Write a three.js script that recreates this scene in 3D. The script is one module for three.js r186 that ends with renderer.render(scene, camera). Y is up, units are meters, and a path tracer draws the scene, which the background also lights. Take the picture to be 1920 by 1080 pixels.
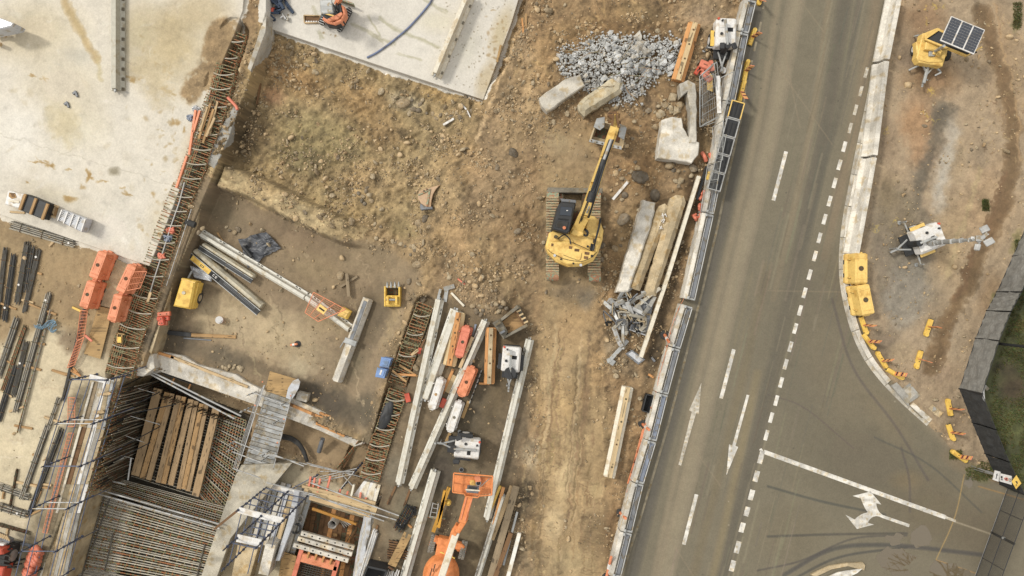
import*as THREE from 'three';
import {ConvexGeometry} from 'three/addons/geometries/ConvexGeometry.js';
import {mergeGeometries,mergeVertices} from 'three/addons/utils/BufferGeometryUtils.js';
// camera, sky, sun, exposure
const H=36.4,F=1310.4,S=F/H;
const scene=new THREE.Scene();
const camera=new THREE.PerspectiveCamera(2*Math.atan(540/F)*180/Math.PI,16/9,0.5,600);
camera.position.set(0,H,0);camera.up.set(0,0,-1);camera.lookAt(0,0,0);
const renderer=new THREE.WebGLRenderer({antialias:true});
renderer.toneMapping=THREE.LinearToneMapping;renderer.toneMappingExposure=1.3;
renderer.shadowMap.enabled=true;
const SUN=new THREE.Vector3(-0.80,0.95,-0.42).normalize();
{
const w=256,h=128,d=new Float32Array(w*h*4),v=new THREE.Vector3();
for(let j=0;j<h;j++)for(let i=0;i<w;i++){
const th=(j+0.5)/h*Math.PI-Math.PI/2,ph=((i+0.5)/w-0.5)*2*Math.PI;
v.set(Math.cos(th)*Math.cos(ph),Math.sin(th),Math.cos(th)*Math.sin(ph));
const c=Math.max(0,v.dot(SUN)),up=Math.max(0,v.y);
const cl=0.06*Math.sin(ph*5+3*Math.sin(th*7))+0.05*Math.sin(ph*11-th*9);
let L=0.48+0.3*up+0.75*Math.pow(c,6)+cl*up;
if(v.y<0)L=0.3;
const k=(j*w+i)*4;d[k]=L*1.0;d[k+1]=L*0.985;d[k+2]=L*0.955;d[k+3]=1;
}
const t=new THREE.DataTexture(d,w,h,THREE.RGBAFormat,THREE.FloatType);
t.mapping=THREE.EquirectangularReflectionMapping;t.magFilter=t.minFilter=THREE.LinearFilter;t.needsUpdate=true;
scene.background=t;scene.environment=t;
}
const sun=new THREE.DirectionalLight(new THREE.Color(1,0.95,0.86),1.9);
sun.position.copy(SUN).multiplyScalar(80);sun.castShadow=true;sun.shadow.radius=16;
sun.shadow.mapSize.set(4096,4096);
Object.assign(sun.shadow.camera,{left:-40,right:40,top:40,bottom:-40,near:1,far:200});
scene.add(sun);
// small tools
let seed=7;
const rnd=(a=1,b)=>{seed=(seed*1664525+1013904223)>>>0;const u=seed/4294967296;return b===undefined?u*a:a+u*(b-a);};
const hash=(x,y)=>{let n=Math.imul(x,374761393)+Math.imul(y,668265263)|0;n=Math.imul(n ^(n>>>13),1274126177);return((n ^(n>>>16))>>>0)/4294967296;};
const vnoise=(x,y)=>{
const i=Math.floor(x),j=Math.floor(y);let u=x-i,v=y-j;u=u*u*(3-2*u);v=v*v*(3-2*v);
const a=hash(i,j),b=hash(i+1,j),c=hash(i,j+1),e=hash(i+1,j+1);
return a+(b-a)*u+(c-a)*v+(a-b-c+e)*u*v;
};
const fbm=(x,y,o=4)=>{let s=0,a=0.5,n=0;for(let k=0;k<o;k++){s+=a*vnoise(x,y);n+=a;x=x*2.03+17.3;y=y*2.03-9.1;a*=0.5;}return s/n;};
const clamp=(x,a=0,b=1)=>Math.min(b,Math.max(a,x));
const sst=(a,b,x)=>{const t=clamp((x-a)/(b-a));return t*t*(3-2*t);};
const lin=(c)=>{c/=255;return c<=0.04045?c/12.92:Math.pow((c+0.055)/1.055,2.4);};
const enc=(l)=>{l=clamp(l);return 255*(l<=0.0031308?l*12.92:1.055*Math.pow(l,1/2.4)-0.055);};
const KR=1.42,KG=1.40,KB=1.34;
const C=(r,g,b)=>new THREE.Color().setRGB(lin(r)/KR,lin(g)/KG,lin(b)/KB);
const P=(px,py,h=0)=>{const k=(H-h)/F;return new THREE.Vector3((px-960)*k,h,(py-540)*k);};
const V=(a)=>a.isVector3?a:new THREE.Vector3(...a);
const used=new Map();
const numbered=(n)=>{const k=used.get(n)??0;used.set(n,k+1);return k?n+'_'+String(k).padStart(3,'0'):n;};
const tag=(o,label,category,group,kind)=>{o.userData={label,category};if(group)o.userData.group=group;if(kind){o.userData.kind=kind;}return o;};
function thing(name,label,category,pos,turn=0,group){
const o=new THREE.Group();o.name=numbered(name);o.position.copy(V(pos));o.rotation.y=turn;scene.add(o);
return tag(o,label,category,group);
}
const DEG=Math.PI/180;
const cbCache=new Map();
function cbox(w,h,d,c=0.008){
c=Math.min(c,w*0.3,h*0.3,d*0.3);
const key=[w,h,d,c].map((x)=>x.toFixed(4)).join();
if(cbCache.has(key))return cbCache.get(key).clone();
const X=w/2,Y=h/2,Z=d/2,pos=[];
const vt=(ax,sx,sy,sz)=>[sx*(ax===0?X:X-c),sy*(ax===1?Y:Y-c),sz*(ax===2?Z:Z-c)];
const tri=(a,b,e,ref)=>{
const n=new THREE.Vector3().crossVectors(new THREE.Vector3().subVectors(V(b),V(a)),new THREE.Vector3().subVectors(V(e),V(a)));
if(n.dot(V(ref))<0)[b,e]=[e,b];pos.push(...a,...b,...e);
};
const quad=(a,b,e,f,ref)=>{tri(a,b,e,ref);tri(a,e,f,ref);};
for(let ax=0;ax<3;ax++)for(const s of[-1,1]){
const mk=(p,q)=>{const t=[0,0,0];t[ax]=s;t[(ax+1)%3]=p;t[(ax+2)%3]=q;return vt(ax,...t);};
const ref=[0,0,0];ref[ax]=s;quad(mk(-1,-1),mk(1,-1),mk(1,1),mk(-1,1),ref);
}
for(let ax=0;ax<3;ax++){const b=(ax+1)%3,e=(ax+2)%3;
for(const s of[-1,1])for(const t of[-1,1]){
const mk=(face,u)=>{const q=[0,0,0];q[ax]=u;q[b]=s;q[e]=t;return vt(face,...q);};
const ref=[0,0,0];ref[b]=s;ref[e]=t;quad(mk(b,-1),mk(b,1),mk(e,1),mk(e,-1),ref);
}}
for(const a of[-1,1])for(const b of[-1,1])for(const e of[-1,1])tri(vt(0,a,b,e),vt(1,a,b,e),vt(2,a,b,e),[a,b,e]);
const g=new THREE.BufferGeometry();g.setAttribute('position',new THREE.Float32BufferAttribute(pos,3));g.computeVertexNormals();
boxUV(g,d>w);cbCache.set(key,g);return g.clone();
}
function boxUV(g,swap=false){
if(g.index)g=g.toNonIndexed();
const p=g.attributes.position,n=g.attributes.normal,uv=new Float32Array(p.count*2),ou=rnd(7),ov=rnd(7);
for(let i=0;i<p.count;i++){
const x=p.getX(i),y=p.getY(i),z=p.getZ(i),ax=Math.abs(n.getX(i)),ay=Math.abs(n.getY(i)),az=Math.abs(n.getZ(i));
let u,v;if(ay>=ax&&ay>=az){u=x;v=z;if(swap)[u,v]=[z,x];}else if(az>=ax){u=x;v=y;}else{u=z;v=y;}
uv[2*i]=u+ou;uv[2*i+1]=v+ov;
}
g.setAttribute('uv',new THREE.BufferAttribute(uv,2));return g;
}
function clean(g){if(g.index)g=g.toNonIndexed();for(const k of Object.keys(g.attributes))if(!['position','normal','uv'].includes(k))g.deleteAttribute(k);return g;}
const M4=new THREE.Matrix4(),Q4=new THREE.Quaternion(),ONE=new THREE.Vector3(1,1,1),UP=new THREE.Vector3(0,1,0);
function frameOf(a,b,roll=0){
const x=new THREE.Vector3().subVectors(b,a).normalize(),ref=Math.abs(x.y)>0.95?new THREE.Vector3(1,0,0):UP;
const z=new THREE.Vector3().crossVectors(x,ref).normalize(),y=new THREE.Vector3().crossVectors(z,x);
const m=new THREE.Matrix4().makeBasis(x,y,z);if(roll)m.multiply(new THREE.Matrix4().makeRotationX(roll));
return m.setPosition(new THREE.Vector3().addVectors(a,b).multiplyScalar(0.5));
}
class MB{
constructor(o=[0,0,0]){this.l=[];this.o=V(o);}
add(g,m){g=clean(g);if(m)g.applyMatrix4(m);this.l.push(g);return this;}
box(w,h,d,x,y,z,ry=0,c=0.008,rx=0,rz=0){
return this.add(cbox(w,h,d,c),new THREE.Matrix4().compose(new THREE.Vector3(x,y,z),new THREE.Quaternion().setFromEuler(new THREE.Euler(rx,ry,rz,'YXZ')),ONE));
}
beam(a,b,w,h,c=0.006,roll=0){a=V(a).clone().sub(this.o);b=V(b).clone().sub(this.o);return this.add(cbox(a.distanceTo(b),h,w,c),frameOf(a,b,roll));}
rod(a,b,r,seg=6,r2=r){
a=V(a).clone().sub(this.o);b=V(b).clone().sub(this.o);const L=a.distanceTo(b);
const g=new THREE.CylinderGeometry(r2,r,L,seg,1,false).rotateZ(-Math.PI/2);
return this.add(boxUV(g.toNonIndexed()),frameOf(a,b));
}
tube(pts,r,seg=6,n){
const c=new THREE.CatmullRomCurve3(pts.map((p)=>V(p).clone().sub(this.o)),false,'catmullrom',0.35);
return this.add(boxUV(new THREE.TubeGeometry(c,n??pts.length*5,r,seg,false).toNonIndexed()));
}
prism(pts,y0,y1,c=0.01){
const s=new THREE.Shape(pts.map(([x,z])=>new THREE.Vector2(x,z))),cc=Math.min(c,(y1-y0)*0.4);
const g=new THREE.ExtrudeGeometry(s,{depth:y1-y0-2*cc,bevelEnabled:cc>0,bevelSize:cc,bevelOffset:-cc,bevelThickness:cc,bevelSegments:1,curveSegments:6});
g.rotateX(Math.PI/2).translate(0,y1-cc,0);
return this.add(boxUV(g));
}
pp(pts,h0,h1,c=0.01){return this.prism(pts.map(([x,y])=>{const p=P(x,y,h1).sub(this.o);return[p.x,p.z];}),h0-this.o.y,h1-this.o.y,c);}
profile(pts,L,c=0.01){
const s=new THREE.Shape(pts.map(([z,y])=>new THREE.Vector2(z,y)));
const g=new THREE.ExtrudeGeometry(s,{depth:L-2*c,bevelEnabled:true,bevelSize:c,bevelOffset:-c,bevelThickness:c,bevelSegments:1,curveSegments:5});
g.translate(0,0,-(L-2*c)/2).rotateY(-Math.PI/2);g.scale(1,1,1);
return this.add(boxUV(g));
}
build(name,mat,parent,extra){
const g=this.l.length===1?this.l[0]:mergeGeometries(this.l);const m=new THREE.Mesh(g,mat);
m.castShadow=m.receiveShadow=true;m.name=parent?name:numbered(name);(parent??scene).add(m);if(extra)m.userData=extra;return m;
}
}
const part=(parent,name,mat,fn,extra)=>{const m=new MB(parent.isScene?[0,0,0]:parent.userData.o??parent.position);fn(m);return m.build(name,mat,parent,extra);};
const mesh=(geo,mat,name,parent)=>{const m=new THREE.Mesh(geo,mat);m.castShadow=m.receiveShadow=true;m.name=name;parent.add(m);return m;};
// procedural textures (neutral, multiplied by the material's colour)
function dataTex(n,fn,srgb=true){
const d=new Uint8Array(n*n*4);
for(let j=0;j<n;j++)for(let i=0;i<n;i++){const c=fn(i/n,j/n,i,j),k=(j*n+i)*4;d[k]=clamp(c[0],0,255);d[k+1]=clamp(c[1],0,255);d[k+2]=clamp(c[2],0,255);d[k+3]=255;}
const t=new THREE.DataTexture(d,n,n);t.wrapS=t.wrapT=THREE.MirroredRepeatWrapping;t.magFilter=THREE.LinearFilter;t.minFilter=THREE.LinearMipmapLinearFilter;t.generateMipmaps=true;
if(srgb)t.colorSpace=THREE.SRGBColorSpace;t.needsUpdate=true;return t;
}
const rep=(t,a,b=a)=>{const c=t.clone();c.repeat.set(a,b);c.needsUpdate=true;return c;};
const g3=(v)=>[v,v,v];
const tConc=dataTex(512,(u,v)=>{
const a=fbm(u*6,v*6,5),b=fbm(u*60,v*60,3),s=sst(0.5,0.8,fbm(u*9+40,v*9,5)),pit=vnoise(u*150,v*150)>0.95?0.86:1;
const k=(0.72+0.36*a+0.16*(b-0.5))*pit;return[255*k*(1-0.08*s),255*k*(1-0.13*s),255*k*(1-0.22*s)];
});
const tWood=dataTex(512,(u,v)=>{
const w=v*34+1.4*fbm(u*2.5,v*5,3)*3,gr=0.5+0.5*Math.sin(w*6.28),f=fbm(u*7,v*190,3),kn=sst(0.74,0.82,vnoise(u*7+3,v*12)),b=fbm(u*3,v*3,3);
const k=0.68+0.12*gr+0.28*(f-0.3)+0.2*(b-0.5)-0.28*kn;return[255*k,246*k,232*k];
});
const tPaint=dataTex(512,(u,v)=>{
const s=0.7*sst(0.5,0.85,fbm(u*8,v*8,5)),sc=sst(0.72,0.8,fbm(u*14,v*90,3)),b=fbm(u*30,v*30,3),sp=vnoise(u*120,v*120)>0.92?0.86:1;
const k=(0.9+0.12*(b-0.5))*sp;return[255*k*(1-0.18*s-0.08*sc),255*k*(1-0.25*s-0.1*sc),255*k*(1-0.36*s-0.1*sc)];
});
const tRust=dataTex(512,(u,v)=>{
const a=fbm(u*14,v*14,5),b=fbm(u*80,v*80,3),s=sst(0.4,0.62,a);const k=0.7+0.5*(b-0.4);
return[255*k*(0.84+0.16*s),248*k*(0.82+0.18*(1-s)),238*k*(0.74+0.26*(1-s))];
});
const tMetal=dataTex(512,(u,v)=>{const a=fbm(u*5,v*5,4),st=fbm(u*4,v*130,3),m=sst(0.58,0.7,fbm(u*10,v*10+9,4));const k=0.74+0.24*a+0.2*(st-0.5);return[255*k*(1-0.1*m),255*k*(1-0.17*m),255*k*(1-0.28*m)];});
const tCloth=dataTex(256,(u,v,i,j)=>{const k=0.8+0.14*((i+j)%2)+0.25*(fbm(u*6,v*6,4)-0.5);return g3(255*k);});
const bNoise=dataTex(512,(u,v)=>g3(255*(0.6*fbm(u*24,v*24,5)+0.4*fbm(u*110,v*110,2))),false);
const bWood=dataTex(256,(u,v)=>g3(255*(0.5*fbm(u*5,v*120,3)+0.5*fbm(u*20,v*20,3))),false);
const bCloth=rep(bNoise,0.5);
const mat=(col,map,o={})=>new THREE.MeshStandardMaterial({color:col,map,roughness:0.8,...o});
const K={};
const conc=(r,g,b,o)=>mat(C(r,g,b).multiplyScalar(1.18),tConcM,{roughness:0.92,bumpMap:bNoiseM,bumpScale:0.012,...o});
const tConcM=rep(tConc,0.4),bNoiseM=rep(bNoise,0.7),tWoodM=rep(tWood,0.45,1.1),bWoodM=rep(bWood,0.45,1.1),tPaintM=rep(tPaint,0.45),tRustM=rep(tRust,0.8),tMetalM=rep(tMetal,0.6),tClothM=rep(tCloth,2.2);
const wood=(r,g,b,o)=>mat(C(r,g,b).multiplyScalar(1.32),tWoodM,{roughness:0.85,bumpMap:bWoodM,bumpScale:0.006,...o});
const paint=(r,g,b,o)=>mat(C(r,g,b).multiplyScalar(1.26),tPaintM,{roughness:0.55,bumpMap:bNoiseM,bumpScale:0.003,...o});
const steel=(r,g,b,o)=>mat(C(r,g,b).multiplyScalar(1.2),tMetalM,{roughness:0.5,metalness:0.25,...o});
const rust=(r,g,b,o)=>mat(C(r,g,b).multiplyScalar(1.5),tRustM,{roughness:0.9,bumpMap:bNoiseM,bumpScale:0.004,...o});
K.slab=conc(222,213,194);K.conc=conc(205,197,180);K.concPale=conc(228,220,203);K.concTan=conc(205,184,146);K.concGrey=conc(170,166,155);K.concDark=conc(140,132,115);
K.rubble=[conc(205,205,200),conc(224,223,217),conc(186,187,184),conc(206,199,184)];
K.stone=[conc(172,152,120),conc(150,135,112),conc(190,172,140),conc(135,124,106)];
K.stoneDark=conc(128,116,98);
K.wood=wood(196,162,116);K.woodPale=wood(222,198,158);K.woodDark=wood(135,104,72);K.woodOrange=wood(228,172,114);K.ply=wood(196,166,118);K.woodCream=wood(232,210,168);K.woodPit=wood(190,164,128);K.woodGrey=wood(170,155,130);
K.yellow=paint(250,210,120);K.yellowDeep=paint(248,206,98);K.orange=paint(242,154,110);K.orangeLift=paint(242,150,86);K.white=paint(240,236,227);K.cream=paint(236,226,202);K.red=paint(212,92,66);K.blueBin=paint(130,160,205);K.salmon=paint(232,136,106);
K.barrier=paint(224,219,202,{roughness:0.6});K.barrierGrey=paint(190,184,164);K.barrierWhite=paint(246,242,228);
K.rustBar=rust(190,160,124);K.rustDark=rust(112,94,72);K.rustPlate=rust(202,184,158);
K.bar=steel(112,107,97,{roughness:0.6});K.barPale=steel(200,191,170);K.tube=steel(205,203,196,{roughness:0.42});K.tubeBlue=steel(112,120,140);K.tubeDark=steel(84,90,108);K.galv=steel(190,190,184);
K.black=mat(C(52,53,54),tPaintM,{roughness:0.6});K.blackGloss=mat(C(46,48,50),null,{roughness:0.25});K.rubber=mat(C(70,69,66),tPaintM,{roughness:0.9});K.dark=mat(C(40,40,40),null,{roughness:0.9});K.tyre=mat(C(160,154,142),tConcM,{roughness:0.95});
K.panelGrey=steel(136,138,140,{metalness:0.1,roughness:0.55});K.panelBlue=steel(150,158,172,{metalness:0.1});K.glass=mat(C(56,62,70),null,{roughness:0.12});
K.tarp=mat(C(96,98,102),tPaintM,{roughness:0.5,side:THREE.DoubleSide});K.cloth=mat(C(146,143,134).multiplyScalar(1.2),tClothM,{roughness:0.95,side:THREE.DoubleSide,bumpMap:bCloth,bumpScale:0.02});K.film=mat(C(225,226,226),tPaintM,{roughness:0.25,side:THREE.DoubleSide});
K.mark=mat(C(232,226,212).multiplyScalar(1.16),rep(tConc,0.9),{roughness:0.8});K.markOld=mat(C(208,199,180).multiplyScalar(1.16),rep(tConc,1.3),{roughness:0.85});K.markFaint=mat(C(164,152,126),rep(tConc,0.8),{roughness:0.9});
// the ground: levels
const TX=64,TY=36,TW=2048,TH=1152;
const plan=([x,y],h=0)=>{const k=(H-h)/H;return[960+(x-960)*k,540+(y-540)*k];};
function sd(poly,x,y){
let d=1e9,ins=false;
for(let i=0,j=poly.length-1;i<poly.length;j=i++){
const[ax,ay]=poly[j],[bx,by]=poly[i],ex=bx-ax,ey=by-ay,t=clamp(((x-ax)*ex+(y-ay)*ey)/(ex*ex+ey*ey));
const qx=x-ax-t*ex,qy=y-ay-t*ey;d=Math.min(d,qx*qx+qy*qy);
if((ay>y)!==(by>y)&&x<ax+(y-ay)/(by-ay)*ex)ins=!ins;
}
return(ins?1:-1)*Math.sqrt(d);
}
const sdLine=(pts,x,y)=>{let d=1e9;for(let i=1;i<pts.length;i++){const[ax,ay]=pts[i-1],[bx,by]=pts[i],ex=bx-ax,ey=by-ay,t=clamp(((x-ax)*ex+(y-ay)*ey)/(ex*ex+ey*ey));d=Math.min(d,Math.hypot(x-ax-t*ex,y-ay-t*ey));}return d;};
const PIT=[[502,-60],[500,20],[474,130],[444,215],[408,310],[362,420],[326,520],[266,690],[470,790],[700,868],[742,720],[776,620],[800,560],[830,480],[870,390],[892,275],[985,40],[998,-60]];
const LEDGE=[[266,690],[470,750],[706,842],[690,900],[716,930],[690,1000],[670,1130],[60,1130],[142,900],[202,704],[240,690]];
const DEEP=[[204,712],[270,700],[450,778],[436,880],[402,1000],[372,1140],[50,1140],[145,900]];
const ROOM=[[560,935],[700,975],[668,1130],[500,1130]];
const BOX=[[640,850],[716,880],[690,930],[620,900]];
const RIDGE=[[392,322],[470,348],[560,395],[640,432],[690,440]];
const VERGE=[[1712,-60],[1672,60],[1640,230],[1612,400],[1604,520],[1618,610],[1655,690],[1705,750],[1745,795],[1790,842],[1860,900],[1890,915],[2100,920],[2100,-60]];
const MOUNDS=[[1010,95,60,.35],[930,330,45,.25],[860,380,60,.45],[905,500,55,.5],[965,420,34,.3],[860,330,40,.35],[740,300,40,.25],[660,270,60,.2],[640,400,40,.25],[930,560,36,.3],[1155,250,30,.2],[1240,210,40,.25],[1200,330,36,.2],[1150,430,24,.2],[1165,400,30,.25],[1000,200,35,.2],[985,470,26,.2],[1150,120,80,.25],[385,150,22,.3],[415,130,16,.3],[430,40,26,.3],[800,470,34,.3],[1230,20,40,.2],[700,215,40,-.12],[560,250,50,-.15],[790,240,40,.2]];
let rough=()=>0.4;
const BASE={};
function height(X,Y){
let h=0;const w=10*(fbm(X/40,Y/40,3)-0.5);
const s=sd(PIT,X,Y);
if(s>-2){
const east=sst(560,860,X+0.2*Y-40)*sst(60,220,Y+(X<880?0:-40)),wd=5+130*east;
h=-1.25*sst(0,wd,s+w*east)-0.0;
const r=sdLine(RIDGE,X,Y);h+=0.95*(1-sst(20,27,r+.5*w+3*(fbm(X/9,Y/9,3)-.5)))*sst(0,10,s)*(1-sst(600,700,X));
if(sd(ROOM_C,X,Y)>0)h=Math.min(h,-1.1);
}
if(sd(LEDGE,X,Y)>0)h=Math.min(h,-2.2*sst(0,4,sd(LEDGE,X,Y)));
if(sd(BOX,X,Y)>0)h=-2.6;
if(sd(ROOM,X,Y)>0)h=Math.min(h,-3*sst(0,4,sd(ROOM,X,Y)));
if(sd(DEEP,X,Y)>0)h=Math.min(h,-3.6*sst(0,5,sd(DEEP,X,Y)));
for(const[mx,my,r,a]of MOUNDS){const d2=((X-mx)**2+(Y-my)**2)/(r*r);if(d2<6)h+=a*Math.exp(-d2*1.3)*(0.75+0.5*fbm(X/16,Y/16,3));}
if(Y>560&&X>980&&X<1160){const c=X-1092+(Y-650)*.085;h-=.07*sst(560,680,Y)*(Math.exp(-((c+46)**2)/120)+Math.exp(-((c-4)**2)/140));}
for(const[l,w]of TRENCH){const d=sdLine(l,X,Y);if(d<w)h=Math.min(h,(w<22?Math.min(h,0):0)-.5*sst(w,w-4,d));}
const v=sd(VERGE,X,Y);if(v>-3)h+=0.09*sst(-2,2,v);
const ro=rough(X,Y);
h+=ro*(0.24*(fbm(X/26,Y/26,5)-0.5)+0.16*(fbm(X/7.5+50,Y/7.5,3)-0.5));
return h;
}
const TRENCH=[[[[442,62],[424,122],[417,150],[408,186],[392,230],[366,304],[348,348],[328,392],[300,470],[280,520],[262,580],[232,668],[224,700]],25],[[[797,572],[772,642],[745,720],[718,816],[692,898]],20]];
const ROOM_C=[[502,-60],[500,48],[905,188],[995,-60]];
const G=(px,py)=>{let h=0;for(let i=0;i<6;i++){const[X,Y]=plan([px,py],h);h=height(X,Y);}return h;};
// the ground: what it is made of (soil colours, damp, ruts, stains, plus some painted shade)
const canvas=(w,h)=>{const c=document.createElement('canvas');c.width=w;c.height=h;return c;};
const cvC=canvas(TW,TH),cvP=canvas(TW,TH),cvQ=canvas(TW,TH);
const cc=cvC.getContext('2d'),cp=cvP.getContext('2d'),cq=cvQ.getContext('2d');
const rgb=(c,a=1)=>`rgba(${c[0]},${c[1]},${c[2]},${a})`;
const path=(ctx,pts,h,close=true)=>{ctx.beginPath();pts.forEach((p,i)=>{const[x,y]=plan(p,h);ctx[i?'lineTo':'moveTo'](x+TX,y+TY);});if(close)ctx.closePath();};
function region(pts,h,col,prm,qrm,soft=9){
for(const c of[cc,cp,cq])c.filter=soft?`blur(${soft}px)`:'none';
regionFill(pts,h,col,prm,qrm);
for(const c of[cc,cp,cq])c.filter='none';
}
function regionFill(pts,h,col,prm,qrm){
if(col){path(cc,pts,h);cc.fillStyle=rgb(col);cc.fill();}
if(prm){path(cp,pts,h);cp.fillStyle=rgb(prm);cp.fill();}
if(qrm){path(cq,pts,h);cq.fillStyle=rgb(qrm);cq.fill();}
}
function blob(ctx,x,y,rx,ry,ang,col,a,h=0,core=0.35){
[x,y]=plan([x,y],h);ctx.save();ctx.translate(x+TX,y+TY);ctx.rotate(ang*DEG);ctx.scale(rx,ry);
const g=ctx.createRadialGradient(0,0,0,0,0,1);g.addColorStop(0,rgb(col,a));g.addColorStop(core,rgb(col,a));g.addColorStop(1,rgb(col,0));ctx.fillStyle=g;ctx.beginPath();ctx.arc(0,0,1,0,7);ctx.fill();ctx.restore();
}
function streak(pts,w,col,a,h=0,ctx=cc){
if(pts.length>2)pts=new THREE.CatmullRomCurve3(pts.map(([x,y])=>new THREE.Vector3(x,y,0))).getPoints(pts.length*8).map((p)=>[p.x,p.y]);for(let k=0;k<4;k++){path(ctx,pts,h,false);ctx.lineCap='round';ctx.lineJoin='round';ctx.lineWidth=w*(1-k*0.22);ctx.strokeStyle=rgb(col,a/2.6);ctx.stroke();}}
const ALL=[[-70,-40],[1990,-40],[1990,1120],[-70,1120]];
const DIRT=[154,130,97];
region(ALL,0,DIRT,[90,160,150],[130,170,120]);
region([[-70,390],[0,402],[285,500],[262,560],[205,690],[-70,700]],0,[166,142,105],[80,70,50],[40,30,100]);
region([[-70,690],[20,640],[110,610],[150,640],[205,660],[240,690],[180,1120],[-70,1120]],0,[212,196,162],[140,60,20],[8,4,120]);
blob(cc,130,560,60,50,0,[146,124,92],.5);blob(cc,40,440,60,26,20,[140,118,86],.5);blob(cc,128,640,26,30,0,[120,100,76],.7);
blob(cc,190,640,44,60,20,[150,132,104],.55);blob(cc,15,1020,60,60,0,[190,180,158],.5);blob(cc,60,820,90,90,0,[222,206,170],.5);
for(let i=0;i<70;i++){const x=rnd(0,210),y=rnd(700,1080);streak([[x,y],[x+rnd(20,60),y+rnd(2,10)]],rnd(1,4),rnd()<.5?[232,218,188]:[188,168,132],.35);}
region([[455,-40],[505,-40],[498,30],[470,130],[440,215],[400,315],[350,420],[290,640],[215,700],[280,500],[345,345],[440,60]],0,[150,124,90],[70,130,90],[80,60,120]);
region(PIT.map((p)=>p),-0.6,[158,134,97],[90,190,200],[180,230,120]);
region([[505,60],[900,190],[880,290],[800,400],[640,440],[400,330],[440,215],[474,140]],-1.2,[158,136,97],[90,205,210],[190,255,120]);
region([[362,425],[395,330],[470,372],[560,420],[660,445],[740,470],[795,505],[780,560],[740,640],[700,812],[480,730],[288,660],[326,530]],-1.25,[144,125,98],[150,70,16],[26,12,90]);
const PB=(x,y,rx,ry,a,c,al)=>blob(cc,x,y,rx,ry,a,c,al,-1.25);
PB(480,250,60,70,20,[112,92,62],.6);PB(452,260,30,90,15,[92,76,54],.6);PB(560,150,70,40,20,[138,108,70],.6);PB(520,120,40,60,0,[150,116,78],.5);PB(510,180,34,26,10,[164,128,94],.8);  // first two dark blobs paint the shade of the left pit wall
PB(600,260,110,60,15,[146,134,92],.6);PB(560,300,70,34,15,[134,122,84],.6);PB(680,190,80,50,20,[166,130,84],.5);PB(760,190,50,24,15,[174,164,138],.6);PB(830,180,50,20,15,[190,158,104],.7);PB(720,250,60,50,0,[160,128,86],.5);PB(700,340,80,50,10,[182,154,110],.6);
PB(800,330,70,50,0,[184,154,110],.5);PB(760,430,40,26,10,[138,122,84],.7);PB(790,380,30,40,0,[150,130,92],.5);PB(870,300,60,70,0,[178,146,102],.5);
PB(620,380,70,50,25,[176,152,106],.5);PB(840,420,50,60,0,[162,134,94],.5);
PB(420,400,60,40,25,[120,106,82],.7);PB(400,450,50,50,0,[128,108,80],.6);PB(560,450,110,40,20,[134,114,88],.6);PB(700,490,90,40,20,[146,128,98],.6);PB(590,500,90,50,20,[152,132,98],.5);
PB(470,610,150,70,22,[192,172,136],.75);PB(540,640,110,60,25,[188,168,132],.7);PB(400,600,60,40,10,[188,170,134],.6);PB(610,600,60,40,0,[176,156,120],.6);PB(560,690,40,26,20,[204,188,154],.6);PB(440,560,70,30,20,[170,150,116],.6);
PB(342,560,20,120,17,[96,84,64],.7);PB(330,640,60,34,12,[92,82,66],.8);PB(420,672,70,30,14,[102,92,74],.8);PB(490,690,60,24,20,[112,98,76],.7);  // first blob is a painted shade strip along the left pit wall
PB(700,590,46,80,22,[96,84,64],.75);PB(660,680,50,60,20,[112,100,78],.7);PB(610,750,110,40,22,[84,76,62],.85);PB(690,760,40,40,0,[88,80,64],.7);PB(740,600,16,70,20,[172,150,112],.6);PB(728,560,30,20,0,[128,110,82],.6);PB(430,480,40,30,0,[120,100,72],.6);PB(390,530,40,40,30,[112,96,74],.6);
for(let i=0;i<60;i++){const x=rnd(330,780),y=rnd(470,760),s=rnd(-.4,.6),l=rnd(14,60);streak([[x,y],[x+l*.4,y+l*(.9+s)]],rnd(1.5,6),rnd()<.5?[110,96,74]:[186,166,128],rnd(.15,.4),-1.25);}
region([[388,310],[470,332],[560,376],[640,414],[692,428],[664,452],[610,442],[540,416],[470,380],[400,344]],-.35,[176,154,114],[120,190,200],[70,200,160],2);PB(430,330,30,14,16,[150,128,90],.6);PB(500,352,40,12,24,[156,132,94],.6);for(let i=0;i<30;i++){const u=rnd();blob(cc,400+270*u,328+105*u+rnd(-12,12),rnd(3,12),rnd(2,7),22,rnd()<.5?[132,112,78]:[206,186,140],.5,-.35);}
streak([[978,30],[930,160],[896,262]],9,[222,192,144],.9);streak([[800,500],[818,470]],3,[214,184,138],.7,-.6);
region([[395,60],[440,60],[440,180],[400,205],[352,195],[356,150]],0,null,[120,120,90],[80,120,110]);
region([[990,-40],[1420,-40],[1385,120],[1330,330],[1275,560],[1205,880],[1150,1120],[1000,1120],[960,800],[1000,560],[1010,300]],0,[148,122,88],[80,190,170],[140,190,130]);
region([[1006,240],[1112,235],[1128,330],[1124,520],[1110,700],[1150,760],[1140,1120],[985,1120],[1002,900],[1010,640],[1020,520]],0,[170,145,106],[90,110,60],[40,22,130]);
region([[700,812],[742,720],[800,560],[850,560],[910,590],[1000,620],[990,800],[950,1000],[940,1120],[670,1120],[700,960]],0,[122,106,82],[90,110,40],[26,24,120]);
const B=(x,y,rx,ry,a,c,al)=>blob(cc,x,y,rx,ry,a,c,al);
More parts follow.
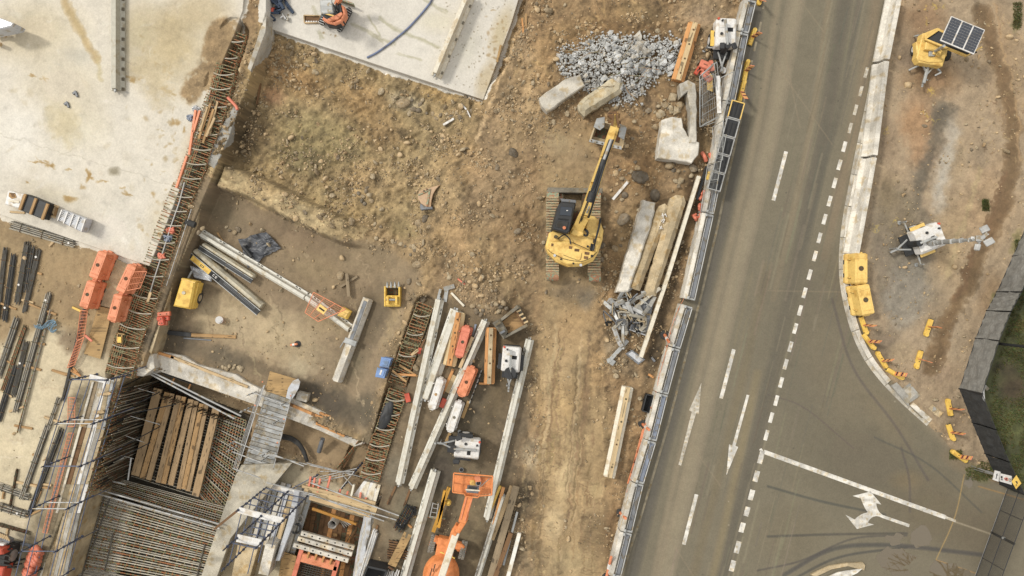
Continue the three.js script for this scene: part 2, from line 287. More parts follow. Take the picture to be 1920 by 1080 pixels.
B(1040,30,110,50,0,[162,132,92],.7);B(1190,30,90,60,20,[140,116,80],.6);B(1320,30,70,60,0,[160,138,106],.8);B(1060,70,60,34,0,[176,146,100],.5);B(1120,60,90,26,-10,[108,84,54],.6);B(1220,70,50,40,0,[116,92,62],.6);
B(980,200,60,130,15,[176,148,106],.6);B(1020,120,40,60,0,[170,140,98],.5);B(1000,30,30,60,15,[150,120,84],.5);B(1060,250,60,50,0,[132,108,76],.5);B(1250,150,60,50,0,[126,102,70],.6);B(1180,230,60,40,0,[138,110,74],.5);
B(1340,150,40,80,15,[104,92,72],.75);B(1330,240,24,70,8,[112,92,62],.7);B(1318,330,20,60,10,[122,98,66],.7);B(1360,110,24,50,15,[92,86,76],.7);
B(1060,290,56,44,0,[166,142,106],.9);B(1040,262,34,30,0,[176,156,120],.6);B(1085,300,40,50,0,[150,128,96],.5);
B(975,420,60,70,0,[140,112,76],.55);B(985,330,40,70,0,[150,122,86],.5);B(900,460,70,60,0,[168,138,96],.55);B(940,520,70,40,20,[140,116,80],.6);B(880,500,50,40,0,[156,130,92],.6);B(975,560,30,40,0,[124,102,72],.6);
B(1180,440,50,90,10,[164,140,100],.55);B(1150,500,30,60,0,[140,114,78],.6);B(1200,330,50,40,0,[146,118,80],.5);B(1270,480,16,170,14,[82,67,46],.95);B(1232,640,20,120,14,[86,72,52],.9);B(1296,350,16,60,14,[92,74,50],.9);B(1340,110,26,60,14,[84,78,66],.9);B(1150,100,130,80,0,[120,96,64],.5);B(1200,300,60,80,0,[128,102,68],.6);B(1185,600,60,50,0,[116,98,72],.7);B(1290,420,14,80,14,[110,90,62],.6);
B(1070,545,55,26,0,[124,108,84],.8);B(1080,600,46,40,0,[180,150,108],.7);B(1060,640,50,60,0,[184,154,112],.6);B(1100,560,20,30,20,[126,116,100],.6);B(1150,660,30,50,0,[150,132,104],.8);B(1175,690,30,30,0,[128,110,84],.7);B(1120,690,26,60,0,[176,144,100],.5);
B(1050,760,70,60,0,[178,148,104],.6);B(1060,900,26,60,5,[206,182,138],.8);B(1040,980,30,50,8,[204,180,138],.8);B(1070,1050,60,40,0,[170,150,112],.5);B(985,930,26,70,10,[104,92,72],.8);B(990,1040,40,50,0,[126,110,84],.7);B(1120,1000,40,60,10,[120,100,72],.6);B(1140,900,24,70,14,[140,116,84],.6);B(1190,870,18,90,14,[134,108,74],.7);B(1150,990,26,60,10,[112,88,60],.7);B(1000,850,24,40,0,[180,168,140],.6);B(1120,920,18,26,0,[182,160,118],.7);
for(let i=0;i<26;i++){const y=rnd(600,900),q=i%2?-48:6,x=1092+q+rnd(-14,14)-(y-650)*.085,l=rnd(120,300);streak([[x,y],[x-l*.04,y+l*.5],[x-l*.085,y+l]],rnd(3,8),i%3?[126,104,74]:[200,174,132],rnd(.35,.6));}
for(let i=0;i<110;i++){const y=rnd(650,1080),x=1085+rnd(-85,75)-(y-650)*.08,l=rnd(16,90);streak([[x,y],[x-l*.08,y+l]],rnd(1.5,6),rnd()<.5?[128,104,72]:[196,168,122],rnd(.2,.45));}
for(let i=0;i<240;i++){const y=rnd(680,1075),x=1090+(rnd()<.5?-48:42)+rnd(-20,20)-(y-650)*.09,l=rnd(8,16);streak([[x,y],[x+l,y+rnd(-1,2)]],rnd(1.4,2.6),rnd()<.6?[120,98,68]:[190,164,118],rnd(.3,.55));}
for(let i=0;i<60;i++){const y=rnd(250,520),x=rnd()<.5?rnd(1008,1030):rnd(1104,1128),l=rnd(10,20);streak([[x,y],[x+l,y+1]],2,[122,100,70],.4);}
for(let i=0;i<40;i++){const x=rnd(840,990),y=rnd(360,560),l=rnd(14,46),a=rnd(1,2.2);streak([[x,y],[x+l*Math.cos(a),y+l*Math.sin(a)]],rnd(1.5,4),rnd()<.5?[122,98,68]:[190,162,116],.4);}
for(let i=0;i<90;i++){const x=rnd(960,1260),y=rnd(-10,240),l=rnd(8,40),a=rnd(0,6);streak([[x,y],[x+l*Math.cos(a),y+l*Math.sin(a)]],rnd(1.5,5),rnd()<.5?[118,92,60]:[192,162,114],.35);}
B(880,760,50,120,15,[98,88,70],.8);B(830,880,40,80,15,[84,76,62],.85);B(880,860,40,70,0,[108,96,74],.6);B(930,740,30,120,15,[104,90,66],.7);B(760,960,50,60,15,[126,116,94],.8);B(740,880,30,50,15,[124,116,98],.7);B(800,960,40,60,10,[136,124,98],.6);B(880,980,50,60,0,[122,108,80],.7);B(900,1050,30,50,0,[124,108,78],.6);B(835,640,40,90,20,[106,88,62],.6);B(960,640,34,60,0,[116,98,72],.7);B(760,1020,50,40,0,[160,148,122],.5);B(690,860,30,60,10,[106,96,76],.7);
region([[286,690],[700,840],[690,905],[640,880],[540,830],[450,790],[284,710]],-2.2,[166,142,108],[40,60,20],[4,0,60]);
region([[540,860],[700,940],[700,1120],[380,1120],[440,890]],-2.2,[196,182,152],[60,60,20],[6,0,80]);
region(DEEP.map((p)=>p),-3,[150,136,108],[40,120,40],[20,0,90]);
const ROADP=[[1418,-60],[1690,-60],[1655,120],[1625,260],[1600,400],[1592,500],[1605,590],[1650,690],[1700,755],[1745,800],[1790,845],[1860,902],[2000,950],[2000,1130],[1140,1130],[1225,790],[1316,400],[1345,300],[1372,180]];
region(ROADP,0,[122,113,92],[0,24,0],[0,0,220],0);
cc.save();path(cc,ROADP,0);cc.clip();
const lane=(pts,w,c,a)=>streak(pts,w,c,a);
lane([[1428,-40],[1380,300],[1320,560],[1235,880],[1180,1100]],28,[96,91,77],.9);lane([[1405,380],[1330,700],[1235,1080]],12,[146,132,104],.5);  // wide dark band paints the shade of the barrier onto the road edge
lane([[1500,-40],[1445,250],[1370,560],[1290,900],[1240,1110]],36,[150,138,110],.8);lane([[1465,-40],[1420,240],[1350,540],[1265,900],[1220,1110]],16,[150,137,108],.5);
lane([[1590,-40],[1545,250],[1490,520],[1410,860],[1350,1110]],32,[98,91,76],.85);lane([[1560,-40],[1520,240],[1450,560]],14,[140,126,100],.5);lane([[1618,-40],[1580,180],[1540,330],[1480,560],[1430,760]],16,[98,92,77],.55);lane([[1650,-40],[1610,200],[1570,380],[1545,480]],30,[142,124,96],.6);
lane([[1440,500],[1380,760],[1300,1080]],22,[120,108,84],.5);lane([[1420,700],[1360,980],[1330,1110]],20,[138,124,96],.5);
B(1520,620,130,220,8,[108,100,82],.7);B(1620,860,190,130,20,[106,98,79],.75);B(1750,960,120,90,20,[108,96,74],.6);B(1840,1000,80,80,0,[104,92,72],.5);B(1560,700,60,160,-20,[128,116,92],.5);B(1660,780,40,100,-36,[130,116,90],.5);B(1480,1000,90,80,0,[118,107,84],.5);B(1800,870,50,20,30,[140,120,92],.5);B(1700,900,40,24,0,[126,110,82],.6);
for(const[a,w,al]of[[[[1440,912],[1540,940],[1660,965]],6,.6],[[[1420,1070],[1500,1052],[1600,1010],[1700,1004]],5,.5],[[[1470,1078],[1560,1030],[1660,1022],[1840,1040]],10,.7],[[[1480,1090],[1570,1046],[1700,1026]],6,.75],[[[1440,1006],[1560,1002],[1700,1000]],6,.65],[[[1690,840],[1705,900],[1706,960]],6,.3],[[[1560,560],[1600,690],[1680,800],[1740,900]],7,.3],[[[1640,820],[1740,870],[1840,960]],5,.35],[[[1440,740],[1500,760],[1600,840]],4,.2]])streak(a,w,[76,73,66],al);
for(const[x,y,x2,y2]of[[1462,50,1500,240],[1440,100,1560,270],[1500,0,1545,60],[1290,825,1350,910],[1240,985,1300,1080],[1440,545,1600,548]])streak([[x,y],[x2,y2]],3,[150,136,104],.3);
for(let i=0;i<150;i++){const t=rnd(),y=rnd(-30,1090),x=1250+(1090-y)*.27+t*220,l=rnd(40,160);streak([[x,y],[x-l*.25,y+l]],rnd(1.5,6),rnd()<.55?[98,92,76]:[150,138,112],rnd(.1,.3));}
for(let i=0;i<26;i++)B(rnd(1250,1850),rnd(0,1080),rnd(1,3),rnd(1,2.6),0,rnd()<.7?[84,78,66]:[176,164,138],.7);
streak([[1808,890],[1790,970],[1755,1050]],2.5,[182,150,92],.8);streak([[1835,912],[1925,938]],3,[170,130,78],.8);streak([[1790,978],[1860,1002]],4,[160,148,120],.8);streak([[1756,1050],[1830,1075]],2.5,[176,136,84],.7);
cc.restore();
region([[1712,-60],[1672,60],[1640,230],[1612,400],[1604,520],[1618,610],[1655,690],[1705,750],[1745,795],[1790,842],[1850,898],[2000,930],[2000,-60]],0.1,[168,147,118],[120,90,70],[40,26,230]);
B(1730,40,60,60,0,[150,120,88],.7);B(1745,150,70,50,0,[148,118,84],.8);B(1720,230,50,60,0,[170,132,94],.75);B(1730,290,40,40,0,[172,134,96],.7);B(1660,260,24,50,0,[138,118,94],.6);B(1700,110,30,26,0,[136,118,98],.6);for(const[p,c,al]of[[[[1744,202],[1762,188],[1790,198],[1782,236],[1764,252],[1756,300],[1738,330],[1728,390],[1712,400],[1716,330],[1746,262]],[96,88,76],.85],[[[1784,214],[1796,240],[1788,280],[1776,330],[1766,400],[1752,404],[1754,330],[1772,270]],[192,184,168],.85],[[[1640,350],[1680,340],[1730,390],[1760,420],[1740,520],[1670,600],[1640,560],[1628,460]],[124,115,98],.7],[[[1690,480],[1740,500],[1730,600],[1680,620],[1650,560]],[154,148,134],.65]]){cc.filter='blur(7px)';path(cc,p,.1);cc.fillStyle=rgb(c,al);cc.fill();cc.filter='none';}B(1680,400,50,70,0,[134,120,94],.7);B(1690,470,50,60,0,[138,126,106],.7);B(1660,360,30,50,0,[142,124,94],.6);B(1720,540,70,60,0,[142,132,114],.7);B(1660,640,40,50,20,[122,108,88],.7);B(1690,660,30,24,0,[166,146,114],.7);B(1780,460,50,120,10,[176,150,112],.6);B(1760,700,60,50,0,[154,132,104],.7);B(1790,640,30,60,0,[162,144,118],.6);B(1800,790,40,60,20,[146,126,98],.7);B(1850,380,60,120,10,[178,148,112],.6);B(1860,560,40,60,0,[174,142,104],.6);B(1880,120,50,160,-8,[158,132,98],.7);B(1765,590,30,60,10,[136,118,92],.5);B(1795,300,20,60,0,[172,150,116],.4);B(1840,300,26,30,0,[150,132,106],.6);
streak([[1840,20],[1880,150],[1900,260],[1890,350],[1850,450],[1800,560],[1745,690]],34,[118,94,66],1,.1);streak([[1862,0],[1905,190],[1912,300]],7,[176,146,106],.6,.1);streak([[1885,330],[1845,440],[1790,560]],12,[120,94,64],.6,.1);streak([[1840,320],[1800,440],[1775,520]],12,[184,160,122],.5,.1);
for(let i=0;i<160;i++){const x=rnd(1840,1915),y=rnd(0,300);streak([[x,y],[x+rnd(-8,8),y+rnd(4,10)]],rnd(1,3),rnd()<.5?[118,94,64]:[182,154,112],.4);}
for(const[x,y,n]of[[1750,16,9],[1770,12,5],[1735,42,4],[1746,170,7],[1738,218,5],[1756,226,5],[1660,245,6],[1640,430,8],[1678,420,5]])for(let i=0;i<n;i++){const a=rnd(6),qx=x+rnd(-7,7),qy=y+rnd(-6,6);streak([[qx,qy],[qx+6*Math.cos(a),qy+6*Math.sin(a)]],1,[216,184,84],.7,.1);}
for(const[x,y]of[[1735,17],[1741,165],[1737,221]]){cc.beginPath();const[qx,qy]=plan([x,y],.1);cc.arc(qx+TX,qy+TY,2.6,0,7);cc.lineWidth=1;cc.strokeStyle=rgb([216,184,84],.8);cc.stroke();}
region([[1905,490],[2000,430],[2000,930],[1900,920],[1870,860],[1842,730],[1880,600]],0.1,[80,82,50],[70,150,60],[60,0,255],3);
B(1885,690,34,24,0,[70,62,44],.8);B(1900,730,40,40,0,[74,60,44],.8);B(1912,610,20,14,0,[120,96,50],.6);B(1900,800,30,40,0,[98,100,58],.7);B(1912,560,24,30,0,[66,70,40],.7);B(1836,890,30,14,40,[110,112,66],.7);B(1905,40,10,30,0,[110,108,66],.6);B(1905,450,14,26,20,[132,126,74],.6);B(1862,560,8,20,20,[126,122,72],.6);
const SLAB_A=[[-70,-60],[462,-60],[455,20],[440,62],[398,160],[346,330],[312,420],[280,499],[-70,378]],SLAB_C=[[505,-60],[990,-60],[960,40],[906,187],[700,119],[502,52]];
const grow=(pts,h,n)=>{const[mx,my]=[pts.reduce((s,p)=>s+p[0],0)/pts.length,pts.reduce((s,p)=>s+p[1],0)/pts.length];return pts.map(([x,y])=>{const l=Math.hypot(x-mx,y-my);return[x+(x-mx)/l*n,y+(y-my)/l*n];});};
region(grow(SLAB_A,0,9),0.15,[222,213,194],[60,40,0],[0,0,80],0);region(grow(SLAB_C,0,7),-0.85,[222,215,200],[30,26,0],[0,0,80],0);
cc.save();path(cc,SLAB_A,0.15);cc.clip();
const sa=(x,y,rx,ry,a,c,al)=>blob(cc,x,y,rx,ry,a,c,al,0.15);
sa(60,60,130,80,0,[206,190,154],.6);sa(330,90,120,120,0,[198,180,142],.65);sa(380,20,80,50,0,[188,168,128],.6);sa(260,60,60,80,0,[190,174,138],.65);sa(120,160,110,80,0,[212,199,170],.6);sa(150,235,70,60,0,[214,202,172],.6);sa(370,280,40,90,20,[200,182,146],.55);sa(110,370,100,30,20,[208,194,164],.45);sa(270,130,50,30,0,[186,166,122],.5);sa(30,250,80,90,0,[232,226,212],.6);sa(200,420,120,50,20,[226,219,202],.6);sa(140,250,90,70,0,[228,219,198],.4);sa(300,420,40,70,15,[210,196,166],.5);
for(let i=0;i<90;i++){const x=330-rnd(0,90)*rnd(),y=rnd(60,460);sa(x,y,rnd(1.5,9),rnd(1.5,7),rnd(180),[176,152,108],rnd(.2,.6));}
for(let i=0;i<130;i++){const x=rnd(0,440),y=rnd(0,480),c=rnd();sa(x,y,rnd(2,22),rnd(2,12),rnd(180),c<.4?[190,174,138]:c<.7?[238,232,218]:[206,200,184],rnd(.08,.34));}
streak([[112,-20],[135,30],[160,76],[182,112]],20,[188,164,114],.8,.15);streak([[182,112],[190,150]],10,[200,180,140],.5,.15);streak([[92,206],[98,240],[130,268]],26,[206,188,150],.35,.15);
for(const[x,y,rx,ry,a,al]of[[75,302,22,3,20,.7],[93,309,14,4,25,.8],[125,318,14,3,15,.5],[166,327,5,13,10,.8],[170,334,12,4,20,.6],[190,341,14,3,12,.5],[133,372,18,9,20,.6],[155,350,8,6,0,.4],[240,364,14,4,35,.7],[228,352,8,3,20,.4],[285,365,6,8,0,.3],[318,172,10,10,0,.5],[330,178,6,6,0,.4],[328,230,14,8,30,.6],[345,242,5,8,0,.5],[60,143,12,4,20,.5],[85,150,14,4,30,.35],[50,342,10,2,20,.5],[245,150,16,7,0,.6],[300,440,10,5,0,.4]])for(let k=0;k<4;k++)sa(x+rnd(-rx,rx)*.5,y+rnd(-ry,ry)*.5,rx*rnd(.3,.9),ry*rnd(.4,1),a+rnd(-20,20),[172,142,92],al);
sa(214,323,17,10,0,[150,140,116],.9);sa(150,106,24,20,0,[188,182,164],.5);sa(238,174,5,3,0,[172,168,156],.6);sa(66,236,4,4,0,[196,188,168],.6);sa(168,306,8,6,0,[196,188,172],.7);sa(188,438,30,24,20,[206,200,186],.6);
for(const[a,b]of[[[112,288],[147,275]],[[205,108],[440,175]],[[0,250],[330,350]],[[330,20],[345,120]],[[240,118],[330,142]]])streak([a,b],1.2,[150,140,120],.35,.15);
cc.restore();region([[398,40],[448,30],[436,90],[412,160],[352,196],[340,178],[352,140],[372,128],[384,80]],.15,[158,133,97],[200,150,150],[60,120,110],3);region([[300,20],[350,40],[360,110],[318,130],[286,90]],.15,[196,178,140],[230,60,10],null,12);region([[255,100],[300,130],[330,180],[300,200],[262,160]],.15,[204,188,154],[230,50,10],null,10);region([[90,190],[150,205],[140,270],[104,262]],.15,[206,192,158],[200,40,0],null,10);
cc.save();path(cc,SLAB_C,-0.85);cc.clip();
const sc=(x,y,rx,ry,a,c,al)=>blob(cc,x,y,rx,ry,a,c,al,-0.85);
sc(820,40,60,30,0,[218,208,180],.5);sc(880,90,30,60,20,[204,198,180],.5);sc(600,90,60,16,18,[236,230,216],.5);sc(940,60,24,70,18,[198,180,142],.7);sc(910,150,20,50,18,[190,170,130],.6);
for(const[a,w]of[[[[712,34],[745,56],[790,74],[822,90]],9],[[[660,44],[695,62],[720,80]],7],[[[700,66],[740,84]],5],[[[795,0],[838,24]],6],[[[585,12],[600,40]],4],[[[690,30],[712,66]],4],[[[745,100],[790,112]],3],[[[600,60],[604,72]],6]])for(let k=0;k<5;k++)streak(a.map(([x,y])=>[x+rnd(-3,3),y+rnd(-3,3)]),w*rnd(.4,1),[190,180,154],.4,-.85);
for(let i=0;i<60;i++){const x=rnd(580,720),y=rnd(2,70),a=rnd()<.5?.5:2.2;streak([[x,y],[x+5*Math.cos(a),y+5*Math.sin(a)]],1,[176,168,146],.5,-.85);}
for(let i=0;i<120;i++)sc(rnd(820,965),rnd(0,175),rnd(.6,2.4),rnd(.6,2.4),0,[120,106,80],rnd(.4,.9));
for(let i=0;i<40;i++)sc(930+rnd(-30,30),rnd(20,170),rnd(2,8),rnd(2,7),0,[164,138,98],rnd(.3,.7));
for(const[x,y,r]of[[607,61,4],[621,66,2],[629,69,3],[540,28,3]])sc(x,y,r,r,0,[150,128,92],.8);
cc.restore();
const imC=cc.getImageData(0,0,TW,TH).data,imP=cp.getImageData(0,0,TW,TH).data,imQ=cq.getImageData(0,0,TW,TH).data;
const qAt=(X,Y,ch)=>{const i=clamp(Math.round(X+TX),0,TW-1),j=clamp(Math.round(Y+TY),0,TH-1);return imQ[(j*TW+i)*4+ch];};
rough=(X,Y)=>{let s=0;for(const[a,b]of[[0,0],[5,0],[-5,0],[0,5],[0,-5]])s+=qAt(X+a,Y+b,0);return s/5/110;};
const groundMap=(()=>{
const d=new Uint8Array(TW*TH*4),bmp=new Uint8Array(TW*TH*4),L=new Float32Array(256);for(let i=0;i<256;i++)L[i]=lin(i);
const E=new Uint8Array(4097);for(let i=0;i<=4096;i++)E[i]=Math.round(enc(i/4096));
for(let j=0;j<TH;j++)for(let i=0;i<TW;i++){
const k=(j*TW+i)*4,warp=imP[k]/10,con=imP[k+1]/255,peb=imP[k+2]/255,fine=imQ[k+2]/255;
let x=i,y=j;
if(warp>0.1){x+=warp*1.5*(fbm(i/30,j/30,3)-0.5)+warp*0.9*(fbm(i/7+9,j/7,2)-0.5);y+=warp*1.5*(fbm(i/30+70,j/30+33,3)-0.5)+warp*0.9*(fbm(i/7+91,j/7+5,2)-0.5);}
const q=(clamp(Math.round(y),0,TH-1)*TW+clamp(Math.round(x),0,TW-1))*4;
const n1=fbm(i/46+3,j/46,4)-0.5,n2=fbm(i/9,j/9+7,3)-0.5,n3=vnoise(i/1.7,j/1.7)-0.5,n4=hash(i,j)-0.5;
const n5=fbm(i/20+40,j/20,3)-0.5,cr=sst(0.56,0.74,fbm(i/15+9,j/15+88,4))*con;let m=1+con*(0.8*n1+0.95*n2+0.9*n5)+(0.10+0.22*con)*n3*1.3+0.16*fine*n4;m*=1-0.5*cr;
let pr=0;
if(peb>0.02){const s=vnoise(i/2.6+31,j/2.6),s2=vnoise(i/4.6,j/4.6+61);if(s>1-0.26*peb){m*=1.28;pr=0.8;}else if(s<0.12*peb){m*=0.8;pr=-.4;}if(s2>1-0.2*peb){m*=1.18;pr=1;}}
const warm=con*0.12*(fbm(i/60+200,j/60,3)-0.5);
d[k]=E[clamp(L[imC[q]]/KR*m*(1+warm)*4096|0,0,4096)];d[k+1]=E[clamp(L[imC[q+1]]/KG*m*4096|0,0,4096)];d[k+2]=E[clamp(L[imC[q+2]]/KB*m*(1-warm*1.3)*4096|0,0,4096)];d[k+3]=255;
const b=clamp(128+70*(con+.2)*n2*2+60*n3*(0.4+con)+60*pr*peb+40*fine*n4,0,255);bmp[k]=bmp[k+1]=bmp[k+2]=b;bmp[k+3]=255;
}
const mk=(a,s)=>{const t=new THREE.DataTexture(a,TW,TH);t.wrapS=t.wrapT=THREE.MirroredRepeatWrapping;t.magFilter=THREE.LinearFilter;t.minFilter=THREE.LinearMipmapLinearFilter;t.generateMipmaps=true;if(s)t.colorSpace=THREE.SRGBColorSpace;t.needsUpdate=true;return t;};
return{map:mk(d,true),bump:mk(bmp,false)};
})();
const uvPlan=(g)=>{const p=g.attributes.position,uv=new Float32Array(p.count*2);for(let i=0;i<p.count;i++){uv[2*i]=(960+p.getX(i)*S+TX)/TW;uv[2*i+1]=(540+p.getZ(i)*S+TY)/TH;}g.setAttribute('uv',new THREE.BufferAttribute(uv,2));return g;};
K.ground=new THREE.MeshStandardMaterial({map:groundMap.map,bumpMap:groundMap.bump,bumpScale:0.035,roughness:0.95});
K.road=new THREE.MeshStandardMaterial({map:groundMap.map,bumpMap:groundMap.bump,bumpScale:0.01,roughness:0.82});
const setting=(m,parent)=>{m.userData.kind='structure';return m;};
{
const xs=[-14000,-4000,-1200,-400],ys=[-14000,-4000,-1200,-400];for(let x=-150;x<=1995;x+=2.6)xs.push(x);for(let y=-60;y<=1210;y+=2.6)ys.push(y);
xs.push(2300,3200,6000,16000);ys.push(1500,2400,5000,16000);
const nx=xs.length,ny=ys.length,pos=new Float32Array(nx*ny*3),idx=new Uint32Array((nx-1)*(ny-1)*6);let q=0;
for(let j=0;j<ny;j++)for(let i=0;i<nx;i++){const k=(j*nx+i)*3,far=xs[i]<-150||xs[i]>1996||ys[j]<-60||ys[j]>1211;pos[k]=(xs[i]-960)/S;pos[k+2]=(ys[j]-540)/S;pos[k+1]=far?0:height(xs[i],ys[j])-(sd(ROADP,xs[i],ys[j])>3?0.03:0);}
for(let j=0;j<ny-1;j++)for(let i=0;i<nx-1;i++){const a=j*nx+i,b=a+1,c=a+nx,e=c+1;idx[q++]=a;idx[q++]=c;idx[q++]=b;idx[q++]=b;idx[q++]=c;idx[q++]=e;}
const g=new THREE.BufferGeometry();g.setAttribute('position',new THREE.BufferAttribute(pos,3));g.setIndex(new THREE.BufferAttribute(idx,1));uvPlan(g);g.computeVertexNormals();
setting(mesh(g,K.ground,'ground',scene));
}
// road, slabs, kerbs, walls
const flat=(pts,h,y=h)=>{const g=new THREE.ShapeGeometry(new THREE.Shape(pts.map((p)=>{const q=P(p[0],p[1],h);return new THREE.Vector2(q.x,-q.z);})));g.rotateX(-Math.PI/2).translate(0,y,0);return g;};
const road=setting(mesh(uvPlan(flat(ROADP,0)),K.road,'road',scene));
const slab=(pts,h,t,name)=>{const m=new MB();m.pp(pts,h-t,h,0.02);const g=uvPlan(m.l[0]);return setting(mesh(g,K.ground,name,scene));};
slab(SLAB_A,0.15,0.5,'concrete_slab');slab(SLAB_C,-0.85,0.55,'concrete_slab_001');
const line=(x1,y1,x2,y2,w,m,name)=>{const L=Math.hypot(x2-x1,y2-y1),nx=-(y2-y1)/L*w/2,ny=(x2-x1)/L*w/2;mesh(boxUV(flat([[x1+nx,y1+ny],[x2+nx,y2+ny],[x2-nx,y2-ny],[x1-nx,y1-ny]],0,0.004).toNonIndexed()),m,name,road);};
for(const a of[[1474,284,1450,376],[1376,655,1352,747],[1306,927,1282,1021]])line(...a,7,K.mark,'centre_dash');
for(const[x,y]of[[1624,136],[1614,171],[1604,206],[1594,240]])line(x+2.5,y-9.5,x-2.5,y+9.5,6,K.markOld,'lane_dash');
[[1583,275],[1574,309],[1565,343],[1555.5,377],[1546,411],[1536.5,446],[1528,480],[1518,515],[1508.5,549],[1500,582],[1491,616],[1482,650],[1473,683],[1464.5,717],[1455.5,751],[1446,783],[1437,816]].forEach(([x,y])=>line(x+2.6,y-9.5,x-2.6,y+9.5,7,K.mark,'lane_dash'));
for(const[x,y,l]of[[1427,857,12],[1418,893,10],[1409,928,9.5],[1400.5,959,8.5],[1391.5,989,9],[1383,1026,11],[1373.5,1061,10]])line(x+l*.27,y-l,x-l*.27,y+l,9.5,K.mark,'lane_dash');
for(const[x,y]of[[1433,8],[1425,50],[1416,87],[1408,122]])line(x+2,y-9,x-2,y+9,4,K.markFaint,'edge_dash');
for(const[a,b]of[[[1400,150],[1388,228]],[[1388,228],[1368,318]],[[1368,318],[1344,432]],[[1344,432],[1318,540]],[[1318,540],[1290,652]],[[1290,652],[1252,800]],[[1252,800],[1208,948]],[[1208,948],[1164,1086]]])line(...a,...b,4.2,K.markFaint,'edge_line');
line(1432,847,1773,970,8,K.mark,'give_way_line');line(1773,970,1792,977,5,K.markOld,'give_way_line');line(1427,848,1431,845,12,K.mark,'give_way_line');
const sheet=(pts,m,name)=>mesh(boxUV(flat(pts,0,0.004).toNonIndexed()),m,name,road);
sheet([[1315,718],[1310,776],[1305,775],[1277,873],[1272,871],[1297,772],[1292,769]],K.markOld,'straight_arrow');
sheet([[1362,891],[1367,833],[1373,835],[1400,740],[1405,741],[1379,836],[1384,838]],K.mark,'straight_arrow');
sheet([[634,479],[770,446],[850,544],[812,534],[814,556],[822,580],[836,602],[860,622],[1064,692],[1056,714],[856,644],[834,634],[812,630],[788,636],[768,650],[755,666],[750,682],[794,694],[667,727],[581,620],[650,656],[668,638],[692,622],[718,610],[748,602],[730,576],[716,548],[704,520],[696,498]].map(([x,y])=>[1440+x/4,810+y/4]),K.mark,'turn_arrow');
K.water=new THREE.MeshPhysicalMaterial({color:C(112,99,76),roughness:0.03,ior:1.6,specularIntensity:1,clearcoat:1,clearcoatRoughness:0.02});
const wob=(pts,n=9,amp=7)=>{const c=new THREE.CatmullRomCurve3(pts.map(([x,y])=>new THREE.Vector3(x,0,y)),true,'catmullrom',0.6);return c.getPoints(pts.length*n).map((p)=>[p.x+amp*(fbm(p.x/9,p.z/9,3)-.5)*2,p.z+amp*(fbm(p.x/9+40,p.z/9,3)-.5)*2]);};
[[[1644,1040],[1660,1026],[1690,1030],[1714,1042],[1710,1056],[1694,1062],[1710,1084],[1690,1094],[1668,1074],[1650,1062]],[[1714,996],[1736,990],[1746,1008],[1740,1024],[1720,1026],[1708,1012]],[[1662,1008],[1680,1000],[1694,1006],[1688,1016],[1670,1018]],[[1752,1054],[1766,1052],[1800,1062],[1824,1078],[1810,1092],[1766,1092],[1746,1080]],[[1812,892],[1822,896],[1822,910],[1816,916],[1808,906]]].forEach((p,i)=>{const m=mesh(flat(wob(p),0,0.006),K.water,i?'puddle_00'+i:'puddle',scene);m.userData.kind='structure';});
const resample=(pts,step)=>{const c=new THREE.CatmullRomCurve3(pts.map(([x,y])=>new THREE.Vector3(x,0,y)),false,'centripetal');return c.getSpacedPoints(Math.max(1,Math.round(c.getLength()/step))).map((p)=>[p.x,p.z]);};
const offset=(pts,d)=>pts.map((p,i)=>{const a=pts[Math.max(0,i-1)],b=pts[Math.min(pts.length-1,i+1)],L=Math.hypot(b[0]-a[0],b[1]-a[1]);return[p[0]+(b[1]-a[1])/L*d,p[1]-(b[0]-a[0])/L*d];});
const kerb=new THREE.Group();kerb.name='kerb';kerb.userData.kind='structure';kerb.position.copy(P(1600,500));scene.add(kerb);
{
const K1=[[1668,-28],[1650,60],[1636,130],[1620,210],[1607,270],[1592,345],[1580,410],[1574,465],[1573.5,512],[1579,557],[1590,602],[1604,642],[1624,680],[1650,714],[1680,746],[1712,776],[1738,799]];
const p=resample(K1,12),a0=p,a1=offset(p,7.5),a2=offset(p,17),n=5;
for(let i=0;i+1<p.length;i+=n){
const e=Math.min(i+n,p.length-1),sh=(A,B)=>{const q=[...A.slice(i,e+1),...B.slice(i,e+1).reverse()];const k=0.03+rnd(.02),l=q.length/2;for(const[u,v]of[[0,1],[l-1,l-2],[l,l+1],[2*l-1,2*l-2]])q[u]=[q[u][0]+(q[v][0]-q[u][0])*k,q[u][1]+(q[v][1]-q[u][1])*k];return q;};
part(kerb,'channel_stone',K.conc,(m)=>m.pp(sh(a0,a1),-0.1,0.02,0.006));
if(p[i][1]>690&&p[i][1]<765)continue;
part(kerb,'kerbstone',K.concPale,(m)=>m.pp(sh(offset(a1,.4),a2),-0.1,0.14,0.025));
}
part(kerb,'drain_lintel',K.concGrey,(m)=>m.pp([[1672,724],[1682,717],[1708,745],[1704,762]],-.1,.15,.02));
for(const[q,h]of[[[[1530,1082],[1560,1068],[1590,1062],[1590,1056],[1556,1062],[1520,1078]],.13],[[[1590,1062],[1621,1070],[1623,1060],[1619,1055],[1590,1056]],.13]])part(kerb,'kerbstone',K.concTan,(m)=>m.pp(q,-.1,h,.02));
part(kerb,'white_nose',K.mark,(m)=>m.pp([[1548,1084],[1572,1073],[1618,1066],[1608,1075],[1590,1084]],.05,.145,.02));
}
const inGround=(name,label,cat,poly,h,m,fn,group)=>{const c=P(poly.reduce((s,p)=>s+p[0],0)/poly.length,poly.reduce((s,p)=>s+p[1],0)/poly.length,h);const t=thing(name,label,cat,c,0,group);part(t,'surround',m,(b)=>b.pp(poly,h-.12,h+.03,.012));fn?.(t,c);return t;};
